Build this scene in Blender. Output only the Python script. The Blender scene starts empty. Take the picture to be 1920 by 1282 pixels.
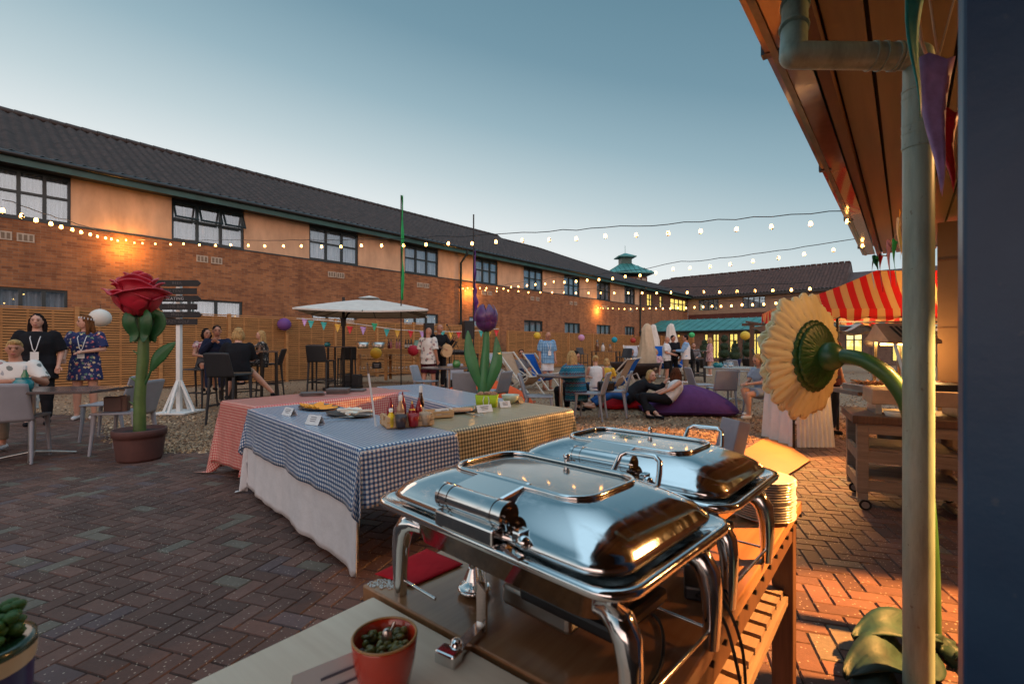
import bpy, bmesh, math, random
from math import sin, cos, pi, radians, sqrt, atan2, hypot
from mathutils import Vector, Matrix, noise
random.seed(7)
SC = bpy.context.scene
COL = SC.collection
F, CH, HY = 900.0, 1.3, 648.0
R = radians
V = Vector
def P(px, py, d): return V(((px-960)/F*d, d, CH-(py-HY)/F*d))
def G(px, py, z=0.0): return P(px, py, (CH-z)*F/(py-HY))
def X(px, d): return (px-960)/F*d
def Z(py, d): return CH-(py-HY)/F*d
# ------------------------------------------------------------------ objects
RM = {}
def thing(name, label, cat, loc=(0,0,0), rz=0, group=None):
    o = bpy.data.objects.new(name, None); COL.objects.link(o)
    o.empty_display_size = .1
    o.location = loc; o.rotation_euler = (0,0,rz); o['label'] = label; o['category'] = cat
    if group: o['group'] = group
    RM[o.name] = Matrix.Translation(V(loc)) @ Matrix.Rotation(rz, 4, 'Z')
    return o
def tag(o, label, cat, group=None):
    o['label'] = label; o['category'] = cat
    if group: o['group'] = group
    return o
def structure(o): o['kind'] = 'structure'; return o
def stuff(o, label=None, cat=None):
    o['kind'] = 'stuff'
    if label: tag(o, label, cat)
    return o
def dup(root, loc=None, rz=None, label=None, group=None, scale=None):
    def cp(o, par):
        c = o.copy(); COL.objects.link(c); c.parent = par
        for ch in o.children: cp(ch, c)
        return c
    r = cp(root, None)
    if loc is not None: r.location = loc
    if rz is not None: r.rotation_euler = (0,0,rz)
    if label: r['label'] = label
    if group: r['group'] = group
    if scale: r.scale = (scale,)*3 if not isinstance(scale, tuple) else scale
    return r
class MB:
    def __init__(s, M=None): s.v=[]; s.f=[]; s.m=[]; s.uv={}; s.M=M or Matrix(); s.cur=0; s.smooth=set()
    def add(s, vs, fs, smooth=False, M=None):
        T = s.M @ M if M is not None else s.M
        n=len(s.v); s.v += [T @ V(p) for p in vs]
        for f in fs:
            if smooth: s.smooth.add(len(s.f))
            s.f.append(tuple(i+n for i in f)); s.m.append(s.cur)
        return s
    def box(s, c, d, M=None, b=0, rz=0):
        x,y,z=[k/2 for k in d]
        T = Matrix.Translation(V(c)) @ (Matrix.Rotation(rz,4,'Z') if rz else Matrix())
        if M is not None: T = M @ T
        if b<=0:
            vs=[(i*x,j*y,k*z) for i in(-1,1) for j in(-1,1) for k in(-1,1)]
            fs=[(0,1,3,2),(4,6,7,5),(0,4,5,1),(2,3,7,6),(0,2,6,4),(1,5,7,3)]
            return s.add(vs,fs,M=T)
        bm=bmesh.new(); bmesh.ops.create_cube(bm,size=1)
        for q in bm.verts: q.co=V((q.co.x*2*x,q.co.y*2*y,q.co.z*2*z))
        bmesh.ops.bevel(bm,geom=bm.edges[:],offset=min(b,x*.95,y*.95,z*.95),segments=2,profile=.5,affect='EDGES')
        bm.verts.index_update()
        s.add([q.co.copy() for q in bm.verts],[[q.index for q in f.verts] for f in bm.faces],M=T)
        bm.free(); return s
    def bar(s, a, b, w, h=None, up=(0,0,1)):
        a=V(a); b=V(b); h=h or w; d=b-a; L=d.length; y=d/L; u=V(up)
        x=y.cross(u)
        if x.length<1e-4: x=y.cross(V((1,0,0)))
        x.normalize(); z=x.cross(y)
        M=Matrix((x,y,z)).transposed().to_4x4(); M.translation=(a+b)/2
        return s.box((0,0,0),(w,L,h),M=M)
    def tube(s, pts, r, n=10, cap=True, closed=False, flat=None):
        pts=[V(p) for p in pts]; N=len(pts)
        rs = r if isinstance(r,(list,tuple)) else [r]*N
        vs=[]; prev=None
        for i,p in enumerate(pts):
            a=pts[(i-1)%N] if (i>0 or closed) else p; b=pts[(i+1)%N] if (i<N-1 or closed) else p
            t=(b-a); t=t.normalized() if t.length>1e-9 else V((0,0,1))
            if prev is None:
                x=t.cross(V((0,0,1)))
                if x.length<.05: x=V((1,0,0))-t*t.x
            else: x=prev-t*prev.dot(t)
            x.normalize(); prev=x; y=t.cross(x)
            rr=rs[i]; rx,ry=(rr if isinstance(rr,tuple) else (rr,rr))
            for k in range(n):
                a2=2*pi*k/n; vs.append(p+x*cos(a2)*rx+y*sin(a2)*ry)
        fs=[]
        for i in range(N if closed else N-1):
            j=(i+1)%N
            for k in range(n):
                l=(k+1)%n; fs.append((i*n+k,i*n+l,j*n+l,j*n+k))
        s.add(vs,fs,smooth=True)
        if cap and not closed:
            s.add(vs[:n],[tuple(range(n))[::-1]]); s.add(vs[-n:],[tuple(range(n))])
        return s
    def rings(s, rg, n=16, cap=True, sm=True, wob=None):   # rg: (center, rx, ry) horizontal rings
        vs=[]
        for (c,rx,ry) in rg:
            for k in range(n):
                a=2*pi*k/n; w=wob(a,c[2]) if wob else 1
                vs.append((c[0]+rx*cos(a)*w,c[1]+ry*sin(a)*w,c[2]))
        fs=[]
        for i in range(len(rg)-1):
            for k in range(n):
                l=(k+1)%n; fs.append((i*n+k,i*n+l,(i+1)*n+l,(i+1)*n+k))
        s.add(vs,fs,smooth=sm)
        if cap: s.add(vs[:n],[tuple(range(n))[::-1]]); s.add(vs[-n:],[tuple(range(n))])
        return s
    def lathe(s, prof, n=24, c=(0,0,0), cap=True, wob=None):
        return s.rings([((c[0],c[1],c[2]+z),r,r) for r,z in prof],n,cap,True,wob)
    def ball(s, c, r, n=14, m=9, M=None):
        rx,ry,rz = r if isinstance(r,tuple) else (r,r,r)
        vs=[(0,0,-rz)]
        for i in range(1,m):
            t=-pi/2+pi*i/m
            for k in range(n): vs.append((rx*cos(t)*cos(2*pi*k/n),ry*cos(t)*sin(2*pi*k/n),rz*sin(t)))
        vs.append((0,0,rz)); e=len(vs)-1
        fs=[(0,1+(k+1)%n,1+k) for k in range(n)]
        for i in range(m-2):
            for k in range(n):
                a=1+i*n+k; b=1+i*n+(k+1)%n; fs.append((a,b,b+n,a+n))
        b0=1+(m-2)*n; fs+=[(b0+k,b0+(k+1)%n,e) for k in range(n)]
        T=Matrix.Translation(V(c)); T=T@M if M is not None else T
        return s.add(vs,fs,smooth=True,M=T)
    def cone(s, a, b, ra, rb, n=12):     # rounded capsule between joints
        s.tube([a,b],[ra,rb],n=n); s.ball(a,ra*1.0,n,7); s.ball(b,rb*1.0,n,7); return s
    def prism(s, poly, z0, z1, M=None):
        n=len(poly); vs=[(x,y,z0) for x,y in poly]+[(x,y,z1) for x,y in poly]
        fs=[tuple(range(n))[::-1],tuple(range(n,2*n))]+[(i,(i+1)%n,n+(i+1)%n,n+i) for i in range(n)]
        return s.add(vs,fs,M=M)
    def sheet(s, nu, nv, fn, smooth=True, closed=False):
        vs=[fn(i/(nu),j/(nv)) for j in range(nv+1) for i in range(nu+1)]; w=nu+1
        fs=[(j*w+i,j*w+i+1,(j+1)*w+i+1,(j+1)*w+i) for j in range(nv) for i in range(nu)]
        return s.add(vs,fs,smooth=smooth)
    def build(s, name, mat, parent=None, world=False, uvs=None, solid=0, subd=0, colattr=None):
        me=bpy.data.meshes.new(name)
        vs=s.v
        if parent is not None and world:
            p=parent; inv=None
            while p is not None and p.name not in RM: p=p.parent
            inv=RM[p.name].inverted(); vs=[inv@q for q in vs]
        org=V((0,0,0))
        if parent is None:
            mn=[min(q[i] for q in vs) for i in range(3)]; mx=[max(q[i] for q in vs) for i in range(3)]
            org=V(((mn[0]+mx[0])/2,(mn[1]+mx[1])/2,mn[2])) if not getattr(s,'keep',0) else org
            vs=[q-org for q in vs]
        me.from_pydata([tuple(q) for q in vs],[],s.f)
        for mt in (mat if isinstance(mat,list) else [mat]): me.materials.append(mt)
        me.polygons.foreach_set('material_index',s.m)
        me.polygons.foreach_set('use_smooth',[i in s.smooth for i in range(len(s.f))])
        if uvs:
            ul=me.uv_layers.new(name='UVMap')
            for lp in me.loops: ul.data[lp.index].uv=uvs[lp.vertex_index]
        if colattr:
            ca=me.color_attributes.new('tone','FLOAT_COLOR','CORNER')
            for pl,c in zip(me.polygons,colattr):
                for li in pl.loop_indices: ca.data[li].color=c
        me.update()
        o=bpy.data.objects.new(name,me); COL.objects.link(o); o.parent=parent
        if parent is None: o.location=org
        if solid: md=o.modifiers.new('t','SOLIDIFY'); md.thickness=solid; md.offset=0
        if subd: md=o.modifiers.new('s','SUBSURF'); md.levels=subd; md.render_levels=subd
        return o
def remeshed(mb, voxel, smooth=2):
    """fuse overlapping pieces into one continuous skin; result replaces the mesh data"""
    me=bpy.data.meshes.new('tmp'); me.from_pydata([tuple(q) for q in mb.v],[],mb.f)
    bm=bmesh.new(); bm.from_mesh(me); bmesh.ops.remove_doubles(bm,verts=bm.verts,dist=1e-6)
    bmesh.ops.holes_fill(bm,edges=bm.edges,sides=0); bmesh.ops.recalc_face_normals(bm,faces=bm.faces); bm.to_mesh(me); bm.free()
    o=bpy.data.objects.new('tmp',me); COL.objects.link(o)
    m=o.modifiers.new('r','REMESH'); m.mode='VOXEL'; m.voxel_size=voxel; m.use_smooth_shade=True
    if smooth: m=o.modifiers.new('s','SMOOTH'); m.factor=.5; m.iterations=smooth
    dg=bpy.context.evaluated_depsgraph_get(); e=o.evaluated_get(dg); r=e.to_mesh()
    out=MB(); out.add([q.co.copy() for q in r.vertices],[tuple(p.vertices) for p in r.polygons],smooth=True)
    e.to_mesh_clear(); bpy.data.objects.remove(o); bpy.data.meshes.remove(me)
    return out
# ------------------------------------------------------------------ materials
def srgb(r,g,b):
    f=lambda c:(c/255/12.92 if c/255<=.04045 else ((c/255+.055)/1.055)**2.4)
    return (f(r),f(g),f(b),1)
class NT:
    def __init__(s,name):
        s.mat=bpy.data.materials.new(name); s.mat.use_nodes=True; s.t=s.mat.node_tree; s.n=s.t.nodes
        s.b=s.n['Principled BSDF']; s.out=s.n['Material Output']
    def new(s,t,**k):
        q=s.n.new(t)
        for a,b in k.items(): setattr(q,a,b)
        return q
    def link(s,a,b): s.t.links.new(a,b)
    def coord(s,kind='Object',scale=(1,1,1),rot=(0,0,0),loc=(0,0,0)):
        tc=s.new('ShaderNodeTexCoord'); mp=s.new('ShaderNodeMapping')
        mp.inputs['Scale'].default_value=scale; mp.inputs['Rotation'].default_value=rot; mp.inputs['Location'].default_value=loc
        s.link(tc.outputs[kind],mp.inputs[0]); return mp.outputs[0]
    def noise(s,vec,scale,detail=4,rough=.6):
        q=s.new('ShaderNodeTexNoise'); q.inputs['Scale'].default_value=scale; q.inputs['Detail'].default_value=detail; q.inputs['Roughness'].default_value=rough
        s.link(vec,q.inputs['Vector']); return q.outputs['Fac']
    def ramp(s,fac,stops,interp='LINEAR'):
        q=s.new('ShaderNodeValToRGB'); q.color_ramp.interpolation=interp
        e=q.color_ramp.elements
        while len(e)<len(stops): e.new(.5)
        for i,(p,c) in enumerate(stops): e[i].position=p; e[i].color=c if len(c)==4 else (*c,1)
        s.link(fac,q.inputs[0]); return q.outputs[0]
    def mix(s,fac,a,b,mode='MIX'):
        q=s.new('ShaderNodeMix',data_type='RGBA',blend_type=mode)
        for sock,val in ((q.inputs[0],fac),(q.inputs[6],a),(q.inputs[7],b)):
            if isinstance(val,(int,float)): sock.default_value=val
            elif isinstance(val,tuple): sock.default_value=val
            else: s.link(val,sock)
        return q.outputs[2]
    def math(s,op,a,b=None):
        q=s.new('ShaderNodeMath',operation=op)
        for i,val in enumerate((a,b)):
            if val is None: continue
            if isinstance(val,(int,float)): q.inputs[i].default_value=val
            else: s.link(val,q.inputs[i])
        return q.outputs[0]
    def bump(s,h,strength=.3,dist=.01):
        q=s.new('ShaderNodeBump'); q.inputs['Strength'].default_value=strength; q.inputs['Distance'].default_value=dist
        s.link(h,q.inputs['Height']); s.link(q.outputs[0],s.b.inputs['Normal'])
    def base(s,c):
        if isinstance(c,tuple): s.b.inputs['Base Color'].default_value=c
        else: s.link(c,s.b.inputs['Base Color'])
    def set(s,**k):
        for a,b in k.items(): s.b.inputs[a.replace('_',' ')].default_value=b
        return s
def mat(name,col,rough=.6,metal=0,var=.18,scale=6,bump=0,bscale=60,coat=0,sheen=0,trans=0,emit=None,es=0,stretch=(1,1,1)):
    m=NT(name); vec=m.coord(scale=stretch)
    if len(col)==3: col=(*col,1)
    n=m.noise(vec,scale)
    dark=tuple(c*(1-var) for c in col[:3])+(1,); lite=tuple(min(1,c*(1+var)) for c in col[:3])+(1,)
    m.base(m.ramp(n,[(.3,dark),(.7,lite)]))
    m.set(Roughness=rough,Metallic=metal)
    if coat: m.set(Coat_Weight=coat)
    if sheen: m.set(Sheen_Weight=sheen)
    if trans: m.set(Transmission_Weight=trans)
    if bump: m.bump(m.noise(vec,bscale,6),bump,.01)
    if emit: m.b.inputs['Emission Color'].default_value=(*emit,1); m.b.inputs['Emission Strength'].default_value=es
    return m.mat
def brick_mat(name,c1,c2,mortar,scale=1,rx=R(90)):
    m=NT(name); vec=m.coord(rot=(0,0,0))
    # object space: x along wall, z up -> brick xy
    sp=m.new('ShaderNodeSeparateXYZ'); m.link(vec,sp.inputs[0]); cb=m.new('ShaderNodeCombineXYZ')
    m.link(sp.outputs[0],cb.inputs[0]); m.link(sp.outputs[2],cb.inputs[1])
    b=m.new('ShaderNodeTexBrick'); m.link(cb.outputs[0],b.inputs['Vector'])
    b.inputs['Scale'].default_value=1; b.inputs['Brick Width'].default_value=.225; b.inputs['Row Height'].default_value=.075
    b.inputs['Mortar Size'].default_value=.0065; b.inputs['Mortar Smooth'].default_value=.2; b.inputs['Bias'].default_value=-.25
    b.inputs['Color1'].default_value=c1; b.inputs['Color2'].default_value=c2; b.inputs['Mortar'].default_value=mortar
    n=m.noise(cb.outputs[0],.9,5); n2=m.noise(cb.outputs[0],40,3)
    c=m.mix(m.ramp(n,[(.35,(.0,)*3),(.7,(.45,)*3)]),b.outputs['Color'],(.55,.4,.35,1),'MULTIPLY')
    st=m.noise(m.coord(scale=(1.6,1.6,.25)),1.3,6,.7); c=m.mix(.55,c,m.ramp(st,[(.36,(.5,.45,.42)),(.58,(1,1,1))]),'MULTIPLY')
    c=m.mix(.35,c,m.ramp(n2,[(.3,(.5,)*3),(.7,(1,)*3)]),'MULTIPLY')
    m.base(c); m.set(Roughness=.9)
    m.bump(m.math('SUBTRACT',m.math('MULTIPLY',n2,.3),b.outputs['Fac']),.6,.008)
    return m.mat
def gingham(name,c,white,gloss=.35,step=.027,midc=None):
    m=NT(name); tc=m.new('ShaderNodeTexCoord'); sp=m.new('ShaderNodeSeparateXYZ'); m.link(tc.outputs['UV'],sp.inputs[0])
    a=[]
    for i in (0,1):
        q=m.math('MODULO',m.math('ADD',sp.outputs[i],100.0),step); a.append(m.math('LESS_THAN',q,step/2))
    s=m.math('ADD',a[0],a[1]); s=m.math('MULTIPLY',s,.5)
    mid=midc or tuple((c[i]*.62+white[i]*.38) for i in range(3))
    col=m.ramp(s,[(0,white),(.3,mid),(.8,c)],'CONSTANT')
    wv=m.noise(m.coord(scale=(1,1,1)),420,2)
    m.base(m.mix(.25,col,m.ramp(wv,[(.3,(.6,)*3),(.7,(1,)*3)]),'MULTIPLY')); m.set(Roughness=gloss)
    big=m.noise(m.coord(),5,3); cr=[]
    for i,p in ((0,.37),(1,.29)): cr.append(m.math('LESS_THAN',m.math('PINGPONG',m.math('ADD',sp.outputs[i],50.13),p),.004))
    m.bump(m.math('ADD',big,m.math('MULTIPLY',m.math('MAXIMUM',cr[0],cr[1]),.25)),.45,.03); m.b.inputs['Specular IOR Level'].default_value=.5; m.set(Coat_Weight=.35,Coat_Roughness=.28)
    return m.mat
def wood(name,c1,c2,rough=.45,scale=1,axis=0,coat=0,fine=14,bump=.12):
    m=NT(name); st=[9,9,9]; st[axis]=.6
    vec=m.coord(scale=tuple(k*scale for k in st))
    n=m.noise(vec,2.2,6,.65); n2=m.noise(vec,fine,3)
    f=m.math('ADD',m.math('MULTIPLY',n,.7),m.math('MULTIPLY',n2,.3))
    m.base(m.ramp(f,[(.32,c1),(.62,c2)])); m.set(Roughness=rough,Coat_Weight=coat)
    m.bump(f,bump,.004); return m.mat
def floral(name,ground,spots,scale=14,size=.42,rough=.8):
    m=NT(name); vec=m.coord()
    nz=m.new('ShaderNodeTexNoise'); nz.inputs['Scale'].default_value=scale*1.5; m.link(vec,nz.inputs['Vector'])
    v=m.mix(.06,vec,nz.outputs['Color'])
    vo=m.new('ShaderNodeTexVoronoi'); vo.inputs['Scale'].default_value=scale; m.link(v,vo.inputs['Vector'])
    hsv=m.new('ShaderNodeSeparateColor'); m.link(vo.outputs['Color'],hsv.inputs[0])
    st=[(i/len(spots),c) for i,c in enumerate(spots)]
    sc=m.ramp(hsv.outputs[0],st,'CONSTANT')
    mk=m.math('LESS_THAN',vo.outputs['Distance'],size)
    mk=m.math('MULTIPLY',mk,m.math('GREATER_THAN',hsv.outputs[1],.35))
    m.base(m.mix(mk,ground,sc)); m.set(Roughness=rough); return m.mat
def stripes(name,cols,width,coordkind='UV',rough=.6,axis=0,trans=0):
    m=NT(name); tc=m.new('ShaderNodeTexCoord'); sp=m.new('ShaderNodeSeparateXYZ'); m.link(tc.outputs[coordkind],sp.inputs[0])
    q=m.math('DIVIDE',m.math('MODULO',m.math('ADD',sp.outputs[axis],50*width*len(cols)),width*len(cols)),width*len(cols))
    c=m.ramp(q,[(i/len(cols),c) for i,c in enumerate(cols)],'CONSTANT')
    n=m.noise(m.coord(),3,4); m.base(m.mix(.3,c,m.ramp(n,[(.3,(.75,)*3),(.7,(1,)*3)]),'MULTIPLY'))
    m.set(Roughness=rough); m.bump(n,.15,.02)
    if trans:
        tr=m.new('ShaderNodeBsdfTranslucent'); m.link(c,tr.inputs[0]); ms=m.new('ShaderNodeMixShader'); ms.inputs[0].default_value=trans
        m.link(m.b.outputs[0],ms.inputs[1]); m.link(tr.outputs[0],ms.inputs[2]); m.link(ms.outputs[0],m.out.inputs[0])
    return m.mat
def glow(name,c,s):
    m=NT(name); m.base((*c,1)); m.b.inputs['Emission Color'].default_value=(*c,1); m.b.inputs['Emission Strength'].default_value=s; return m.mat
def attrmat(name,dark,lite,rough=.8,speck=True):
    m=NT(name); at=m.new('ShaderNodeVertexColor'); at.layer_name='tone'
    vec=m.coord('Object')
    c=at.outputs[0]
    n=m.noise(vec,1.1,7,.7); c=m.mix(.75,c,m.ramp(n,[(.35,(.5,.46,.45)),(.62,(1.0,)*3)]),'MULTIPLY')
    n1=m.noise(vec,45,3); c=m.mix(.5,c,m.ramp(n1,[(.3,(.6,)*3),(.7,(1.0,)*3)]),'MULTIPLY')
    if speck:
        vo=m.new('ShaderNodeTexVoronoi'); vo.inputs['Scale'].default_value=75; m.link(vec,vo.inputs['Vector'])
        se=m.new('ShaderNodeSeparateColor'); m.link(vo.outputs['Color'],se.inputs[0])
        mk=m.math('MULTIPLY',m.math('LESS_THAN',vo.outputs['Distance'],.3),m.math('GREATER_THAN',se.outputs[0],.86))
        c=m.mix(m.math('MULTIPLY',mk,.75),c,(.42,.33,.26,1))
    m.base(c); m.set(Roughness=rough); m.bump(m.noise(vec,160,3),.5,.004)
    return m.mat
M={}
M['black']=mat('black_metal',(.012,.012,.014),.4,.3)
M['chrome']=None
m=NT('polished_steel'); m.base((.72,.72,.72,1)); m.set(Metallic=1,Roughness=.09); n=m.noise(m.coord(scale=(1,2.5,1)),11,9,.75)
r=m.ramp(n,[(.38,(.05,)*3),(.52,(.10,)*3),(.66,(.26,)*3)]); m.link(r,m.b.inputs['Roughness']); M['chrome']=m.mat
M['steel']=mat('brushed_steel',(.5,.48,.45),.3,1)
M['glass']=mat('clear_glass',(.9,.95,.93),.03,0,var=0,trans=.95)
M['plastic']=mat('grey_woven_plastic',(.26,.26,.29),.55,var=.08,bump=.25,bscale=160)
M['plasticdark']=mat('charcoal_woven_plastic',(.018,.019,.023),.5,var=.1,bump=.25,bscale=160)
M['white']=mat('white_paint',(.72,.72,.7),.6,var=.06)
M['canvas']=mat('off_white_canvas',(.6,.55,.5),.85,var=.08,bump=.15)
M['beige']=mat('beige_canvas',(.5,.38,.26),.85,var=.12,bump=.2)
M['skin']=mat('skin_pale',(.52,.27,.19),.55,var=.08,scale=12)
M['skin2']=mat('skin_tan',(.42,.19,.12),.55,var=.1,scale=12)
M['dark']=mat('dark_feature',(.03,.015,.012),.5)
M['lip']=mat('lips',(.3,.07,.06),.5)
for k,c in dict(blonde=(.42,.26,.11),brown=(.07,.025,.012),darkhair=(.012,.008,.008),grey=(.3,.27,.24),ginger=(.14,.055,.02)).items():
    M[k]=mat(k+'_hair',c,.75,var=.5,scale=30,bump=.8,bscale=90,stretch=(3,3,.4)); M[k].node_tree.nodes['Principled BSDF'].inputs['Specular IOR Level'].default_value=.12
def cloth(name,c,var=.12):
    q=mat(name,c,.9,var=var,scale=9,bump=.5,bscale=16); q.node_tree.nodes['Principled BSDF'].inputs['Specular IOR Level'].default_value=.15; return q
M['c_black']=cloth('black_cloth',(.012,.012,.015)); M['c_white']=cloth('white_cotton',(.62,.6,.6),.06)
M['c_navy']=cloth('navy_cloth',(.015,.02,.045)); M['c_khaki']=cloth('khaki_cloth',(.2,.15,.11)); M['c_maroon']=cloth('maroon_cloth',(.05,.008,.015))
M['c_blue']=cloth('pale_blue_cloth',(.22,.36,.55)); M['c_denim']=cloth('denim_cloth',(.02,.07,.2)); M['c_grey']=cloth('grey_cloth',(.15,.14,.15))
M['c_red']=cloth('red_cloth',(.5,.012,.02)); M['c_purple']=cloth('purple_cloth',(.09,.035,.13)); M['c_orange']=cloth('orange_cloth',(.7,.1,.03))
M['c_yellow']=cloth('yellow_cloth',(.6,.38,.05)); M['c_lblue']=cloth('light_denim_cloth',(.28,.33,.42))
# ================================================================== CAMERA, SKY, LIGHT
cam=bpy.data.cameras.new('camera'); co=bpy.data.objects.new('camera',cam); COL.objects.link(co); SC.camera=co
co.location=(0,0,CH); co.rotation_euler=(R(90),0,0); cam.sensor_width=36; cam.lens=F/1920*36; cam.shift_y=(HY-641)/1920
cam.clip_start=.05; cam.clip_end=2000; cam.dof.use_dof=True; cam.dof.focus_distance=3.6; cam.dof.aperture_fstop=5.6
W=bpy.data.worlds.new('World'); SC.world=W; W.use_nodes=True; wn=W.node_tree.nodes; wl=W.node_tree.links
bg=wn['Background']; SUNAZ=R(-48)      # afterglow lies to the left, behind the long roof
sky=wn.new('ShaderNodeTexSky'); sky.sky_type='NISHITA'; sky.sun_disc=False; sky.sun_elevation=R(3); sky.sun_rotation=SUNAZ; sky.ozone_density=3; sky.dust_density=.6
tc=wn.new('ShaderNodeTexCoord'); sp=wn.new('ShaderNodeSeparateXYZ'); wl.new(tc.outputs['Generated'],sp.inputs[0])
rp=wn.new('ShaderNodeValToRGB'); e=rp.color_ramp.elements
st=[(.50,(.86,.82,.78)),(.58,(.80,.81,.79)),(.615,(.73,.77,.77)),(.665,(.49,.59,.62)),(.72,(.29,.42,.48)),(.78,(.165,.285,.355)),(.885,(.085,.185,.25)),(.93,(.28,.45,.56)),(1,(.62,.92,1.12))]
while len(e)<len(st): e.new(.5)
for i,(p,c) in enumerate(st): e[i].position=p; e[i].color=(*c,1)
ma=wn.new('ShaderNodeMath'); ma.operation='MULTIPLY_ADD'; ma.inputs[1].default_value=.5; ma.inputs[2].default_value=.5; wl.new(sp.outputs[2],ma.inputs[0])
# the glow side is paler at equal height: shift the gradient with azimuth
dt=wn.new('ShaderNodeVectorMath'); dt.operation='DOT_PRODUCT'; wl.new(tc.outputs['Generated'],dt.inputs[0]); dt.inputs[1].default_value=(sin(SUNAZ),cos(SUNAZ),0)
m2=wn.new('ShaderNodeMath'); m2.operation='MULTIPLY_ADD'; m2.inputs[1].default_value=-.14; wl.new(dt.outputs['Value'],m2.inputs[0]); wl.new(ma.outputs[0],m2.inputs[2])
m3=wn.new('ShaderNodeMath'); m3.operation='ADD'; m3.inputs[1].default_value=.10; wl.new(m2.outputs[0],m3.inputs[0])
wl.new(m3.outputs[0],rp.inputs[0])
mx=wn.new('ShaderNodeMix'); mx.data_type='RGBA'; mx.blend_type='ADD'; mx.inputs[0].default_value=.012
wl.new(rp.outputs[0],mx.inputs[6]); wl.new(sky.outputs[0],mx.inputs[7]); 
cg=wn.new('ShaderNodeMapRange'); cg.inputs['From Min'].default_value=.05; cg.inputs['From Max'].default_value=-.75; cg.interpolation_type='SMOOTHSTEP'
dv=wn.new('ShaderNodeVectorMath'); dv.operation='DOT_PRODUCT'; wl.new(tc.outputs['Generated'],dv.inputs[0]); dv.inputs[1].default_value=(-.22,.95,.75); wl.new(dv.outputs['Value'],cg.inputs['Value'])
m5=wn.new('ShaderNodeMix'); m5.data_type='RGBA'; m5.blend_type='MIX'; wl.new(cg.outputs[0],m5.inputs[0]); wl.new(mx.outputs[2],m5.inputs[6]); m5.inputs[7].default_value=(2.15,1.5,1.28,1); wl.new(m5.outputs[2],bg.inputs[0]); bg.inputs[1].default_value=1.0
def lamp(name,kind,loc,energy,color,rot=(0,0,0),**k):
    l=bpy.data.lights.new(name,kind); l.energy=energy; l.color=color
    for a,b in k.items(): setattr(l,a,b)
    o=bpy.data.objects.new(name,l); COL.objects.link(o); o.location=loc; o.rotation_euler=rot; return o
def aim(o,t): o.rotation_euler=(V(t)-o.location).to_track_quat('-Z','Y').to_euler()
s=lamp('sun','SUN',(0,0,20),.25,(1,.62,.42),angle=R(30)); aim(s,(s.location[0]-10*sin(SUNAZ),-10*cos(SUNAZ),17))
SC.view_settings.view_transform='Standard'; SC.view_settings.look='None'; SC.view_settings.exposure=.1; SC.view_settings.gamma=1
SC.cycles.use_denoising=True; SC.cycles.max_bounces=6; SC.cycles.transparent_max_bounces=12; SC.cycles.sample_clamp_indirect=4
SC.cycles.caustics_reflective=False; SC.cycles.caustics_refractive=False; SC.cycles.blur_glossy=.5
SC.render.resolution_x=1024; SC.render.resolution_y=683
# ================================================================== GROUND
BND=[(-40,11),(-12,9.9),(-8.5,9.2),(-7.0,8.2),(-5.6,6.7),(-4.6,5.95),(-3.6,5.85),(0,6.3),(4.2,6.75),(20,8.5),(60,12)]
def bnd(x):
    for (a,b),(c,d) in zip(BND,BND[1:]):
        if a<=x<=c: return b+(d-b)*(x-a)/(c-a)
    return 10
g=MB(); g.add([(-900,-900,-.06),(900,-900,-.06),(900,900,-.06),(-900,900,-.06)],[(0,1,2,3)])
structure(g.build('ground',mat('earth',(.06,.045,.035),.95,var=.4,scale=.3)))
g=MB()
xs=[-40+i*1.0 for i in range(101)]
vs=[(x,bnd(x),-.012) for x in xs]+[(x,62,-.012) for x in xs]
g.add(vs,[(i,i+1,101+i+1,101+i) for i in range(100)])
structure(g.build('gravel_bed',mat('gravel_base',(.26,.155,.09),.95,var=.5,scale=22,bump=.8,bscale=60)))
g=MB(); g.add([(-40,-6,-.0135),(60,-6,-.0135)]+[(x,bnd(x),-.0135) for x in reversed(xs)],[tuple(range(103))])
structure(g.build('paving_joint_sand',mat('joint_sand',(.03,.022,.02),1,var=.3,scale=20)))
# herringbone block paving, every block chamfered, one tone each
rnd=random.Random(3)
g=MB(); tones=[]; L,B_=.2,.1; a0=R(-18)
ca,sa=cos(a0),sin(a0); jg=.0022; ch=.005
def blk(x,y,w,h):
    cx,cy=x+w/2,y+h/2; X0,Y0=cx*ca-cy*sa,cx*sa+cy*ca
    if Y0<.1 or Y0>bnd(X0)-.02 or abs(X0)>Y0*1.25+1.2: return
    t=rnd.random()
    if t<.05: c=(.125,.078,.078)
    elif t<.12: c=(.16,.13,.10)
    else: k=rnd.uniform(.6,1.25); c=(.150*k,.072*k,.054*k)
    dz=rnd.uniform(-.0015,.0015); tx,ty=rnd.uniform(-.006,.006),rnd.uniform(-.006,.006)
    o=[(x+jg,y+jg),(x+w-jg,y+jg),(x+w-jg,y+h-jg),(x+jg,y+h-jg)]
    i_=[(x+jg+ch,y+jg+ch),(x+w-jg-ch,y+jg+ch),(x+w-jg-ch,y+h-jg-ch),(x+jg+ch,y+h-jg-ch)]
    vs=[(p*ca-q*sa,p*sa+q*ca,-.012+dz) for p,q in o]+[(p*ca-q*sa,p*sa+q*ca,dz+(p-cx)*tx+(q-cy)*ty-.003) for p,q in i_]
    g.add(vs,[(4,5,6,7),(0,1,5,4),(1,2,6,5),(2,3,7,6),(3,0,4,7)])
    tones.extend([(*c,1)]*5)
for i in range(-110,130):
    for j in range(-90,130):
        # 90-degree herringbone: L-shaped pairs on a diagonal lattice
        k=(i-j)%4
        x,y=i*B_,j*B_
        if k==0: blk(x,y,L,B_)
        elif k==3: blk(x,y,B_,L)
g.keep=1
structure(g.build('paving',attrmat('paving_block',0,0,.72),colattr=tones))
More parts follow.
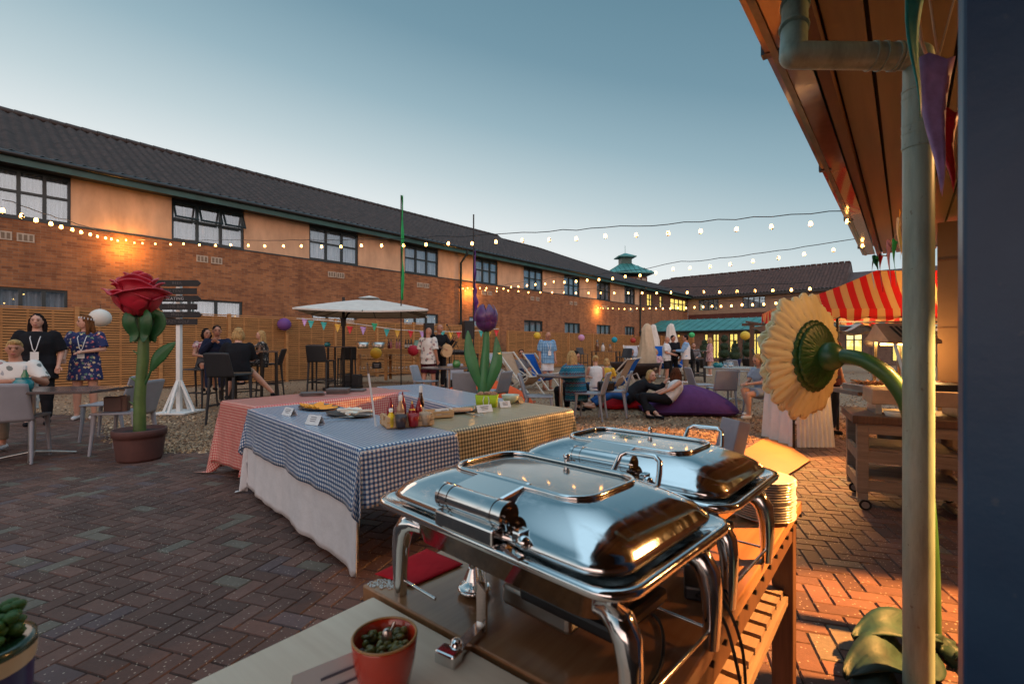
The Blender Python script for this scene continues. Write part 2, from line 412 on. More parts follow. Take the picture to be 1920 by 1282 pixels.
# loose gravel / bark chips as one heap of small faceted stones
g=MB(); tones=[]; rnd=random.Random(5)
pal=[(.46,.27,.14),(.30,.16,.085),(.55,.35,.20),(.16,.09,.055),(.62,.44,.29)]
vs=[];fs=[]
for k in range(44000):
    d=6.0*(1-rnd.random())**-.42
    if d>24: continue
    x=rnd.uniform(-1.15,1.05)*d; yb=bnd(x)
    y=d-.2
    if y<yb+rnd.uniform(-.18,.02): continue
    s_=rnd.uniform(.008,.022)*(1+d/30); a=rnd.random()*6.28; z=-.01+rnd.uniform(0,.012)
    n0=len(vs); ex=rnd.uniform(.5,1)
    for q in range(4):
        aa=a+q*1.57; vs.append((x+s_*cos(aa)*(1 if q%2 else ex),y+s_*sin(aa)*(1 if q%2 else ex),z+rnd.uniform(-.3,.3)*s_))
    vs.append((x+rnd.uniform(-.3,.3)*s_,y,z+s_*rnd.uniform(.5,1)))
    fs+=[(n0,n0+1,n0+4),(n0+1,n0+2,n0+4),(n0+2,n0+3,n0+4),(n0+3,n0,n0+4)]
    c=rnd.choice(pal); m_=rnd.uniform(.7,1.2); tones+=[(c[0]*m_,c[1]*m_,c[2]*m_,1)]*4
g.add(vs,fs); g.keep=1
stuff(g.build('gravel',attrmat('gravel_chip',0,0,.9,False),colattr=tones),'loose tan and brown gravel chips spread across the courtyard','gravel')
# ================================================================== LEFT WING
DX,DY=.655,.756
def wt(px,Wd):
    u=(px-960)/F; d=Wd/(-DY*u+DX); return DX*d*u+DY*d
def wz(px,py,Wd):
    u=(px-960)/F; d=Wd/(-DY*u+DX); return CH+(HY-py)/F*d
def wpt(t,Wd,z=0): return V((-DY*Wd+DX*t, DX*Wd+DY*t, z))
WA=19.5; RZ=atan2(DY,DX)
M['frame']=mat('dark_teal_frame',(.010,.022,.026),.45)
M['teal']=mat('teal_paint',(.018,.075,.068),.5,var=.3,scale=2)
M['copper']=mat('verdigris_sheet',(.045,.21,.20),.5,var=.3,scale=1.2,bump=.2,bscale=8)
M['gutter']=mat('black_gutter',(.012,.013,.015),.35)
M['render']=mat('sand_render',(.58,.36,.22),.9,var=.24,scale=1.3,bump=.5,bscale=120,stretch=(1.2,1.2,.45))
M['brick']=brick_mat('orange_brick',(.42,.175,.07,1),(.18,.068,.032,1),(.30,.19,.12,1))
M['brick2']=brick_mat('brown_brick',(.20,.09,.055,1),(.11,.05,.035,1),(.17,.12,.09,1))
M['tile']=mat('dark_pantile',(.034,.023,.020),.62,var=.5,scale=3,bump=.3,bscale=40)
M['tile2']=mat('brown_pantile',(.066,.030,.022),.62,var=.5,scale=3,bump=.3,bscale=40)
m=NT('curtain'); n=m.noise(m.coord(scale=(9,9,.4)),2,3); m.base(m.ramp(n,[(.3,(.13,.16,.19)),(.7,(.42,.47,.52))])); m.set(Roughness=.9)
M['curtain']=m.mat
m=NT('window_glass'); gl=m.new('ShaderNodeBsdfGlossy'); gl.inputs['Roughness'].default_value=.02; tr=m.new('ShaderNodeBsdfTransparent'); ms=m.new('ShaderNodeMixShader')
ms.inputs[0].default_value=.17; gl.inputs[0].default_value=(.62,.85,1,1); m.link(tr.outputs[0],ms.inputs[1]); m.link(gl.outputs[0],ms.inputs[2]); m.link(ms.outputs[0],m.out.inputs[0]); M['pane']=m.mat
M['lit']=glow('lit_room',(1,.72,.16),1.5)
M['room']=mat('dark_room_gap_shade',(.02,.018,.016),.9)
def window(par,t0,t1,z0,z1,y,cols=3,split=.42,lit=False,opened=False,curt=True):
    """frame in a reveal; local x along wall, y into wall"""
    fr=MB(); w=.07
    fr.box(((t0+t1)/2,y-.0,z0+w/2),(t1-t0,.09,w)); fr.box(((t0+t1)/2,y,z1-w/2),(t1-t0,.09,w))
    for k in range(cols+1):
        x=t0+w/2+(t1-t0-w)*k/cols; fr.box((x,y+.001,(z0+z1)/2),(w if k in(0,cols) else w*1.25,.086,z1-z0-2*w+.002))
    zs=z1-(z1-z0)*split
    if split: fr.box(((t0+t1)/2,y+.002,zs),(t1-t0-2*w,.08,w))
    o=fr.build('window',M['frame'],par)
    MB().box(((t0+t1)/2,y+.01,(z0+z1)/2),(t1-t0-.1,.008,z1-z0-.1)).build('pane',M['pane'],o)
    if lit: MB().box(((t0+t1)/2,y+.16,(z0+z1)/2),(t1-t0-.02,.01,z1-z0-.02)).build('lit_blind',M['lit'],o)
    elif curt:
        n=int((t1-t0)*40); c=MB()
        ph=random.random()*9
        c.sheet(n,1,lambda u,v:(t0+.03+(t1-t0-.06)*u,y+.13+.022*sin(u*(t1-t0)*34+ph+sin(u*9)*1.5),z0+.03+(z1-z0-.06)*v)); c.build('curtain',M['curtain'],o)
    if opened:
        for k in range(cols):
            a=t0+(t1-t0)*k/cols; b=t0+(t1-t0)*(k+1)/cols
            Mx=Matrix.Translation(V(((a+b)/2,y-.05,z1-w)))@Matrix.Rotation(R(-28),4,'X'); q=MB(Mx); hh=(z1-zs)-w*.2; ww=(b-a)-.05
            for zz in (-.03,-hh): q.box((0,0,zz),(ww,.04,.06))
            for xx in(-1,1): q.box((xx*(ww/2-.03),0,-hh/2),(.06,.041,hh))
            q.build('top_light',M['frame'],o)
    return o
T0,T1=-14,wt(1290,WA)
root=thing('hotel_wing','long two storey brick hotel wing with sand coloured upper panels and dark tiled roof','building',wpt(0,WA),RZ)
Z0,ZB,ZE=0,4.9,6.34
up=[(-75,133),(322,458),(580,672),(759,822),(892,934),(982,1018),(1058,1087),(1119,1145),(1171,1191)]
upw=[(wt(a,WA),wt(b,WA)) for a,b in up]
# keep window widths plausible and spacing from the photo
lo=[(-60,127,'y'),(300,455,0),(585,670,0),(757,822,0),(880,932,0),(983,1018,0),(1059,1088,0),(1119,1145,0),(1172,1190,0)]
loz=(1.75,2.95)
low=[(wt(a,WA),wt(b,WA)) for a,b,_ in lo]
def wall_with_holes(holes,x0,x1,z0,z1,th=.3):
    b=MB(); x=x0
    for (a,c,h0,h1) in holes:
        b.box(((x+a)/2,th/2,(z0+z1)/2),(a-x,th,z1-z0))
        if h0>z0: b.box(((a+c)/2,th/2,(z0+h0)/2),(c-a,th,h0-z0))
        if h1<z1: b.box(((a+c)/2,th/2,(h1+z1)/2),(c-a,th,z1-h1))
        x=c
    b.box(((x+x1)/2,th/2,(z0+z1)/2),(x1-x,th,z1-z0)); return b
wall_with_holes([(a,b,*loz) for a,b in low],T0,T1,0,ZB).build('brick_wall',M['brick'],root)
lt=[(1213,1224),(1237,1243),(1257,1288)]
TP=wt(1199,WA)
ed=[T0]+[q for ab in upw for q in ab]+[TP]
for a,b in zip(ed[::2],ed[1::2]): MB().box(((a+b)/2,.13,(ZB+ZE)/2),(b-a,.26,ZE-ZB)).build('rendered_panel',M['render'],root)
wall_with_holes([(wt(a,WA),wt(b,WA),4.5 if i!=1 else 3.4,6.1) for i,(a,b) in enumerate(lt)],TP,T1,ZB,ZE,.3).build('upper_brick_wall',M['brick2'],root)
MB().box(((T0+T1)/2,.16,ZB+.0),(T1-T0,.36,.05)).build('string_course',M['frame'],root)
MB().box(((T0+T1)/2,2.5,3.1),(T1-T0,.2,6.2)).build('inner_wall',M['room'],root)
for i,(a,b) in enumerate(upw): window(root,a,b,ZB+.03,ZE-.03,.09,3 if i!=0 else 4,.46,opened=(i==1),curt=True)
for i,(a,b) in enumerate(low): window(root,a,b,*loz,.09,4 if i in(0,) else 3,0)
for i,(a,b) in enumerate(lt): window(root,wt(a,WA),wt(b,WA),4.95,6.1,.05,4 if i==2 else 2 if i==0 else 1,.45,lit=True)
# fascia, gutter, soffit, roof
MB().box(((T0+T1)/2,-.27,ZE+.02),(T1-T0,.56,.04)).build('soffit',M['gutter'],root)
MB().box(((T0+T1)/2,-.56,ZE+.06),(T1-T0,.03,.22)).build('fascia',M['teal'],root)
gt=MB(); gt.tube([(T0,-.63,ZE+.2),(T1,-.63,ZE+.2)],.075,8); gt.box(((T0+T1)/2,-.6,ZE+.24),(T1-T0,.1,.05)); gt.build('gutter',M['gutter'],root)
def pantiles(x0,x1,y0,z0,y1,z1f,pw=.30,cr=.33,amp=.035):
    """corrugated, stepped tile field; z1f(x) = ridge height"""
    b=MB(); nx=int((x1-x0)/pw*6); L_=hypot(y1-y0,z1f(x0)-z0); rows=int(L_/cr)
    vs=[];w=nx+1
    for r in range(rows):
        for e_ in (0,1):
            v=(r+e_*1.0)/rows; lift=.035*(1-e_)
            for i in range(w):
                x=x0+(x1-x0)*i/nx; ph=(x/pw)%1.0
                h=amp*(sin(2*pi*ph)+.35*sin(4*pi*ph+.6))+lift
                vs.append((x,y0+(y1-y0)*v,z0+(z1f(x)-z0)*v+h+.02))
    fs=[]
    for r in range(rows*2-1):
        for i in range(nx): fs.append((r*w+i,r*w+i+1,(r+1)*w+i+1,(r+1)*w+i))
    b.add(vs,fs,smooth=False)
    b.smooth=set(range(len(b.f))) ; return b
tB=wt(1010,WA+5)
def ridge(x):
    if x<wt(935,WA+5): return 9.5
    if x<tB: return 9.32
    return max(8.55,9.32-(x-tB)*.048)
pantiles(T0,T1+5,-.62,ZE+.22,5.0,ridge).build('roof',M['tile'],root)
rc=MB(); x=T0
while x<T1+4: rc.tube([(x,5.0,ridge(x)+.05),(x+.44,5.0,ridge(x+.44)+.05)],[.13,.115],8,cap=True); x+=.45
rc.build('ridge_tile',M['tile'],root)
b=MB(); b.add([(T0,5,9.5),(T1+5,5,8.5),(T1+5,11,5),(T0,11,5)],[(0,1,2,3)]); b.add([(T0,-.6,6.5),(T0,5,9.45),(T0,11,5)],[(0,1,2)]); b.build('rear_roof_slope',M['tile'],root)
for px in (862,1199):
    t=wt(px,WA); b=MB()
    b.tube([(t,-.6,ZE+.15),(t,-.6,ZE-.05),(t,-.1,ZE-.5),(t,-.1,.1)],.06,8)
    for z in (2.5,4.5): b.box((t,-.07,z),(.2,.1,.05))
    b.build('downpipe',M['frame'],root)
M['vent']=mat('cream_vent',(.42,.34,.26),.7)
for a,z in ((5,448),(48,451),(379,493),(406,496),(622,522),(638,524),(787,544),(799,545),(907,558),(918,560),(998,570),(1008,571),(1071,578),(1079,579),(1131,586),(1137,587),(1180,592),(1185,593)):
    t=wt(a,WA); v=MB(); v.box((t,-.015,4.38),(.36,.03,.24))
    o=v.build('air_vent',M['vent'],root)
    s2=MB()
    for q in range(3): s2.box((t-.11+.11*q,-.032,4.38),(.07,.006,.17))
    s2.build('louvre',mat('vent_slot',(.18,.13,.09),.9) if 'vs' not in M else M['vs'],o)
# ================================================================== FAR WING
NX,NY=DY,-DX
cor=wpt(T1,WA)
RZF=atan2(NY,NX)
far=thing('far_hotel_wing','far two storey hotel wing with brown tiled roof closing the courtyard','building',cor,RZF)
# local x along N (towards viewer, right), local y = away from the viewer
def far_t(px,off=0):
    u=(px-960)/F; cx,cy=cor[0]+DX*off,cor[1]+DY*off
    return (u*cy-cx)/(NX-u*NY)
FE=far_t(1589,5)
fh=[(far_t(a),far_t(b),5.0,6.15) for a,b in ((1310,1347),(1392,1435))]
wall_with_holes(fh,0,FE,4.6,6.3).build('rendered_wall',mat('dull_render',(.30,.20,.14),.9,var=.2,scale=2),far)
MB().box((FE/2,.15,2.3),(FE,.3,4.6)).build('brick_wall',brick_mat('red_brick',(.15,.04,.03,1),(.09,.025,.022,1),(.14,.08,.06,1)),far)
for a,b,c,d in fh: window(far,a,b,c,d,.09,4,0,curt=True)
MB().box((FE/2,2,3),(FE,.2,6)).build('inner_wall',M['room'],far)
MB().box((FE/2,-.56,6.32),(FE,.03,.22)).build('fascia',M['gutter'],far)
pantiles(-5,FE+.3,-.62,6.42,5,lambda x:9.35,amp=.04).build('roof',M['tile2'],far)
b=MB(); x=-4
while x<FE: b.box((x+.23,5,9.42+.02*(int(x*2)%2)),(.42,.28,.14),b=.03); x+=.47
b.build('ridge_tile',M['tile2'],far)
b=MB(); b.add([(FE+.25,-.6,6.4),(FE+.25,5,9.4),(FE+.25,10.5,6.4),(FE+.25,-.6,0),(FE+.25,10.5,0)],[(0,1,2),(3,0,2,4)]); b.add([(-5,5,9.35),(FE+.3,5,9.35),(FE+.3,10.6,6.3),(-5,10.6,6.3)],[(0,1,2,3)]); b.build('gable_end',M['tile2'],far)
# lower wing beyond the gable
b=MB(); b.add([(FE+.3,-.6,6.0),(FE+14,-.6,6.0),(FE+14,4.6,8.3),(FE+.3,4.6,8.3)],[(0,1,2,3)]); b.box((FE+7,2.5,3),(13.6,5,6)); b.build('lower_wing',M['tile2'],far)
# cupola
cu=thing('roof_cupola','green copper roofed turret rising behind the dark roofs','turret',(X(1172,62),62,0),R(45)+RZ)
b=MB(); b.box((0,0,8.4),(4.3,4.3,3.0)); b.build('turret_wall',M['brick2'],cu)
for k in range(4):
    b=MB(Matrix.Rotation(k*pi/2,4,'Z'))
    for q in range(6): b.box((-1.7+.68*q,-2.18,9.35),(.5,.06,.75))
    b.build('window_band',mat('turret_window',(.25,.24,.2),.3),cu)
hz=Z(516,62)
def pyr(mb,c,z0,z1,r0,r1):
    mb.add([(c[0]-r0,c[1]-r0,z0),(c[0]+r0,c[1]-r0,z0),(c[0]+r0,c[1]+r0,z0),(c[0]-r0,c[1]+r0,z0),(c[0]-r1,c[1]-r1,z1),(c[0]+r1,c[1]-r1,z1),(c[0]+r1,c[1]+r1,z1),(c[0]-r1,c[1]+r1,z1)],[(3,2,1,0),(4,5,6,7),(0,1,5,4),(1,2,6,5),(2,3,7,6),(3,0,4,7)])
b=MB(); pyr(b,(0,0),hz-.12,hz,2.95,2.95); pyr(b,(0,0),hz,Z(496,62),2.85,.7)
for k in range(4):
    for q in range(-4,5):
        f=abs(q)/4.5; b.M=Matrix.Rotation(k*pi/2,4,'Z'); x=q*.62
        zt=hz+(Z(496,62)-hz)*min(1,(2.85-abs(x))/2.15); b.bar((x,-2.86,hz+.03),(x if abs(x)>.7 else x,-max(.7,abs(x)),zt+.04),.05)
b.build('copper_roof',M['copper'],cu)
b=MB(); b.box((0,0,(Z(496,62)+Z(484,62))/2),(1.35,1.35,.95)); b.build('lantern',M['teal'],cu)
b=MB(); pyr(b,(0,0),Z(484,62),Z(482,62),1.15,1.15); pyr(b,(0,0),Z(482,62),Z(475,62),1.1,.1); b.tube([(0,0,Z(476,62)),(0,0,Z(461,62))],.025,6); b.build('cap_roof',M['copper'],cu)
# ================================================================== LEAN-TO
lp=wpt(wt(1204,WA),WA)
ln=thing('lean_to_hall','single storey hall with green standing seam roof and tall lit windows','building',lp,RZF)
def lt_t(px): u=(px-960)/F; return (u*lp[1]-lp[0])/(NX-u*NY)
LE=lt_t(1900)
wins=[(1248,1256),(1262,1276),(1320,1328),(1336,1349),(1367,1384),(1409,1427),(1585,1618),(1672,1720)]
wins=[(lt_t(a),lt_t(b)) for a,b in wins]
wall_with_holes([(a,b,.25 if i>2 else 1.4,2.28) for i,(a,b) in enumerate(wins)],0,LE,0,2.6).build('stone_wall',mat('brown_block_wall',(.16,.10,.075),.9,var=.3,scale=4,bump=.3,bscale=20),ln)
for i,(a,b) in enumerate(wins): window(ln,a,b,.25 if i>2 else 1.4,2.28,.06,2 if i!=2 else 1,.28 if i>2 else 0,lit=True)
b=MB(); rz1=3.72
b.add([(-1,-.5,2.55),(LE,-.5,2.55),(LE,4,rz1),(-1,4,rz1),(-1,-.5,2.47),(LE,-.5,2.47)],[(0,1,2,3),(4,5,1,0)])
x=-.8
while x<LE: b.bar((x,-.5,2.58),(x,4,rz1+.03),.04,.05); x+=.62
b.build('standing_seam_roof',M['copper'],ln)
b=MB(); b.tube([(-.5,-.56,2.5),(LE,-.56,2.5)],.07,8); b.build('gutter',M['frame'],ln)
MB().box((LE/2,5.5,1.8),(LE,3,3.6)).build('core_wall',M['brick2'],ln)
for px in (1290,1395,1640): b=MB(); b.tube([(lt_t(px),-.1,.1),(lt_t(px),-.1,2.5)],.05,8); b.build('downpipe',M['teal'],ln)
# ================================================================== FENCES
M['slat']=wood('cedar_slat',(.22,.10,.032,1),(.48,.23,.075,1),.7,axis=0,fine=3)
def fence(name,label,p0,p1,h,panel=1.85,slat=.047,gap=.023,first=True):
    d=V(p1)-V(p0); L_=d.length; rz=atan2(d.y,d.x)
    r=thing(name,label,'fence',p0,rz,'slatted timber fences round the courtyard')
    n=max(1,round(L_/panel)); w=L_/n
    for k in range(n):
        b=MB(); z=.06
        dz=random.uniform(-.015,.02)
        while z<h-.03+dz:
            b.box((k*w+w/2,random.uniform(-.003,.003),z+slat/2),(w-.10,.02,slat)); z+=slat+gap
        for x in (.25,.5,.75): b.box((k*w+w*x,.03,h/2),(.045,.03,h-.1))
        b.box((k*w+w/2,0,h+dz),(w-.1,.05,.03)); b.build('slat_panel',M['slat'],r); MB().box((k*w+w/2,.058,h/2),(w-.1,.004,h-.08)).build('gap_shade',M['room'],r)  # dark sheet stands in for the shade seen through the slat gaps
    for k in range(n+1): MB().box((k*w,-.005,h/2+.02),(.1,.1,h+.06),b=.006).build('post',M['slat'],r)
    return r
WF=17.7
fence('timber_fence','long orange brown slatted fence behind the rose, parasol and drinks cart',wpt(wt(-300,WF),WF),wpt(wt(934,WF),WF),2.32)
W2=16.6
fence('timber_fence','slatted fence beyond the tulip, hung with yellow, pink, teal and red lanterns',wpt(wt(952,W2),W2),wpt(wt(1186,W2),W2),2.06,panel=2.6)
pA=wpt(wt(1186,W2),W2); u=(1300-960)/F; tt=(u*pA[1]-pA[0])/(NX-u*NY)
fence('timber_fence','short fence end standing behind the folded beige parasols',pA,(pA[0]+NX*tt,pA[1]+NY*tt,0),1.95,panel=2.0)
# ================================================================== FOREGROUND WORK TABLES
TD=V((.629,.777,0)); TN=V((.777,-.629,0)); RT=atan2(.777,.629)
def TS(s,t,z=0): return TN*s+TD*t+V((0,0,z))
M['block']=wood('oiled_beech_top',(.30,.125,.05,1),(.44,.21,.095,1),.26,axis=0,coat=.25,fine=4,scale=.9,bump=.05)
M['block2']=wood('pale_beech_top',(.70,.49,.35,1),(.84,.64,.48,1),.42,axis=1,fine=4,scale=.9,bump=.05)
M['dwood']=wood('dark_stained_wood',(.05,.022,.012,1),(.12,.055,.03,1),.5,axis=2)
M['gwood']=wood('weathered_wood',(.13,.085,.06,1),(.26,.18,.13,1),.7,axis=0)
TT=.72
def worktable(label,s0,s1,t0,t1,top):
    r=thing('work_table',label,'table',TS((s0+s1)/2,(t0+t1)/2),RT,'wooden serving tables placed end to end'); a,b=t1-t0,s1-s0
    mb=MB(); mb.box((0,0,TT-.02),(a,b,.04),b=.004); mb.build('tabletop',M[top],r)
    mb=MB()
    for y in(-1,1): mb.box((0,y*(b/2-.03),TT-.085),(a-.02,.025,.09))
    for x in(-1,1): mb.box((x*(a/2-.03),0,TT-.085),(.025,b-.085,.09))
    mb.build('apron',M['dwood'],r)
    x=-a/2+.05
    while x<a/2: mb=MB(); mb.tube([(x,-b/2+.018,TT-.055),(x,-b/2-.0,TT-.055)],.007,8); mb.build('bolt',M['black'],r); x+=.09
    for x in(-1,1):
        for y in(-1,1): MB().box((x*(a/2-.05),y*(b/2-.05),(TT-.041)/2),(.07,.07,TT-.041),b=.004).build('leg',M['dwood'],r)
    mb=MB(); x=-a/2+.12
    while x<a/2-.1: mb.box((x,0,.4),(.055,b-.09,.02)); x+=.078
    for y in(-1,1): mb.box((0,y*(b/2-.05),.375),(a-.15,.04,.028))
    mb.build('slatted_shelf',M['gwood'],r)
    return r
worktable('warm brown beech work table under the two chafing dishes',-1.016,-.288,.678,2.08,'block')
worktable('pale beech work table nearest the camera, carrying the red pot',-.95,-.22,-.78,.662,'block2')
# ---- chafing dishes
def rrect(hx,hy,r,n=7,z=0):
    pts=[]
    for cx,cy,a0 in ((hx-r,hy-r,0),(-hx+r,hy-r,90),(-hx+r,-hy+r,180),(hx-r,-hy+r,270)):
        for k in range(n+1):
            a=R(a0+90*k/n); pts.append((cx+r*cos(a),cy+r*sin(a),z))
    return pts
def loft(mb,secs,cap0=False,cap1=False,smooth=True):
    n=len(secs[0]); vs=[p for s_ in secs for p in s_]; fs=[]
    for i in range(len(secs)-1):
        for k in range(n):
            l=(k+1)%n; fs.append((i*n+k,i*n+l,(i+1)*n+l,(i+1)*n+k))
    if cap0: fs.append(tuple(range(n))[::-1])
    if cap1: fs.append(tuple(range((len(secs)-1)*n,len(secs)*n)))
    return mb.add(vs,fs,smooth=smooth)
m=NT('tinted_lid_glass'); m.base((.035,.05,.05,1)); m.set(Roughness=.22,Metallic=0,Coat_Weight=1,Coat_Roughness=.05); n=m.noise(m.coord(),9,3); r_=m.ramp(n,[(.35,(.12,)*3),(.7,(.3,)*3)]); m.link(r_,m.b.inputs['Roughness'])
m.b.inputs['Specular IOR Level'].default_value=1.0; M['lidglass']=m.mat
def chafer(label,s,t,rz):
    r=thing('chafing_dish',label,'chafing dish',TS(s,t,TT),RT-pi/2+rz,'polished chafing dishes on the work table')
    C=M['chrome']
    mb=MB()
    loft(mb,[rrect(.235,.135,.05,z=.135),rrect(.25,.15,.05,z=.145),rrect(.262,.162,.05,z=.20),rrect(.30,.188,.05,z=.212),rrect(.318,.206,.055,z=.217),rrect(.328,.216,.06,z=.224),rrect(.330,.218,.06,z=.232),rrect(.326,.214,.06,z=.238),rrect(.315,.203,.055,z=.236),rrect(.29,.178,.05,z=.228),rrect(.27,.165,.05,z=.226)],True,True)
    mb.build('pan_frame',C,r)
    mb=MB()
    loft(mb,[rrect(.288,.182,.06,z=.236),rrect(.300,.194,.065,z=.241),rrect(.302,.196,.065,z=.250),rrect(.296,.190,.065,z=.257),rrect(.294,.188,.065,z=.259),rrect(.291,.185,.065,z=.263),rrect(.283,.178,.063,z=.270),rrect(.265,.164,.06,z=.280),rrect(.240,.146,.058,z=.291),rrect(.215,.128,.056,z=.300),rrect(.192,.111,.054,z=.307),rrect(.176,.098,.05,z=.309)])
    lid=mb.build('lid',C,r)
    loft(mb2:=MB(),[rrect(.178,.100,.05,z=.307),rrect(.120,.060,.03,z=.3085)],False,True); mb2.build('lid_window',M['lidglass'],lid)
    mb=MB(); mb.tube(rrect(.182,.103,.052,z=.311),.0058,8,closed=True); mb.build('window_ring',C,lid)
    mb=MB(); mb.tube([(-.01,.103,.312),(-.01,.103,.322)],.006,10); mb.ball((-.01,.103,.325),.008); mb.build('knob',C,lid)
    # lift handle on the far long side
    mb=MB(); mb.tube([(.055,.178,.268),(.06,.20,.300),(.065,.212,.323),(.08,.219,.331),(.15,.219,.331),(.165,.212,.323),(.17,.20,.300),(.175,.178,.268)],.0062,10); mb.build('lid_handle',C,lid)
    # roll hinge on the near long side
    mb=MB(); T=Matrix.Translation(V((-.015,-.135,.292)))@Matrix.Rotation(R(9),4,'X')
    mb.box((0,0,0),(.135,.105,.035),M=T,b=.006); mb.tube([(-.09,-.188,.286),(.09,-.188,.286)],.0235,20); 
    for x in(-.085,-.06,.06,.085): mb.tube([(x-.004,-.188,.286),(x+.004,-.188,.286)],.0248,20)
    mb.tube([(.088,-.188,.286),(.094,-.188,.286)],.015,16)
    mb.box((0,-.205,.252),(.16,.03,.03),b=.004); mb.box((.118,-.188,.262),(.02,.03,.02),b=.004)
    mb.build('hinge',C,r)
    mb=MB(); mb.ball((.13,-.197,.256),(.014,.012,.012)); mb.bar((.10,-.213,.246),(.15,-.222,.243),.012,.006); mb.build('latch',C,r)
    for x in(-1,1):
        for y in(-1,1):
            mb=MB(); mb.tube([(x*.235,y*.135,.165),(x*.262,y*.142,.172),(x*.283,y*.146,.166),(x*.296,y*.149,.145),(x*.302,y*.151,.11),(x*.303,y*.152,.06),(x*.301,y*.152,.0)],[.013,.019,.0235,.023,.020,.0175,.015],14)
            mb.tube([(x*.262,y*.142,.172),(x*.268,y*.144,.2),(x*.27,y*.145,.212)],[.014,.009,.006],10); mb.build('leg',C,r)
    mb=MB()
    mb.tube([(-.3,-.15,.035),(-.17,-.15,.035)],.0035,8); mb.tube([(-.3,.15,.035),(.3,.15,.035)],.0035,8)
    mb.tube([(.302,-.15,.035),(.302,.15,.035)],.0035,8)
    mb.tube([(-.18,-.03,.11),(-.18,-.03,.012)],.0115,14); mb.lathe([(.0,.0),(.036,.0),(.04,.006),(.036,.012),(.02,.006),(.0,.006)],24,(-.18,-.03,.006)); mb.lathe([(.024,0),(.013,.025)],20,(-.18,-.03,.035))
    mb.build('drain_post',C,r)
    mb=MB()
    mb.tube([(-.14,-.05,.07),(-.08,-.10,.072)],.014,12); mb.box((-.06,-.115,.045),(.05,.004,.085),rz=R(-20)); 
    mb.bar((-.055,-.12,.012),(-.03,-.205,.010),.022,.012); mb.box((-.03,-.225,.008),(.045,.03,.028),b=.004,rz=R(12)); mb.ball((-.033,-.205,.02),.013)
    mb.build('lid_support_arm',C,r)
    mb=MB(); mb.box((.03,.0,.055),(.18,.12,.045),b=.01); mb.box((.03,0,.078),(.10,.09,.006)); mb.build('heater_tray',M['steel'],r)
    mb=MB(); mb.box((.12,.02,.088),(.22,.20,.028),b=.008); mb.build('heating_element',M['black'],r)
    return r
chafer('nearest polished steel chafing dish with glass lid window and roll hinge',-.597,.835,R(-5))
chafer('second polished steel chafing dish standing behind, beside the plate stack',-.59,1.30,R(-3))
# ---- plates
pl=thing('serving_plate','white plate in the tall stack at the right end of the work table','plate',TS(-.362,1.80,TT+.001),0,'stacked white plates')
mb=MB(); mb.lathe([(.045,0),(.048,.004),(.07,.008),(.088,.013),(.0885,.0145),(.07,.0105),(.045,.007),(.0,.006)],36); mb.build('plate_disc',mat('glazed_china',(.70,.66,.58),.15,var=.03,coat=.4),pl)
pl.scale=(1.1,1.1,1)
for k in range(1,16):
    dup(pl,TS(-.362+random.uniform(-.002,.002),1.80+random.uniform(-.002,.002),TT+.001+.0082*k),0)
# ---- small foreground objects
def quad_sheet(pts,z,mat_,name,label,cat,th=.002):
    a=[G(x,y,z) for x,y in pts]; mb=MB()
    def f(u,v):
        p=a[0].lerp(a[1],u).lerp(a[3].lerp(a[2],u),v); p=p.copy(); p.z=z+.0025+.003*noise.noise(p*14)+.002; return p
    mb.sheet(14,10,f); o=mb.build(name,mat_,solid=th); tag(o,label,cat); return o
quad_sheet([(703,1080),(800,1031),(868,1060),(772,1102)],TT,M['c_red'],'napkin','folded red napkin on the corner of the work table','napkin')
pot=thing('red_pot','small glossy red ceramic pot full of green pickles and a spoon','pot',TS(0,0)+V((-.212,.80,TT)),0)
mb=MB(); mb.lathe([(.0,.0),(.034,.0),(.038,.004),(.050,.06),(.0535,.095),(.052,.099),(.049,.096),(.044,.06),(.036,.02),(0,.018)],40,cap=False); mb.build('bowl',mat('red_glaze',(.50,.035,.01),.2,coat=.7,var=.12),pot)
mb=MB(); mb.tube([(.0517*cos(a),.0517*sin(a),.0985) for a in [k*pi/20 for k in range(40)]],.0022,6,closed=True); mb.build('rim',mat('ochre_glaze',(.45,.2,.06),.3),pot)
mb=MB()
for k in range(60):
    a=random.random()*6.28; q=.038*sqrt(random.random()); mb.ball((q*cos(a),q*sin(a),.077+random.uniform(0,.012)),(random.uniform(.005,.010),random.uniform(.005,.008),random.uniform(.004,.01)),7,5)
mb.build('pickles',mat('pickle_green',(.12,.10,.02),.35,var=.6,scale=60),pot)
mb=MB(); mb.tube([(.0,.005,.08),(.012,.018,.11)],.0025,6); mb.ball((.003,.0,.096),(.009,.006,.014)); mb.build('spoon',M['steel'],pot)
M['card']=mat('white_card',(.66,.64,.62),.7,var=.04); M['ink']=mat('faint_ink',(.12,.12,.16),.8)
def tent(label,p,rz,w=.1,h=.055,n=3,mt='card'):
    r=thing('name_card',label,'card',p,rz,'folded cards beside the food'); mb=MB()
    mb.add([(-w/2,-h*.5,0),(w/2,-h*.5,0),(w/2,0,h),(-w/2,0,h),(w/2,h*.5,0),(-w/2,h*.5,0)],[(0,1,2,3),(3,2,4,5)]); o=mb.build('folded_card',M[mt],r,solid=.0012)
    mb=MB()
    for k in range(n):
        zz=h*(.75-.2*k); yy=-h*.5+zz*.5-.0018; ww=w*random.uniform(.35,.65); mb.add([(-ww/2,yy-.0007,zz),(ww/2,yy-.0007,zz),(ww/2,yy+.0010-.0007,zz+.004),(-ww/2,yy+.0003,zz+.004)],[(0,1,2,3)])
    mb.build('handwriting',M['ink'],r,solid=.0003); return r
tent('plain white card leaning beside the red pot',V((-.285,.775,TT)),R(38),.13,.075,2)
hp=thing('herb_pot','small blue banded pot of green herbs at the lower left edge','plant pot',V((-.655,.585,TT)),0)
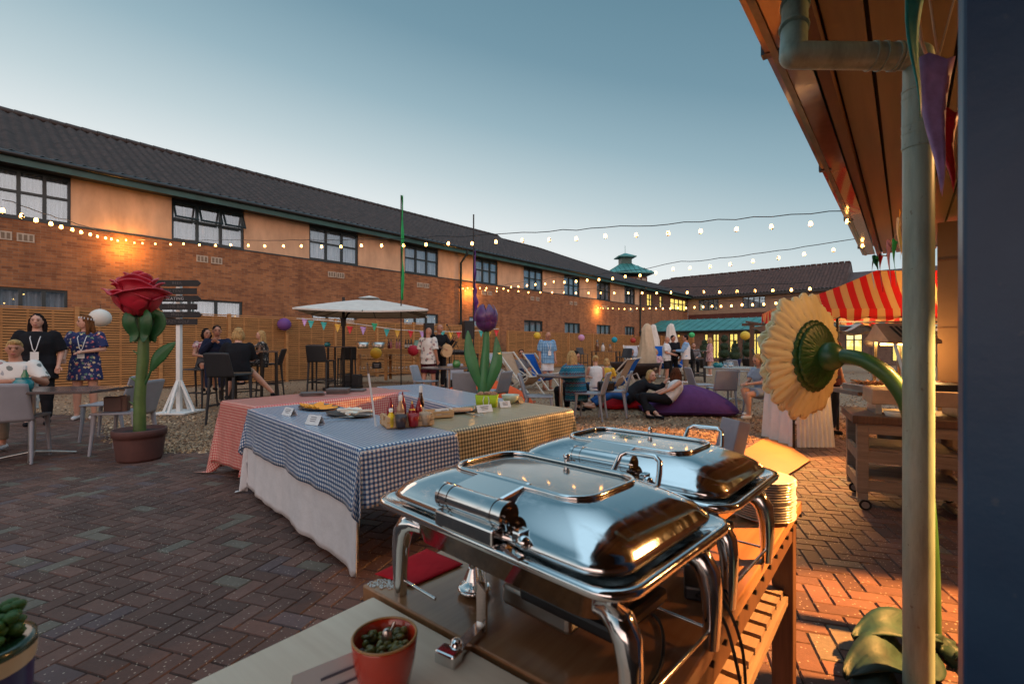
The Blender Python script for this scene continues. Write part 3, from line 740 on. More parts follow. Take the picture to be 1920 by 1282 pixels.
mb=MB(); mb.lathe([(.036,0),(.045,.0),(.052,.20),(.055,.205),(.055,.215),(.048,.215)],30); mb.build('pot_body',mat('bottle_green_pot',(.015,.05,.025),.25,coat=.5),hp)
mb=MB(); mb.lathe([(.0535,.185),(.0555,.195),(.0555,.205)],30,cap=False); mb.build('cream_ring',mat('cream_glaze',(.5,.42,.3),.3),hp)
mb=MB(); mb.lathe([(.0485,.08),(.0525,.185)],30,cap=False); mb.build('blue_band',mat('blue_glaze',(.02,.02,.12),.3),hp)
mb=MB()
for k in range(130):
    a=random.random()*6.28; q=.04*sqrt(random.random()); h=random.uniform(.05,.1); d=random.uniform(0,.03)
    mb.ball((q*cos(a),q*sin(a),.19+h*.6),(.009,.009,.006),6,4); mb.tube([(q*cos(a)*.6,q*sin(a)*.6,.19),(q*cos(a),q*sin(a),.19+h*.6)],.0015,4)
mb.build('leaves',mat('herb_green',(.03,.12,.015),.6,var=.4),hp)
# adapter and cables on the table edge
ad=thing('power_adapter','black power adapter box at the table edge under the second chafing dish','adapter',TS(-.37,1.17,TT),RT+R(20))
MB().box((0,0,.016),(.12,.075,.032),b=.006).build('adapter_body',mat('black_plastic',(.02,.022,.03),.3),ad)
def cable(label,pts,r=.0035):
    mb=MB(); P_=[TS(*q) for q in pts]
    out=[]
    for i in range(len(P_)-1):
        a=P_[max(0,i-1)];b=P_[i];c=P_[i+1];d=P_[min(len(P_)-1,i+2)]
        for k in range(8):
            t=k/8; out.append(.5*((2*b)+(c-a)*t+(2*a-5*b+4*c-d)*t*t+(3*b-3*c+d-a)*t**3))
    out.append(P_[-1]); mb.tube(out,r,8); return tag(mb.build('cable',M['black']),label,'cable','black power cables over the table edge')
cable('black cable looping from the adapter over the table edge, outer one',[(-.36,1.11,TT+.015),(-.31,1.08,TT+.02),(-.27,1.05,TT-.03),(-.24,1.03,.55),(-.22,.95,.3),(-.24,.8,.05)])
cable('black cable hanging from the adapter in a deeper loop below the table',[(-.37,1.13,TT+.015),(-.31,1.11,TT+.03),(-.262,1.10,TT-.06),(-.255,1.10,.5),(-.25,1.04,.3),(-.26,.9,.02)])
cable('black cable lying across the table between the dish legs',[(-.50,1.0,TT+.006),(-.40,.98,TT+.006),(-.34,.86,TT+.008),(-.33,.76,TT+.006),(-.36,.70,TT+.006)])
cs=thing('sign_holder','tilted slim sign holder standing behind the second chafing dish','sign',TS(-.50,1.74,TT),R(10))
T=Matrix.Rotation(R(14),4,'Y'); MB(T).box((0,0,.165),(.045,.10,.33),b=.003).build('sign_panel',mat('grey_card',(.30,.30,.36),.5),cs); MB().box((0,0,.006),(.08,.11,.012)).build('foot',M['steel'],cs)
mb=MB()
for k in range(260):
    a=random.random()*6.28; q=.035*sqrt(random.random()); p=G(728,1095,TT)+V((q*1.4*cos(a),q*.7*sin(a),.002)); s_=random.uniform(.001,.003); mb.box(p,(s_,s_,s_))
stuff(mb.build('spilled_salt',M['white']),'small drift of spilled white salt on the table corner','salt')
# ================================================================== BUFFET TABLES
red=(.50,.02,.03,1); blu=(.018,.045,.13,1); oli=(.07,.06,.03,1)
M['g_red']=gingham('red_gingham',red,(.70,.46,.36,1)); M['g_blu']=gingham('blue_gingham',(.010,.035,.13,1),(.80,.76,.70,1),midc=(.15,.26,.42,1)); M['g_oli']=gingham('olive_gingham',(.045,.04,.022,1),(.62,.50,.28,1))
BT=.735
def buffet(label,clabel,A,B,C,mt,drops,white=None,flare=.10,wlabel=''):
    """A near corner, B along length, C across; drops = (dA-B side, far side, A end, B end)"""
    A,B,C=V((*A,0)),V((*B,0)),V((*C,0)); e1=B-A; e2=C-A; L1,L2=e1.length,e2.length; d1,d2=e1/L1,e2/L2
    r=thing('trestle_table',label,'table',(A+B+C-A)/2+V((0,0,0)),atan2(d1.y,d1.x),'trestle tables set in a square')
    T=Matrix.Translation((B+C)/2)
    def pt(p,q,z): return A+d1*p+d2*q+V((0,0,z))
    mb=MB(); vs=[pt(a,b,z) for z in(BT-.03,BT-.004) for a,b in((.01,.01),(L1-.01,.01),(L1-.01,L2-.01),(.01,L2-.01))]
    mb.add(vs,[(0,1,2,3),(4,5,6,7),(0,1,5,4),(1,2,6,5),(2,3,7,6),(3,0,4,7)]); mb.build('tabletop',M['dwood'],r,world=True)
    for a in(.25,L1-.25):
        for b in(.1,L2-.1): mb=MB(); mb.tube([pt(a,b,0),pt(a,b,BT-.03)],.014,8); mb.build('leg',M['steel'],r,world=True)
    def clothm(dr,z0,fl,seed,name,mtl,lab,cat,uvm=True,res=.03):
        dn,df,da,db=dr; ps=[];p=-da
        np_=int((L1+da+db)/res); nq=int((L2+dn+df)/res)
        vs=[];uv=[];rn=random.Random(int(A.x*10)); ph=[rn.random()*6 for _ in range(6)]
        for j in range(nq+1):
            for i in range(np_+1):
                p=-da+(L1+da+db)*i/np_; q=-dn+(L2+dn+df)*j/nq
                cp=min(max(p,0),L1); cq=min(max(q,0),L2); ox,oy=p-cp,q-cq; h=hypot(ox,oy)
                base=A+d1*cp+d2*cq; z=z0
                if h>1e-6:
                    ang=atan2(oy,ox); dirv=d1*cos(ang)+d2*sin(ang)
                    s_=cp*1.0+cq*1.0+ang*.5
                    wv=sin(s_*7.3+ph[0])*.5+sin(s_*13.1+ph[1])*.3+sin(s_*23+ph[2])*.2
                    if abs(ox)>1e-6 and abs(oy)>1e-6: wv+=1.1*sin(ang*8+ph[3])
                    out=.006+fl*(h**.9)+(.05 if uvm else .03)*wv*(h/.7)**1.1
                    base=base+dirv*max(.005,out); z=z0-h*.985+ (.0 if z0-h>.01 else 0)
                    if z<.012: base=base+dirv*(.012-z)*.5; z=.012+.004*sin(s_*40)
                else: z+=.0015*noise.noise(V((p*4,q*4,seed)))
                vs.append((base.x,base.y,z)); uv.append((p,q))
        w=np_+1; mb=MB(); mb.add(vs,[(j*w+i,j*w+i+1,(j+1)*w+i+1,(j+1)*w+i) for j in range(nq) for i in range(np_)],smooth=True)
        o=mb.build(name,mtl,uvs=uv,solid=.0012); tag(o,lab,cat,'cloths over the trestle tables'); return o
    if white: clothm(white,BT-.001,.015,3,'tablecloth',M['c_white'],wlabel,'tablecloth',uvm=False,res=.035)
    clothm(drops,BT+.003,flare,int(A.x*10)%7,'tablecloth',M[mt],clabel,'tablecloth')
    return pt
A_=(-.833,2.63); B__=(-2.346,4.27)
p_blue=buffet('trestle table under the blue gingham cloth at the front left','navy and cream gingham cloth with the cheese platters and crate on it',A_,B__,(-.365,3.14),'g_blu',(.34,.10,.33,.24),(.70,.02,.05,.55),.07,'white floor length undercloth showing below the blue gingham')
buffet('trestle table under the olive gingham cloth, nearest the chafing dishes','olive and cream gingham cloth with the lime basket on it',(-.43,3.16),(.543,4.30),(-1.0,3.80),'g_oli',(.42,.34,.02,.3))
buffet('trestle table under the red gingham cloth at the left','red and cream gingham cloth reaching the ground, slate mats on it',(-2.98,4.92),(-1.86,6.50),(-2.36,4.42),'g_red',(.70,.3,.62,.02))
buffet('trestle table under the far blue gingham cloth with nothing on it','pale blue gingham cloth on the far empty trestle table',(.06,4.90),(-1.31,7.1),(-.50,4.42),'g_blu',(.32,.32,.05,.32))
# ---- food
M['slate']=mat('black_slate',(.02,.02,.022),.35,var=.2)
def dish(name,label,px,py,rx,ry,rz,kind):
    r=thing(name,label,'platter',G(px,py,BT+.006),rz); mb=MB()
    mb.rings([((0,0,0),rx*.6,ry*.6),((0,0,.004),rx*.8,ry*.8),((0,0,.018),rx,ry),((0,0,.02),rx*.98,ry*.98),((0,0,.012),rx*.75,ry*.75)],36); mb.build('plate',M['slate'],r)
    if kind=='melon':
        for k in range(13):
            mb=MB(); x=-rx*.62+k*rx*.1; T=Matrix.Translation(V((x,random.uniform(-.02,.02),.028)))@Matrix.Rotation(R(random.uniform(55,75)),4,'Y')@Matrix.Rotation(random.uniform(-.3,.3),4,'Z')
            pts=[(.04*cos(a),.09*sin(a)) for a in [R(-90+180*i/10) for i in range(11)]]; mb.prism(pts,-.006,.006,M=T); mb.build('cheese_slice',M['cheese'],r)
        for k in range(6): MB().box((-rx*.7+.02*k,-.02,.024),(.07,.05,.008),rz=k*.5,b=.002).build('slice',M['pork'],r)
    elif kind=='brie':
        for k in range(22):
            a=random.random()*6.28; q=random.uniform(0,.8); T=Matrix.Translation(V((q*rx*.8*cos(a),q*ry*.75*sin(a),.022+.018*(1-q)+.006*random.random())))@Matrix.Rotation(random.random()*6,4,'Z')@Matrix.Rotation(random.uniform(-.35,.35),4,'X')
            mb=MB(); mb.prism([(0,0),(.09,.018),(.095,0),(.09,-.018)],-.006,.007,M=T); mb.build('cheese_wedge',M['brie'],r)
    elif kind=='flat':
        mb=MB(); mb.rings([((0,0,.014),rx*.8,ry*.8),((0,0,.03),rx*.78,ry*.78),((0,0,.032),rx*.5,ry*.5)],26,wob=lambda a,z:1+.05*sin(a*5)); mb.build('flatbread',mat('flatbread',(.5,.25,.12),.7,var=.3,scale=25,bump=.5),r)
    return r
M['cheese']=mat('orange_cheese',(.78,.36,.03),.45,var=.1); M['pork']=mat('pale_ham',(.6,.36,.27),.5); M['brie']=mat('white_cheese',(.72,.66,.56),.5,var=.08)
dish('platter','round black platter of orange cheese slices on the blue cloth',598,766,.24,.15,R(-40),'melon')
dish('platter','black platter of white cheese wedges beside the condiment crate',656,778,.25,.15,R(-38),'brie')
dish('platter','small platter with a round flatbread on the olive cloth',859,773,.17,.11,R(30),'flat')
def tongs(label,px,py,rz,z):
    r=thing('serving_tongs',label,'tongs',G(px,py,z),rz,'steel serving tongs'); 
    for s_ in(-1,1):
        mb=MB(); mb.bar((-.10,s_*.001,0),(.09,s_*.018,0),.014,.002); mb.ball((.10,s_*.02,0),(.022,.012,.003)); mb.build('arm',M['steel'],r)
tongs('steel tongs lying in front of the orange cheese',632,783,R(35),BT+.03)
tongs('steel tongs resting on the white cheese wedges',672,775,R(-20),BT+.06)
tongs('steel tongs beside the flatbread',886,775,R(-50),BT+.02)
tent('white name card in front of the orange cheese platter',G(543,778,BT+.006),R(-38),.14,.06)
tent('white name card in front of the white cheese platter',G(591,795,BT+.006),R(-30),.14,.065)
tent('white name card beside the second wooden crate',G(832,781,BT+.006),R(35),.15,.065)
tent('white name card between the flatbread and the lime basket',G(907,772,BT+.006),R(35),.15,.06)
tent('small card just right of the lime basket',G(946,763,BT+.006),R(30),.11,.055)
tent('dark folded card right of the glass bowl',G(974,755,BT+.006),R(60),.1,.06,mt='slate')
M['pine']=wood('pale_pine',(.5,.28,.13,1),(.66,.42,.22,1),.6,axis=0)
def crate(label,px,py,L_,W_,H_,rz):
    r=thing('condiment_crate',label,'crate',G(px,py,BT+.006),rz,'pine condiment crates'); 
    MB().box((0,0,.006),(L_-.012,W_-.012,.008)).build('base_board',M['pine'],r)
    for s_ in(-1,1):
        mb=MB()
        for z in(.028,.072): mb.box((0,s_*(W_/2-.004),z*H_/.1),(L_,.008,.038*H_/.1),b=.001)
        mb.build('side_slats',M['pine'],r)
    for s_ in(-1,1):
        mb=MB(); x=s_*(L_/2-.011)
        mb.box((x,0,H_*.28),(.010,W_-.018,H_*.5)); mb.box((x,0,H_*.92),(.010,W_-.018,H_*.16))
        for y in(-1,1): mb.box((x,y*(W_/2-.045),H_*.68),(.010,.07 if W_>.14 else .05,H_*.34))
        mb.build('end_board',M['pine'],r)
    return r
CR=R(28)
crate('pine crate full of sauce bottles and dip cups on the blue cloth',763,797,.33,.21,.085,CR)
crate('second pine crate standing behind the sauce bottles',815,782,.26,.16,.06,CR)
cp=G(763,797,BT+.016); cx=V((cos(CR),sin(CR),0)); cy=V((-sin(CR),cos(CR),0))
def bottle(label,p,h,r_,c,capc,lab=None,grp='sauce bottles in the crate',name='sauce_bottle',squeeze=False,gl=False):
    r=thing(name,label,'bottle',p,random.random()*6,grp); mm=mat('bottle_fill',c,.12,coat=.5,var=.05)
    mb=MB(); mb.lathe([(0,0),(r_*.95,0),(r_,.01),(r_,h*.5),(r_*.97,h*.56),(r_*.5,h*.74),(r_*.4,h*.84)],24); mb.build('body',mm,r)
    mb=MB()
    if squeeze: mb.lathe([(r_*.9,h*.56),(r_*.9,h*.62),(r_*.3,h*.68),(r_*.18,h*.95)],20)
    else: mb.lathe([(r_*.5,h*.82),(r_*.5,h*.99),(r_*.42,h)],20)
    mb.build('cap',mat('bottle_cap',capc,.4,var=.05),r)
    if lab: mb=MB(); mb.lathe([(r_*1.012,h*.14),(r_*1.012,h*.44)],24,cap=False); mb.build('label_band',mat('paper_band',lab,.6,var=.15,scale=60),r)
redc=(.25,.008,.02)
for i,(a,b,h,r_,c,k,l,sq,lb) in enumerate([(-.10,.055,.20,.026,redc,(.2,.01,.02),None,1,'dark red squeeze bottle at the left of the pine crate'),
    (-.115,-.02,.125,.028,(.8,.5,.02),(.85,.8,.7),(.6,.35,.02),0,'small yellow mustard jar bottle with a white cap'),
    (-.045,.0,.21,.027,(.42,.24,.14),(.75,.7,.65),(.55,.4,.3),0,'tan sauce bottle with white cap and pale label'),
    (-.01,.075,.235,.026,redc,(.22,.01,.03),None,1,'tallest dark red squeeze bottle in the middle of the crate'),
    (.045,.03,.17,.025,redc,(.85,.5,.05),None,1,'red squeeze bottle with a yellow nozzle'),
    (.10,.05,.19,.026,redc,(.2,.01,.02),None,1,'dark red squeeze bottle at the right of the crate'),
    (.13,.105,.27,.026,(.03,.008,.008),(.75,.72,.7),(.5,.5,.5),0,'tall dark glass sauce bottle with white cap behind the crate')]):
    bottle(lb,cp+cx*a+cy*b-(V((0,0,.01)) if b>.1 else V((0,0,0))),h,r_,c,k,l,squeeze=bool(sq))
for (a,b,c,lb) in ((-.06,-.065,(.05,.03,.03),'dark dip cup at the front of the pine crate'),(.03,-.055,(.3,.01,.01),'red dip cup at the front of the pine crate'),(.12,-.03,(.45,.32,.2),'cream dip cup at the right end of the pine crate')):
    r=thing('dip_cup',lb,'cup',cp+cx*a+cy*b,0,'dip cups in the crate'); mb=MB(); mb.lathe([(.0,.0),(.03,.0),(.041,.085),(.038,.085),(.034,.065)],24,cap=False); mb.build('cup_body',mat('dip_shell',c,.3),r); mb=MB(); mb.lathe([(0,.0735),(.0365,.072)],20); mb.build('dip',mat('dip_fill',tuple(k*.8 for k in c),.3),r)
st_=thing('knife_rest','long steel serving blade standing upright behind the crate','utensil',cp+cx*-.19+cy*.10,CR); mb=MB(); mb.bar((0,0,-.006),(-.05,0,.36),.013,.003,up=(0,1,0)); mb.build('blade',M['white'],st_); mb=MB(); mb.bar((-.05,0,.36),(-.058,0,.43),.010,.010,up=(0,1,0)); mb.build('tip',M['steel'],st_)
bk=thing('lime_basket','lime green felt basket of brown bread rolls with white handles','basket',G(913,762,BT+.006),R(-4))
mb=MB(); w_,d_,h_=.20,.12,.11
loft(mb,[rrect(w_*.9,d_*.85/1,.02,z=0) and [(x*.45/.9*1.0,y*.5,z) for x,y,z in rrect(w_*.9,d_*.85,.02,z=0)],[(x*.5,y*.5,z) for x,y,z in rrect(w_,d_,.025,z=h_)]],True,False); mb.build('basket_body',mat('lime_felt',(.36,.50,.02),.85,var=.1),bk,solid=.006)
for s_ in(-1,1):
    mb=MB(); mb.tube([(s_*.018,-.061,.10),(s_*.028,-.066,.06),(s_*.022,-.066,.02),(0,-.063,.005)],.004,8); mb.build('handle',M['white'],bk)
mb=MB()
for k in range(26): mb.ball((random.uniform(-.085,.085),random.uniform(-.045,.045),.105+random.uniform(0,.02)),(.022,.018,.016),8,6)
mb.build('bread_rolls',mat('bread_crust',(.32,.16,.09),.8,var=.4,scale=40),bk)
bw=thing('glass_bowl','pale green glass bowl of sauce on the olive cloth','bowl',G(957,756,BT+.006),0); mb=MB(); mb.lathe([(0,0),(.04,0),(.075,.04),(.09,.085),(.085,.085),(.07,.045),(.03,.012)],28,cap=False); mb.build('bowl_shell',mat('pale_glass',(.45,.5,.38),.15,coat=.5),bw); MB().ball((0,0,.045),(.07,.07,.03)).build('sauce',mat('herb_sauce',(.4,.42,.28),.5,bump=.4,bscale=30),bw)
for (px,py,n,rz,lb) in ((585,741,3,.5,'left stack of grey slate mats on the red cloth'),(634,737,5,.2,'middle and tallest stack of slate mats on the red cloth'),(666,733,2,.1,'right pair of slate mats on the red cloth')):
    r=thing('slate_mats',lb,'mats',G(px,py,BT+.006),rz,'stacks of slate mats')
    for k in range(n): MB().box((random.uniform(-.01,.01),random.uniform(-.01,.01),.006+.012*k),(.24,.19,.010),rz=random.uniform(-.12,.12),b=.002).build('slate_mat',mat('grey_slate',(.10,.085,.085),.5,var=.3) if 'gs' not in M else M['gs'],r)
# ================================================================== RIGHT-HAND CANOPY
CD=V((.6347,.7727,0)); CN=V((.7727,-.6347,0)); RC=atan2(.7727,.6347)
def CS(s,t,z=0): return CN*s+CD*t+V((0,0,z))
CZ=2.70
cn=thing('eaves_canopy','overhanging timber soffit and green gutter of the building at the right','building',(0,0,0),RC)
M['soffit']=wood('brown_soffit_board',(.085,.065,.036,1),(.155,.115,.06,1),.4,axis=0,fine=2,scale=.5,bump=.05)
m=NT('grey_green_upvc'); v=m.coord(scale=(6,6,1)); c=m.ramp(m.noise(v,2.5,8,.7),[(.35,(.19,.28,.25)),(.6,(.31,.46,.42))]); c=m.mix(m.ramp(m.noise(m.coord(),34,3),[(.68,(0,)*3),(.74,(.7,)*3)]),c,(.12,.13,.10,1)); m.base(c); m.set(Roughness=.38); m.bump(m.noise(m.coord(),60,4),.12,.003); M['dgrey']=m.mat
TE=9.3
b=MB(); b.box((3.1,.45,CZ+.03),(12.4,.16,.03)); b.build('fascia_underside',mat('lacquered_fascia',(.22,.125,.075),.12,var=.25,scale=2,coat=.5),cn)
b=MB()
for (y,w,z) in ((.535,.02,.05),(.515,.012,.075),(.49,.03,.0)): b.box((3.1,y,CZ+.05+z),(12.4,w,.09))
b.box((3.1,.42,CZ+.15),(12.4,.2,.02)); b.build('gutter',mat('green_grey_gutter',(.10,.13,.10),.25,var=.2),cn)
b=MB()
for x in range(-2,10,2): b.box((x+.6,.505,CZ+.08),(.05,.085,.14))
b.build('gutter_bracket',M['gutter'],cn)
MB().box((3.1,.315,CZ-.0),(12.4,.05,.10)).build('edge_beam',mat('dark_brown_beam',(.07,.028,.014),.5),cn)
b=MB(); y=.285
while y>-2.2: b.box((3.1,y-.077,CZ+.02),(12.4,.140,.02)); y-=.158
b.build('soffit_boards',M['soffit'],cn)
MB().box((3.1,-.95,CZ+.06),(12.4,2.6,.04)).build('soffit_backing',M['room'],cn)
b=MB(); b.add([(-3.1,.5,CZ+.2),(TE,.5,CZ+.2),(TE,-4.5,CZ+2.2),(-3.1,-4.5,CZ+2.2)],[(0,1,2,3)]); b.build('roof',M['tile2'],cn)
MB().box((3.1,-2.3,1.35),(12.4,.2,2.7)).build('side_wall',M['brick2'],cn)
# swan neck and downpipe
dp=thing('rainwater_pipe','grey green downpipe with swan neck under the canopy gutter','pipe',P(1722,105,1.78)*V((1,1,0)) if 0 else V((X(1722,1.78),1.78,0)),0)
b=MB(); p0=P(1491,-8,1.93); p1=P(1487,104,1.80); p2=P(1722,107,1.78)
r_=.047; b.tube([p0,P(1489,60,1.86),p1],r_,20,cap=True); b.ball(p1,r_*.99,20,12); b.tube([p1,p2],r_,20); b.ball(p2,r_*.99,20,12); b.tube([p2,V((p2.x,p2.y,0))],r_,24)
b.build('pipe_run',M['dgrey'],dp,world=True)
def ring(a,c,w=.02,k=1.13): b=MB(); b.tube([a,a+(c-a).normalized()*w],r_*k,22); b.build('pipe_collar',M['dgrey'],dp,world=True)
for f in (.18,.55): q=p0.lerp(p1,f); ring(q,p1,.012)
for f in (.62,.70,.80,.83): q=p1.lerp(p2,f); ring(q,p2,.008,1.09)
for z in (.12,.15,.25,.28,.33): ring(p2-V((0,0,z)),p2-V((0,0,9)),.008,1.08)
b=MB(); b.tube([p2-V((0,0,.13)),p2-V((0,0,.34))],r_*1.05,22); b.build('pipe_socket',M['dgrey'],dp,world=True)
b=MB(); q=p2-V((0,0,.24)); b.box(q+V((.09,-.02,0)),(.10,.03,.03)); b.build('pipe_bracket',M['dgrey'],dp,world=True)
# near pillar
pr=thing('canopy_pillar','dark blue painted steel pillar filling the right edge','pillar',V((.702,.6056,0)),RC)
m=NT('navy_pillar_paint'); v=m.coord(); n=m.noise(v,3,6); n2=m.noise(v,26,4)
m.base(m.mix(m.ramp(n2,[(.64,(0,)*3),(.72,(.6,)*3)]),m.ramp(n,[(.3,(.010,.045,.11,1)),(.7,(.026,.085,.17,1))]),(.10,.13,.17,1))); m.set(Roughness=.42); m.bump(n2,.2,.004)
MB().box((0,-.16,1.34),(.08,.52,2.68),b=.004).build('shaft',m.mat,pr)
MB().box((0,0,.01),(.3,.28,.02)).build('base_plate',M['black'],pr)
MB().box((.042,.092,1.34),(.008,.012,2.6)).build('edge_trim',mat('pale_trim',(.3,.28,.33),.3,.5),pr)
# end wall and curved counter under the canopy
ew=thing('screen_wall','brown panelled screen wall under the far end of the canopy','wall',CS(.27,7.2),RC-pi/2)
b=MB(); b.box((1.1,0,1.34),(2.2,.08,2.66)); b.build('wall_panel',mat('brown_panel',(.13,.085,.06),.6,var=.15,scale=2),ew)
b=MB(); b.box((1.1,-.045,2.25),(2.2,.012,.02)); b.box((1.1,-.045,1.5),(2.2,.012,.008)); b.box((1.1,-.045,.9),(2.2,.012,.008)); b.build('panel_joint',M['dwood'],ew)
lt_=thing('bulkhead_lamp','lit warm wall lamp fixed under the soffit beside the pillar','lamp',CS(1.35,3.1,CZ-.08),0)
b=MB(); b.rings([((0,0,.05),.13,.13),((0,0,.08),.13,.13)],24); b.build('lamp_base',M['black'],lt_); MB().ball((0,0,.04),(.11,.11,.05)).build('lamp_globe',glow('lamp_glow',(1,.5,.14),5),lt_)
# ================================================================== STRIPED STALL
M['awn']=stripes('red_cream_stripe',[(.60,.02,.025,1),(.66,.42,.20,1)],.10,rough=.75,trans=.45)
ze=1.80; FL,FR,BR,BL=(3.54,6.5,ze),(9.0,6.3,ze),(9.2,7.9,ze),(4.02,7.7,ze); RL,RR=(5.05,6.66,2.34),(7.9,6.6,2.34)
sl=thing('striped_stall','red and cream striped stall roof with scalloped edge beside the canopy','market stall',(6,7,0),0)
b=MB(); uv=[]
def face(p,q,rp_,rq_,n=40):
    vs=[]
    for j in range(9):
        v=j/8
        for i in range(n+1):
            u_=i/n; a=V(p).lerp(V(q),u_); r2=V(rp_).lerp(V(rq_),u_); c=a.lerp(r2,v); c.z-=.03*sin(pi*v); vs.append(c)
    w=n+1; b.add(vs,[(j*w+i,j*w+i+1,(j+1)*w+i+1,(j+1)*w+i) for j in range(8) for i in range(n)],smooth=True)
    hx=abs(q[0]-p[0])>abs(q[1]-p[1])
    uv.extend([((c.x if hx else c.y),c.z) for c in vs])
    vs=[];K=int((V(q)-V(p)).length/.015); dn=(V(q)-V(p)).normalized(); nn=V((dn.y,-dn.x,0))
    for j in range(4):
        for i in range(K+1):
            a=V(p).lerp(V(q),i/K); s_=(a.x if hx else a.y); k=abs(sin(s_*pi/.40)); a=a+V((0,0,-(.11+.06*k)*j/3))+nn*(.012+.02*sin(s_*9)*j/3); vs.append(a)
    n0=K+1; b.add(vs,[(m_*n0+i,m_*n0+i+1,(m_+1)*n0+i+1,(m_+1)*n0+i) for m_ in range(3) for i in range(K)],smooth=True); uv.extend([((c.x if hx else c.y),c.z) for c in vs])
face(FL,FR,RL,RR); face(BR,BL,RR,RL); face(BL,FL,RL,RL); face(FR,BR,RR,RR)
b.build('striped_canopy',M['awn'],sl,world=True,uvs=uv)
for x,y in ((3.66,6.58),(5.02,7.4),(8.9,6.4),(9.1,7.8),(4.15,7.6)): b=MB(); b.tube([(x,y,0),(x,y,ze+.02)],.022,8); b.build('post',M['black'],sl,world=True)
b=MB()
for a,c in ((FL,FR),(FR,BR),(BR,BL),(BL,FL)): b.bar((V(a)-V((6.3,7.1,0)))*.97+V((6.3,7.1,-.06)),(V(c)-V((6.3,7.1,0)))*.97+V((6.3,7.1,-.06)),.025)
b.build('roof_frame',M['black'],sl,world=True)
b=MB(); 
def sw(u,v): x=4.3+3.6*u; return (x,7.75+.9*v,1.60+.07*cos(u*pi*10)-.05*v)
b.sheet(60,6,sw); b.build('ceiling_drape',M['canvas'],sl,world=True)
b=MB(); b.sheet(80,1,lambda u,v:(4.6+4*u,7.9,1.62-(.07+.05*abs(sin(u*30)))*v)); b.build('blue_valance',M['c_navy'],sl,world=True)
ct=thing('stall_counter','stall counter under a long white cloth beside the gerbera','table',(4.1,6.1,0),R(0))
MB().box((-.27,.35,.80),(.4,.7,.03)).build('counter_top',M['dwood'],ct)
b=MB(); b.sheet(60,8,lambda u,v:(-.50+(.42+.05*v)*u+.0,-.02-.05*v*(.3+.7*sin(u*26)**2),.82-.80*v)); b.sheet(40,8,lambda u,v:(-.50-.03*v*(1+sin(u*20)),-.02+.74*u,.82-.8*v)); b.sheet(2,2,lambda u,v:(-.5+.42*u,-.02+.74*v,.822)); b.build('white_cloth',M['c_white'],ct)
MB().box((-.55,-.05,.45),(.02,.02,.9)).build('post',M['black'],ct)
gc=thing('gas_cylinder','squat dark gas cylinder on the ground under the stall','cylinder',(4.75,6.0,0)); b=MB(); b.lathe([(0,.0),(.14,.0),(.15,.04),(.15,.24),(.12,.30),(.05,.33),(.04,.38)],24); b.build('shell',M['black'],gc); b=MB(); b.tube([(-.07,0,.36),(-.07,0,.42),(.07,0,.42),(.07,0,.36)],.012,8); b.build('handle',M['black'],gc)
# floor board
def gq(pts,z): return [G(x,y,z) for x,y in pts]
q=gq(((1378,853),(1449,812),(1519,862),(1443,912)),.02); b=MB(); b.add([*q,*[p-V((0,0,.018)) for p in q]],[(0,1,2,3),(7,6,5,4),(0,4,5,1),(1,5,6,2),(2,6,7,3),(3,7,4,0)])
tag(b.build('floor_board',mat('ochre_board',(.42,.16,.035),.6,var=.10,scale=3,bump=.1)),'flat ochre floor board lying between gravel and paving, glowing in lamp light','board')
# ---- wooden trolley with grill
tz=.75; tp=V((3.19,3.90,0))
tr_=thing('grill_trolley','weathered wooden trolley on castors carrying the grill, behind the pipe','trolley',tp,R(-28))
w_,d_=.72,.62
MB().box((0,0,tz-.03),(w_+.06,d_+.04,.06),b=.005).build('trolley_top',M['dwood'],tr_)
for x in(-1,1):
    for y in(-1,1):
        MB().box((x*(w_/2-.04),y*(d_/2-.04),(tz-.06+.14)/2),(.075,.075,tz-.20),b=.004).build('leg',M['gwood'],tr_)
        cas=MB(); cas.tube([(x*(w_/2-.04)+.02,y*(d_/2-.04)-.012,.042),(x*(w_/2-.04)+.02,y*(d_/2-.04)+.012,.042)],.042,20); o=cas.build('castor',M['black'],tr_)
        cas=MB(); cas.tube([(x*(w_/2-.04)+.02,y*(d_/2-.04)-.016,.042),(x*(w_/2-.04)+.02,y*(d_/2-.04)+.016,.042)],.026,16); cas.box((x*(w_/2-.04),y*(d_/2-.04),.112),(.07,.06,.05)); cas.bar((x*(w_/2-.04)-.02,y*(d_/2-.04)-.02,.09),(x*(w_/2-.04)-.08,y*(d_/2-.04)-.02,.10),.03,.006); cas.build('castor_fork',M['steel'],o)
for z in (.20,.43):
    b=MB()
    for y in(-1,1): b.box((0,y*(d_/2-.02),z),(w_-.15,.03,.085))
    for x in(-1,1): b.box((x*(w_/2-.02),0,z),(.03,d_-.15,.085))
    b.build('rail',M['gwood'],tr_)
    b=MB(); y=-d_/2+.05
    while y<d_/2-.03: b.box((0,y,z+.052),(w_-.155,.022,.014)); y+=.031
    b.build('shelf_slats',M['gwood'],tr_)
MB().box((0,-(d_/2-.012),tz-.10),(w_-.15,.03,.08)).build('top_rail',M['gwood'],tr_)
gr=thing('grill_unit','low steel counter grill with black tray on the wooden trolley','grill',tp+V((.04,.02,tz)),R(-28))
b=MB(); b.box((.03,0,.14),(.60,.42,.12),b=.006); b.build('grill_body',mat('warm_steel',(.42,.33,.25),.35,.8),gr)
b=MB(); b.box((.1,.0,.225),(.42,.34,.05)); b.build('black_tray',M['black'],gr)
for x in(-1,1): MB().box((x*.25+.03,0,.04),(.04,.36,.078)).build('foot',M['steel'],gr)
b=MB(); b.rings([((-.18,-.14,.0),.07,.06),((-.18,-.14,.03),.085,.07),((-.18,-.14,.035),.07,.06)],20); tag(b.build('butter_dish',mat('white_ceramic',(.6,.58,.52),.2),None),'small white dish under the counter grill on the trolley','dish').location+=tp+V((0,0,tz))
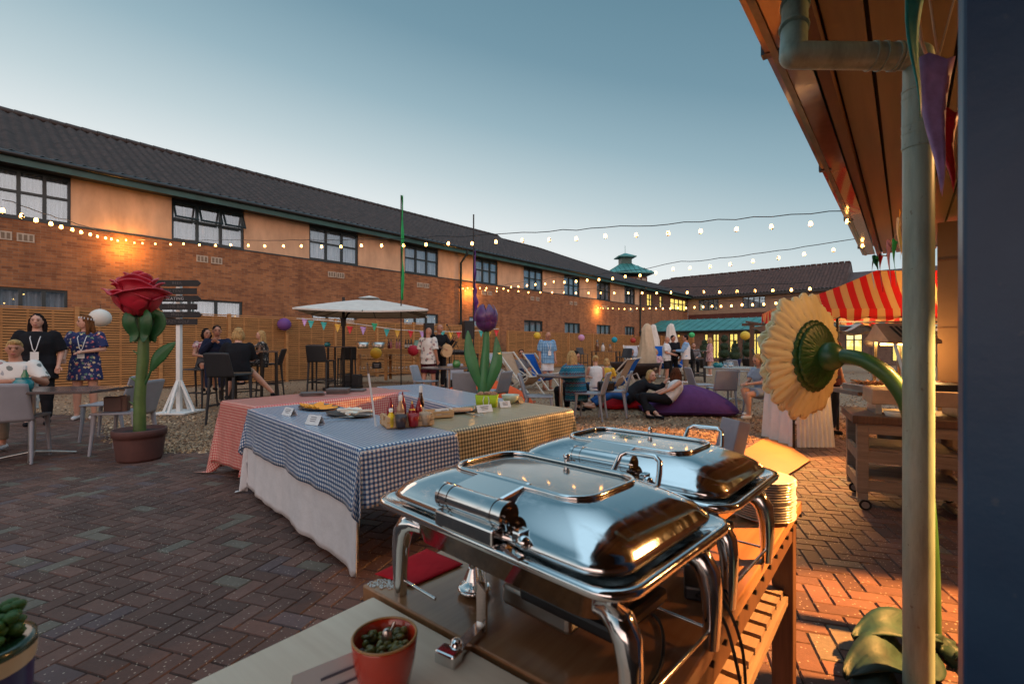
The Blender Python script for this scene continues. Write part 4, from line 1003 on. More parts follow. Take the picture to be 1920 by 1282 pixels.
hl=thing('heat_lamp_unit','angled steel heat lamp hood with slots lit warm over food pans','heat lamp',V((4.05,5.0,.80)),R(-8))
b=MB(); b.box((-.15,0,.02),(.85,.62,.04)); b.build('hot_plate',M['steel'],hl)
b=MB(); b.add([(-.28,-.28,.55),(.2,-.28,.55),(.2,.12,.74),(-.18,.12,.74),(-.28,-.28,.52),(.2,-.28,.52),(.2,.3,.56),(-.18,.3,.56)],[(0,1,2,3),(4,7,6,5),(0,4,5,1),(3,2,6,7),(0,3,7,4),(1,5,6,2)]); b.build('hood',mat('tan_steel',(.55,.42,.3),.4,.6),hl)
b=MB()
for k in range(7): b.bar((-.12+.05*k,-.21,.59),(-.08+.05*k,.03,.704),.022,.006)
b.build('slot_row',M['black'],hl)
for x in(-.12,.12): b=MB(); b.bar((x,-.1,.55),(x+.08,-.2,.04),.03); b.build('strut',M['steel'],hl); b=MB(); b.bar((x,.22,.55),(x,.25,.04),.03); b.build('strut',M['steel'],hl)
MB().box((.0,.02,.515),(.34,.05,.02)).build('heat_tube',glow('heat_tube_glow',(1,.5,.12),30),hl)
for i,(x,y,c,lb) in enumerate(((-.42,-.1,(.45,.18,.06),'left food pan of browned chips under the heat lamp'),(-.12,-.1,(.55,.28,.08),'middle food pan under the heat lamp'),(.2,-.1,(.4,.12,.05),'right food pan under the heat lamp'))):
    r=thing('food_pan',lb,'food pan',V((4.05+x,5.0+y,.84)),R(-8),'pans under the heat lamp'); MB().box((0,0,.035),(.27,.42,.07),b=.01).build('pan',M['steel'],r); b=MB()
    for k in range(50): b.bar((random.uniform(-.11,.11),random.uniform(-.18,.18),.075),(random.uniform(-.11,.11),random.uniform(-.18,.18),.085+.02*random.random()),.012)
    b.build('food',mat('fried_food',c,.5,var=.4,scale=30),r)
# ================================================================== GIANT FLOWERS
def petal(mb,M_,L_,W_,cup,curl,n=8,m_=10,tipnotch=0,prof=None,ridge=0,roll=0):
    def f(u,v):
        s_=(u-.5)*2; w=W_*(prof(v) if prof else sin(pi*min(.98,max(.04,v**.75)))**.6)
        x=s_*w; z=L_*v; y=-cup*L_*sin(v*pi*.5)*1.0+curl*L_*(v**3)+roll*(s_**2)*w+ridge*cos(s_*pi*2.5)*w
        if tipnotch: z-=tipnotch*L_*abs(s_)**2*v
        return M_@V((x,y,z))
    mb.sheet(n,m_,f)
# rose
RP=V((X(262,5.5),5.5,0))
ro=thing('rose_prop','oversized red rose sculpture with green stem standing in a brown pot','flower sculpture',RP)
M['petalred']=mat('red_petal',(.42,.015,.035),.42,var=.35,scale=4,bump=.15,bscale=20,coat=.1)
M['leafg']=mat('dark_leaf_green',(.018,.085,.022),.45,var=.4,scale=5,bump=.2,bscale=14)
rp=thing('plant_pot','round brown terracotta pot holding the rose sculpture','plant pot',RP)
b=MB(); b.lathe([(.0,.0),(.205,.0),(.215,.03),(.240,.24),(.243,.27),(.258,.275),(.262,.345),(.255,.355),(.24,.35),(.232,.30),(0,.30)],40,cap=False); b.build('pot_body',mat('brown_terracotta',(.085,.032,.026),.7,var=.2,bump=.3),rp)
b=MB(); b.lathe([(0,.315),(.232,.313)],30,cap=False); b.build('soil',mat('soil',(.03,.02,.018),1,bump=.8),rp)
b=MB(); b.tube([(.0,0,.30),(.0,0,.7),(.02,.0,.95),(.04,0,1.15),(.045,0,1.45),(.035,0,1.62)],[.062,.058,.054,.058,.05,.055],16)
for z,x in((.62,-.05),(.9,-.045),(1.2,-.01)): b.tube([(x+.02,-.02,z),(x-.045,-.04,z+.05)],[.018,.002],8)
b.build('stem',mat('rose_stem',(.07,.12,.03),.45,var=.35,scale=4),ro)
def leafblade(par,pts,W_,name='leaf',mt='leafg',th=.006,flat=0):
    b=MB(); pts=[V(p) for p in pts]; n=len(pts)-1
    def cr(v):
        k=min(int(v*n),n-1); t=v*n-k; a=pts[max(0,k-1)];bb=pts[k];c=pts[k+1];d=pts[min(n,k+2)]
        return .5*((2*bb)+(c-a)*t+(2*a-5*bb+4*c-d)*t*t+(3*bb-3*c+d-a)*t**3)
    def f(u,v):
        s_=(u-.5)*2; p=cr(v); t=(cr(min(1,v+.02))-cr(max(0,v-.02))).normalized(); sd=t.cross(V((0,1,0)) if abs(t.y)<.9 else V((1,0,0))).normalized()
        sd=(V((.1,1,.25))-t*V((.1,1,.25)).dot(t)).normalized() if flat else sd
        nn=sd.cross(t); w=W_*sin(pi*min(.985,max(.03,v)))**.8
        return p+sd*s_*w+nn*(abs(s_)*w*.25+flat*.012*sin(v*11+s_*2.5))
    b.sheet(8,18,f); return b.build(name,M[mt],par,solid=th)
b=MB(); b.tube([(.05,0,.85),(.10,-.0,.95),(.13,0,1.02)],[.018,.014,.01],8); b.build('leaf_stalk',M['leafg'],ro)
leafblade(ro,[(.12,0,1.0),(.20,-.02,1.14),(.29,-.02,1.24),(.41,.0,1.34)],.072)
for k in range(5):
    a=k*1.257+.4; r1=.11
    leafblade(ro,[(.035,0,1.66),(.035+cos(a)*.13,sin(a)*.12,1.66),(.035+cos(a)*.15,sin(a)*.14,1.55),(.035+cos(a)*.09,sin(a)*.09,1.42),(.035+cos(a)*.12,sin(a)*.12,1.34)],.075,'sepal')
bc=V((-.02,0,1.64))
rn=random.Random(4)
def rosepetal(rmax,h,a0,wd,lip,zb,lean=0,seed=0):
    b=MB(Matrix.Translation(bc+V((0,0,zb)))@Matrix.Rotation(a0,4,'Z'))
    def f(u,v):
        s_=(u-.5)*2; r=rmax*sin(pi*(.07+.56*v))**.8; cv=max(0,v-.72)/.28; ed=abs(s_)**3
        r+=lip*cv**2*(1+.5*ed)+.012*ed*v; z=h*v*(1-.22*s_*s_*v)-lip*.55*cv**2*(1-.2*ed)+.012*noise.noise(V((s_*2,v*3,seed)))
        th=s_*wd*min(1,.35+v*1.6); r*=1+.05*noise.noise(V((s_*1.5,v*2,seed+9)))
        if v>.8: r+=.03*max(0,1-abs(s_)*2.2)*(v-.8)/.2*lip/.05
        return (r*sin(th),-r*cos(th),z+lean*v*s_)
    b.sheet(20,18,f); return b.build('petal',M['petalred'],ro,solid=.012)
for k,(a,l) in enumerate(((-1.15,.075),(.95,.07),(.0,.045),(2.2,.06),(3.5,.06))): rosepetal(.235 if k<2 else .222,.34 if k<2 else .29,a,1.05,l,.0,.03*(1 if k%2 else -1),k)
for k in range(4): rosepetal(.195,.39,k*1.571+.5,1.0,.045,.03,.02*(1 if k%2 else -1),k+20)
for k in range(3): rosepetal(.150,.41,k*2.09+.2,1.2,.035,.06,.02,k+30)
for k in range(3): rosepetal(.10,.41,k*2.09+1.2,1.3,.025,.09,.02,k+40)
for k in range(2): rosepetal(.055,.40,k*3.14+.6,1.7,.015,.12,.02,k+50)
# tulip
tu=thing('tulip_prop','oversized purple tulip sculpture with tall green leaves behind the buffet','flower sculpture',V((X(908,8.0),8.0,0)))
M['petalpur']=mat('purple_petal',(.085,.018,.11),.35,var=.4,scale=5,coat=.3); M['leafg2']=mat('bright_leaf_green',(.03,.15,.05),.45,var=.3,scale=3,coat=.1)
b=MB(); b.tube([(-.03,0,0),(-.02,0,.5),(.0,0,.9),(.03,0,1.3),(.035,0,1.56)],[.10,.10,.085,.06,.05],14); b.build('stem',M['leafg2'],tu)
b=MB(); cc=(.035,0,1.53); b.rings([((cc[0],0,cc[2]+z),r,r) for z,r in((0,.02),(.02,.09),(.07,.15),(.14,.178),(.22,.168),(.30,.12),(.36,.07))],28); b.build('tulip_cup',M['petalpur'],tu)
for k in range(6):
    a=k*pi/3+.5; T=Matrix.Translation(V(cc))@Matrix.Rotation(a,4,'Z'); b=MB()
    def f(u,v,T=T,k=k):
        s_=(u-.5)*2; z=.45*v; r=.187*sin(pi*min(.9,.06+v*.80))**.75+(.006 if k%2 else .0); th=s_*.62*sin(pi*min(.97,max(.05,v)))**.5
        return T@V((r*sin(th),-r*cos(th),z))
    b.sheet(8,14,f); b.build('petal',M['petalpur'],tu,solid=.008)
leafblade(tu,[(-.05,-.06,.55),(-.16,-.1,.9),(-.24,-.09,1.2),(-.27,-.05,1.55)],.10,mt='leafg2')
leafblade(tu,[(.04,-.06,.5),(.16,-.12,.85),(.22,-.12,1.1),(.20,-.08,1.45)],.095,mt='leafg2')
tq=thing('plant_pot','brown pot at the foot of the tulip sculpture','plant pot',V((X(908,8.0),8.0,0))); b=MB(); b.lathe([(0,0),(.2,0),(.24,.27),(.26,.28),(.26,.35),(.24,.35),(.23,.3),(0,.3)],32,cap=False); b.build('pot_body',M['dwood'],tq)
M['leafd']=mat('blue_green_leaf',(.008,.034,.026),.6,var=.5,scale=6,bump=.3,bscale=16,stretch=(1,1,4))
# gerbera seen from behind
GD=2.35; gcx=P(1556,668,GD)
ge=thing('gerbera_prop','oversized cream yellow gerbera sculpture seen from behind on a green stem','flower sculpture',V((X(1745,2.1),2.1,0)))
T0_=Matrix.Translation(gcx)@Matrix.Rotation(R(52),4,'Z')@Matrix.Rotation(R(-12),4,'X')    # flower axis: petals spread in local xz, back of head faces -y
T0_=Matrix.Translation(gcx)@Matrix.Rotation(R(28),4,'Z')
M['petalyel']=mat('cream_petal',(.86,.79,.50),.6,var=.14,scale=6,bump=.2,bscale=26)
for ly in range(2):
    N_=22
    for k in range(N_):
        a=2*pi*(k+.5*ly)/N_; Lr=.285+.015*sin(k*2.3)-(.0 if ly==0 else .02)
        T=T0_@Matrix.Translation(V((0,.05+.02*ly,0)))@Matrix.Rotation(a,4,'Y')@Matrix.Translation(V((0,0,.05)))@Matrix.Rotation(R(-16-6*ly),4,'X')
        b=MB(); petal(b,T,Lr,.054,.03,.04*(1),10,12,.06,prof=lambda v:.30+.78*sin(pi*min(.93,.08+v*.66)) if v<.93 else .62,ridge=.09); b.build('petal',M['petalyel'],ge,world=True,solid=.010)
for ly in range(2):
    N_=24
    for k in range(N_):
        a=2*pi*(k+.33*ly)/N_; T=T0_@Matrix.Translation(V((0,.010+.012*ly,0)))@Matrix.Rotation(a,4,'Y')@Matrix.Translation(V((0,0,.02)))@Matrix.Rotation(R(-16),4,'X')
        b=MB(); petal(b,T,.150+.02*ly,.030,.03,.06,8,10,.05,prof=lambda v:.7+.35*sin(pi*min(.8,v*.75)) if v<.9 else .75,ridge=.06); b.build('sepal',M['leafg'],ge,world=True,solid=.005)
b=MB(); hd=T0_@V((0,0,0)); b.ball(T0_@V((0,.0,0)),(.07,.07,.07)); stem=[T0_@V((0,-.02,0)),T0_@V((0,-.09,0)),P(1630,680,2.2),P(1675,715,2.14),P(1708,775,2.1),P(1730,900,2.1),P(1742,1060,2.1),V((X(1745,2.1),2.1,0))]
out=[]
for i in range(len(stem)-1):
    a=stem[max(0,i-1)];b_=stem[i];c=stem[i+1];d=stem[min(len(stem)-1,i+2)]
    for k in range(6): t=k/6; out.append(.5*((2*b_)+(c-a)*t+(2*a-5*b_+4*c-d)*t*t+(3*b_-3*c+d-a)*t**3))
out.append(stem[-1]); n=len(out); b.tube(out,[.034+.012*(1 if i<3 else 0)*0+.004*i/n for i in range(n)],16); b.build('stem',mat('smooth_stem_green',(.035,.12,.035),.4,var=.25,scale=4,coat=.15),ge,world=True)
g0=V((X(1745,2.1),2.1,0))
def gl_(pts,W_): leafblade(ge,[V(p)-g0 for p in pts],W_,mt='leafd',th=.005,flat=1)
gl_([g0+V((-.05,0,.05)),P(1730,1185,2.05),P(1660,1170,2.02),P(1600,1195,2.0)],.075)
gl_([g0+V((-.05,-.05,.02)),P(1720,1245,1.95),P(1650,1228,1.9),P(1585,1270,1.85)],.095)
gl_([g0+V((.03,0,.05)),P(1768,1225,2.0),P(1792,1215,1.98),P(1810,1250,1.95)],.09)
gl_([g0+V((-.05,-.1,.0)),P(1710,1300,1.85),P(1665,1285,1.8),P(1600,1320,1.75)],.12)
# ================================================================== BUNTING AT THE CANOPY
def flag(par,p,L_,w,c,tw=0,name='pennant'):
    b=MB(); p=V(p)
    def f(u,v): s_=(u-.5)*w*(1-v*.95); a=tw*v*2+tw; return p+V((s_*cos(a),s_*sin(a)+.012*sin(v*5),-L_*v+.01*sin(u*6)))
    b.sheet(4,8,f); return b.build(name,c,par,world=True,solid=.0015)
FC={'purple':mat('purple_satin',(.50,.30,.62),.4,var=.3,scale=20),'red':mat('red_satin',(.6,.02,.03),.4,var=.2,scale=20),'teal':mat('teal_satin',(.03,.38,.36),.45,var=.2,scale=20),'yellow':mat('yellow_satin',(.72,.40,.05),.45,var=.2,scale=20),'green':mat('green_satin',(.02,.35,.17),.45,var=.2,scale=20),'white':M['white']}
bu=thing('canopy_bunting','string of satin pennants hanging from the canopy beside the downpipe','bunting',P(1750,60,1.3)*V((1,1,0)))
b=MB(); b.tube([P(1712,-60,1.25),P(1728,80,1.3),P(1748,130,1.32),P(1765,118,1.35)],.004,6); b.tube([P(1735,-60,1.3),P(1752,60,1.32),P(1760,110,1.34),P(1800,-40,1.4)],.003,6); b.build('cord',M['beige'],bu,world=True)
flag(bu,P(1718,-30,1.2),.34,.06,FC['teal'],.15); flag(bu,P(1758,105,1.25),.36,.085,FC['purple'],-.12); flag(bu,P(1780,205,1.3),.22,.06,FC['red'],-.1)
b=MB(); b.tube([P(1702,370,3.2),P(1680,440,3.5),P(1662,480,3.7),P(1648,478,3.8)],.005,6); b.build('cord',M['beige'],bu,world=True)
for (px,py,d,L_,w,c,tw) in ((1688,395,3.3,.30,.05,'yellow',.7),(1686,410,3.4,.28,.05,'white',.3),(1678,450,3.5,.33,.07,'green',.4),(1668,452,3.6,.34,.06,'purple',.3),(1652,478,3.7,.28,.07,'red',.5),(1644,480,3.75,.12,.09,'green',.2),(1637,490,3.8,.22,.03,'white',.6)): flag(bu,P(px,py,d),L_,w,FC[c],tw)
# ================================================================== COURTYARD FURNITURE
GC='pale grey plastic chairs around the courtyard'
def plastic_chair(label,mt='plastic',sh=.44,h=.82,name='plastic_chair',grp=GC,cat='chair',stretch=False):
    r=thing(name,label,cat,(0,0,0),0,grp); m_=M[mt]
    # faces -y; seat centre at origin
    b=MB(); b.sheet(12,12,lambda u,v:(((u-.5)*.43)*(1-.06*v),-.21+.43*v,sh-.012*sin(pi*u)*sin(pi*v)+.006*abs(u-.5)*2)); b.build('seat',m_,r,solid=.022)
    b=MB(); hb=h-sh
    b.sheet(12,12,lambda u,v:((u-.5)*(.42-.03*v),.205+.035*cos((u-.5)*pi)*(1)+.11*v,sh-.02+hb*v*(1-.03*(2*(u-.5))**4))); b.build('backrest',m_,r,solid=.018)
    for x in(-1,1):
        b=MB(); b.tube([(x*.19,-.18,sh),(x*.195,-.19,sh*.6),(x*.205,-.215,0)],[(.022,.026),(.018,.02),(.014,.016)],8); b.build('leg',m_,r)
        b=MB(); b.tube([(x*.185,.19,sh+.03),(x*.19,.215,sh*.6),(x*.20,.255,0)],[(.022,.028),(.018,.022),(.014,.016)],8); b.build('leg',m_,r)
    if stretch:
        for x in(-1,1): b=MB(); b.bar((x*.198,-.2,sh*.38),(x*.195,.232,sh*.38),.02,.03); b.build('stretcher',m_,r)
        b=MB(); b.bar((-.2,-.205,sh*.42),(.2,-.205,sh*.42),.02,.03); b.build('footrest',m_,r)
    return r
first={}
def put(kind,label,loc,rz,mk,scale=None):
    if kind not in first: o=mk(label); first[kind]=o; o.location=loc; o.rotation_euler=(0,0,rz); RM[o.name]=Matrix.Translation(V(loc))@Matrix.Rotation(rz,4,'Z')
    else: o=dup(first[kind],loc,rz,label)
    if scale: o.scale=(scale,)*3
    return o
def chair(label,px,py,rz,s=1.05): return put('chair',label,G(px,py),R(rz),lambda l:plastic_chair(l),s)
def stool(label,px,py,rz,s=1.12): return put('stool',label,G(px,py),R(rz),lambda l:plastic_chair(l,'plasticdark',.72,1.08,'bar_stool','charcoal bar stools at the high tables','bar stool',True),s)
# rz: facing direction is -y rotated by rz
chair('grey chair in the left foreground with its back to us, cropped by the frame',28,864,-152,1.12)
chair('empty grey chair side on behind the rose, seat towards the left',205,822,-75,1.1)
chair('grey chair beside the rose pot with a brown bag on its seat',232,846,-80,1.1)
chair('grey chair seen side on at the far left of the oval table',800,752,75)
chair('pale blue grey chair behind the oval table beside the man in shorts',855,745,10)
chair('tan grey chair with its back to us in front of the oval table',878,782,170)
chair('grey chair half hidden behind the tulip leaves',922,780,-120)
chair('grey chair side on beside the deck chairs, seat towards the right',1012,795,85)
chair('tan grey chair seen from behind at right of the patterned blue top',1106,786,-112)
chair('grey chair with a black handbag on its seat',1148,780,-105)
chair('grey chair facing right in front of the talking men',1318,762,90)
chair('grey chair with its back to us at the small round table',1352,772,175)
chair('grey chair under the woman looking at her phone',1424,782,-100)
chair('grey chair at the far side of the round table, mostly hidden',1445,728,30)
chair('grey chair far back beside the high table by the window',1384,722,120)
def table_round(label,px,py,top,rad,h,grp='low round cafe tables'):
    r=thing('cafe_table',label,'table',G(px,py),0.3,grp)
    b=MB(); b.rings([((0,0,h-.03),rad*.985,rad*.985),((0,0,h-.015),rad,rad),((0,0,h),rad*.985,rad*.985)],40,sm=False); b.build('tabletop',top,r)
    b=MB(); b.tube([(0,0,.06),(0,0,h-.03)],.032,14); b.build('column',M['steel'],r)
    for k in range(4):
        a=k*pi/2+.5; b=MB(); b.tube([(0,0,.075),(cos(a)*.2,sin(a)*.2,.05),(cos(a)*.36,sin(a)*.36,.018)],[(.03,.018),(.024,.014),(.018,.012)],10); b.build('foot',M['steel'],r)
    return r
M['ttop']=mat('grey_brown_laminate',(.085,.06,.055),.22,var=.25,scale=2,stretch=(1,6,1)); M['ltop']=mat('light_laminate',(.30,.28,.27),.25,var=.1)
def table_rect(label,p,rz,L_,W_,h,top):
    r=thing('cafe_table',label,'table',p,rz,'low round cafe tables'); MB().box((0,0,h-.015),(L_,W_,.03),b=.004).build('tabletop',top,r)
    b=MB(); b.tube([(0,0,.06),(0,0,h-.03)],.035,14); b.build('column',M['steel'],r)
    for k in range(4):
        a=k*pi/2+.6; b=MB(); b.tube([(0,0,.08),(cos(a)*.2,sin(a)*.2,.05),(cos(a)*.38,sin(a)*.38,.018)],[(.035,.018),(.026,.014),(.02,.012)],10); b.build('foot',M['steel'],r)
    return r
table_rect('low grey brown table at the left edge with the teal candle jar',V((-5.55,5.55,0)),R(8),1.7,.75,.80,M['ttop'])
table_round('low round table with a green jar between grey chairs',842,757,M['ttop'],.62,.82)
table_round('small round table where the women in dark and patterned tops sit',1052,790,M['ttop'],.42,.80)
table_round('small pale round table with a teal jar and glasses at the right',1372,752,M['ltop'],.62,.80)
def high_table(label,p,rz,L_=.75,W_=.75,h=1.2,m_='black'):
    r=thing('high_table',label,'high table',p,rz,'black high bar tables'); MB().box((0,0,h-.015),(L_,W_,.03)).build('tabletop',M['ttop'],r)
    for x in(-1,1):
        for y in(-1,1): MB().box((x*(L_/2-.03),y*(W_/2-.03),(h-.03)/2),(.045,.045,h-.03)).build('leg',M[m_],r)
    b=MB()
    for s_ in(-1,1): b.box((0,s_*(W_/2-.03),.22),(L_-.1,.03,.03)); b.box((s_*(L_/2-.03),0,.22),(.03,W_-.1,.03))
    b.build('foot_rail',M[m_],r); return r
high_table('black high table where the man in the dark suit sits',V((-5.2,9.5,0)),R(-42),.8,.8)
high_table('second black high table beside the woman in the dark floral dress',V((X(452,11.6),11.6,0)),R(-42),.75,.75,1.3)
high_table('black high table with a teal jar under the parasol',V((X(622,14.2),14.2,0)),R(-38),.9,.8,1.28)
high_table('black high table beside the standing men, near the window wall',V((X(1290,17.5),17.5,0)),R(-20),1.2,.7,1.12)
high_table('black high table against the fence holding bottles',V((X(1136,22),22,0)),R(-30),1.2,.6,1.05)
stool('charcoal bar stool under the blonde woman in the black top',432,792,175,1.12)
stool('charcoal bar stool behind the man in the suit',372,765,0,1.12)
stool('charcoal bar stool under the woman in the dark floral dress',505,742,-80,1.15)
stool('empty charcoal bar stool left of the parasol table',603,740,178,1.25)
stool('empty charcoal bar stool behind the parasol table, nearer the fence',650,722,-150,1.2)
stool('charcoal bar stool behind the men at the right high table',1302,716,120)
stool('charcoal bar stool near the lit windows behind the phone woman',1432,716,60)
stool('charcoal stool by the fence near the bottles, left one',1092,690,20)
stool('charcoal stool beside the fire bowl and deck chairs',1170,705,-40)
M['palewood']=wood('pale_frame_wood',(.42,.36,.30,1),(.56,.50,.43,1),.6)
def deckchair(label,cols):
    r=thing('deck_chair',label,'deck chair',(0,0,0),0,'wooden deck chairs'); W_=.56; wd=M['palewood']
    A=[(-.5,.06),(.44,1.0)]; B_=[(.52,.05),(-.42,.46)]   # y,z profile; faces -y
    for nm,prof,w in (('back_frame',((-.48,.0),(.50,1.05)),W_),('seat_frame',((.55,.0),(-.42,.50)),W_-.07)):
        b=MB(); (ya,za),(yb,zb)=prof
        for x in(-1,1): b.bar((x*w/2,ya,za+.02),(x*w/2,yb,zb),.028,.045,up=(1,0,0))
        b.bar((-w/2,ya,za+.03),(w/2,ya,za+.03),.03); b.tube([(-w/2,yb,zb-.02),(w/2,yb,zb-.02)],.016,8); b.build(nm,wd,r)
    b=MB()
    for x in(-1,1): b.bar((x*W_/2,-.1,.40),(x*W_/2,.38,.62),.03,.02); b.bar((x*W_/2,.38,.62),(x*W_/2,.68,.0),.024,.03)
    b.build('prop_frame',wd,r)
    prof=[(.50,1.04),(.40,.86),(.28,.62),(.15,.40),(.0,.27),(-.15,.27),(-.30,.36),(-.42,.49)]; n=len(prof)-1; vs=[];uv=[]
    K=8
    for j in range(n*3+1):
        v=j/(n*3)*n; k=min(int(v),n-1); t=v-k; y=prof[k][0]*(1-t)+prof[k+1][0]*t; z=prof[k][1]*(1-t)+prof[k+1][1]*t
        for i in range(K+1): u=i/K; vs.append(((u-.5)*(W_-.11),y,z)); uv.append((u,v))
    b=MB(); w=K+1; b.add(vs,[(j*w+i,j*w+i+1,(j+1)*w+i+1,(j+1)*w+i) for j in range(n*3) for i in range(K)],smooth=True); b.build('canvas_sling',cols,r,uvs=uv,solid=.004); return r
M['c_str']=stripes('grey_white_deck_stripe',[(.45,.45,.47,1),(.30,.31,.34,1)],.09); M['c_roy']=cloth('royal_blue_canvas',(.01,.09,.38)); M['c_tan']=cloth('tan_canvas',(.36,.25,.17)); M['c_pg']=cloth('pale_grey_canvas',(.45,.45,.50))
for lb,cl,px,py,rz,s in (('grey striped deck chair leaning left, nearest the tulip','c_str',950,738,62,1.05),('tan deck chair in front of the striped one','c_tan',978,742,50,1.08),('royal blue deck chair beside the man in the checked shirt','c_roy',1016,730,48,1.02),
    ('tan deck chair seen from behind beside the patterned blue top','c_tan',1150,748,-125,.95),('royal blue deck chair just right of the tan one','c_roy',1162,742,-122,.95),('pale grey deck chair holding a person by the fire bowl','c_pg',1192,704,5,1.25),('blue deck chair under the woman in the pink dress','c_roy',1232,706,-15,1.25),('blue deck chair between the standing men','c_roy',1276,700,-60,1.0)):
    r=deckchair(lb,M[cl]); r.location=G(px,py); r.rotation_euler=(0,0,R(rz)); r.scale=(s,)*3
# ---- bean bags
def beanbag(label,px,py,rx,ry,h,rz,mt,pts=4):
    r=thing('bean_bag',label,'bean bag',G(px,py),R(rz),'large floor cushions')
    b=MB()
    def wob(a,z): return 1+.13*cos(2*a*2+pi)*(1) 
    prof=[(.80,.02),(.98,.07),(1.05,.16*1.2),(.95,.5),(.72,.82),(.35,1.0),(.05,.98)]
    vs=[];n=48
    for k_,(q,z) in enumerate(prof):
        for k in range(n):
            a=2*pi*k/n; w=q*(1+.16*cos(4*a+pi)*(1-z)*1.0+.02*noise.noise(V((cos(a)*3,sin(a)*3,z*4+px))))
            asym=1    # slumps lower towards one end
            vs.append((rx*w*cos(a)-(.1*z*rx),ry*w*sin(a),h*z*(1.1-.6*max(0,-cos(a))*q-.25*max(0,cos(a))*q)+(.10*h*max(0,cos(4*a+pi))*q*(cos(a)>0)*z)+.012*h*noise.noise(V((cos(a)*4,sin(a)*4,z*3)))*4+.012*sin(a*9)))
    fs=[(i*n+k,i*n+(k+1)%n,(i+1)*n+(k+1)%n,(i+1)*n+k) for i in range(len(prof)-1) for k in range(n)]+[tuple(range((len(prof)-1)*n,len(prof)*n)),tuple(range(n))[::-1]]
    b.add(vs,fs,smooth=True); b.build('cushion',M[mt],r,subd=1)
    b=MB(); b.tube([(rx*1.05*(1+.16*cos(4*2*pi*k/60+pi)*.9)*cos(2*pi*k/60),ry*1.05*(1+.16*cos(4*2*pi*k/60+pi)*.9)*sin(2*pi*k/60),.06+.05*h) for k in range(60)],.008,5,closed=True); b.build('seam',M[mt],r)
    return r
beanbag('large purple bean bag under the two lounging women',1290,774,.92,.60,.50,-8,'c_purple')
beanbag('bright red bean bag poking out left of the purple one',1180,762,.75,.5,.34,10,'c_red')
beanbag('orange bean bag behind the tulip and grey chairs',905,764,1.15,.6,.55,0,'c_orange')
# ---- parasol
pa=thing('cantilever_parasol','open off white cantilever parasol over the high table','parasol',V((X(644,14.4),14.4,0)),0)
cx_,cy_=X(693,14.0)-X(644,14.4),-.4; zr=2.26; zt=2.66; hw=2.1
b=MB(); b.tube([(0,0,0),(0,0,2.75)],.045,12); b.build('pole',M['black'],pa); MB().box((0,0,.04),(.9,.9,.08)).build('base_slab',M['black'],pa)
MB().box((0,.0,2.0),(.12,.12,.22)).build('crank_box',M['black'],pa)
b=MB(); b.tube([(0,0,2.0),(.15,-.05,2.25),(.55,-.2,2.5),(cx_,cy_,2.62)],.03,8); b.build('arm',M['black'],pa)
b=MB(); rc_=R(10); cs_=[V((hw*1.0*cos(rc_+R(45+90*k))*sqrt(2)*.8,hw*sin(rc_+R(45+90*k))*sqrt(2)*.8,0)) for k in range(4)]
top=V((cx_,cy_,zt)); 
for k in range(4):
    p,q=cs_[k],cs_[(k+1)%4]
    def f(u,v,p=p,q=q): e_=p.lerp(q,u)*(1-.04*sin(pi*u)); s_=e_*v; return (cx_+s_.x,cy_+s_.y,zt-(zt-zr)*(v**1.15)+ (-.05*sin(pi*u)*v))
    b.sheet(14,10,f); b.sheet(14,1,lambda u,v,p=p,q=q:(cx_+(p.lerp(q,u)*(1-.04*sin(pi*u))).x,cy_+(p.lerp(q,u)*(1-.04*sin(pi*u))).y,zr-.05*sin(pi*u)-.04*v))
b.build('canopy',M['canvas'],pa)
b=MB()
for k in range(4):
    p,q=cs_[k]*.17,cs_[(k+1)%4]*.17; b.sheet(6,2,lambda u,v,p=p,q=q:(cx_+p.lerp(q,u).x*v,cy_+p.lerp(q,u).y*v,zt+.10-.09*v))
b.build('vent_cap',M['canvas'],pa)
for k in range(8):
    e_=cs_[k//2] if k%2==0 else (cs_[k//2]+cs_[(k//2+1)%4])/2; b=MB(); b.bar((cx_,cy_,zt-.05),(cx_+e_.x*.97,cy_+e_.y*.97,zr-.03-(.03 if k%2 else 0)),.02); b.build('rib',M['black'],pa); b=MB(); b.bar((cx_,cy_,zt-.35),(cx_+e_.x*.45,cy_+e_.y*.45,zt-.22),.016); b.build('strut',M['black'],pa)
def folded(label,px,d,zb,zt_,w,m_='beige'):
    r=thing('folded_parasol',label,'parasol',V((X(px,d),d,0)),0,'folded beige parasols'); b=MB(); b.tube([(0,0,0),(0,0,zt_)],.025,8); b.build('pole',M['black'],r)
    b=MB(); H=zt_-zb; b.rings([((0.02*sin(k*2),0,zt_-H*t),w*q,w*q*.8) for k,(t,q) in enumerate(((0,.12),(.04,.35),(.12,.5),(.3,.62),(.55,.8),(.8,1.0),(.95,1.05),(1,.9)))],30,wob=lambda a,z:1+.13*sin(a*8+z*3)+.07*sin(a*3+z*5)); b.build('furled_canvas',M[m_],r); MB().box((0,0,.05),(.5,.5,.1)).build('base',M['plasticdark'],r)
folded('nearest and largest folded beige parasol by the fence end',1213,19,.35,2.18,.36)
folded('smaller pale folded parasol just right of the largest',1225,27,.9,2.5,.36,'canvas')
folded('folded parasol right behind the standing men',1258,27,.8,2.55,.4,'canvas')
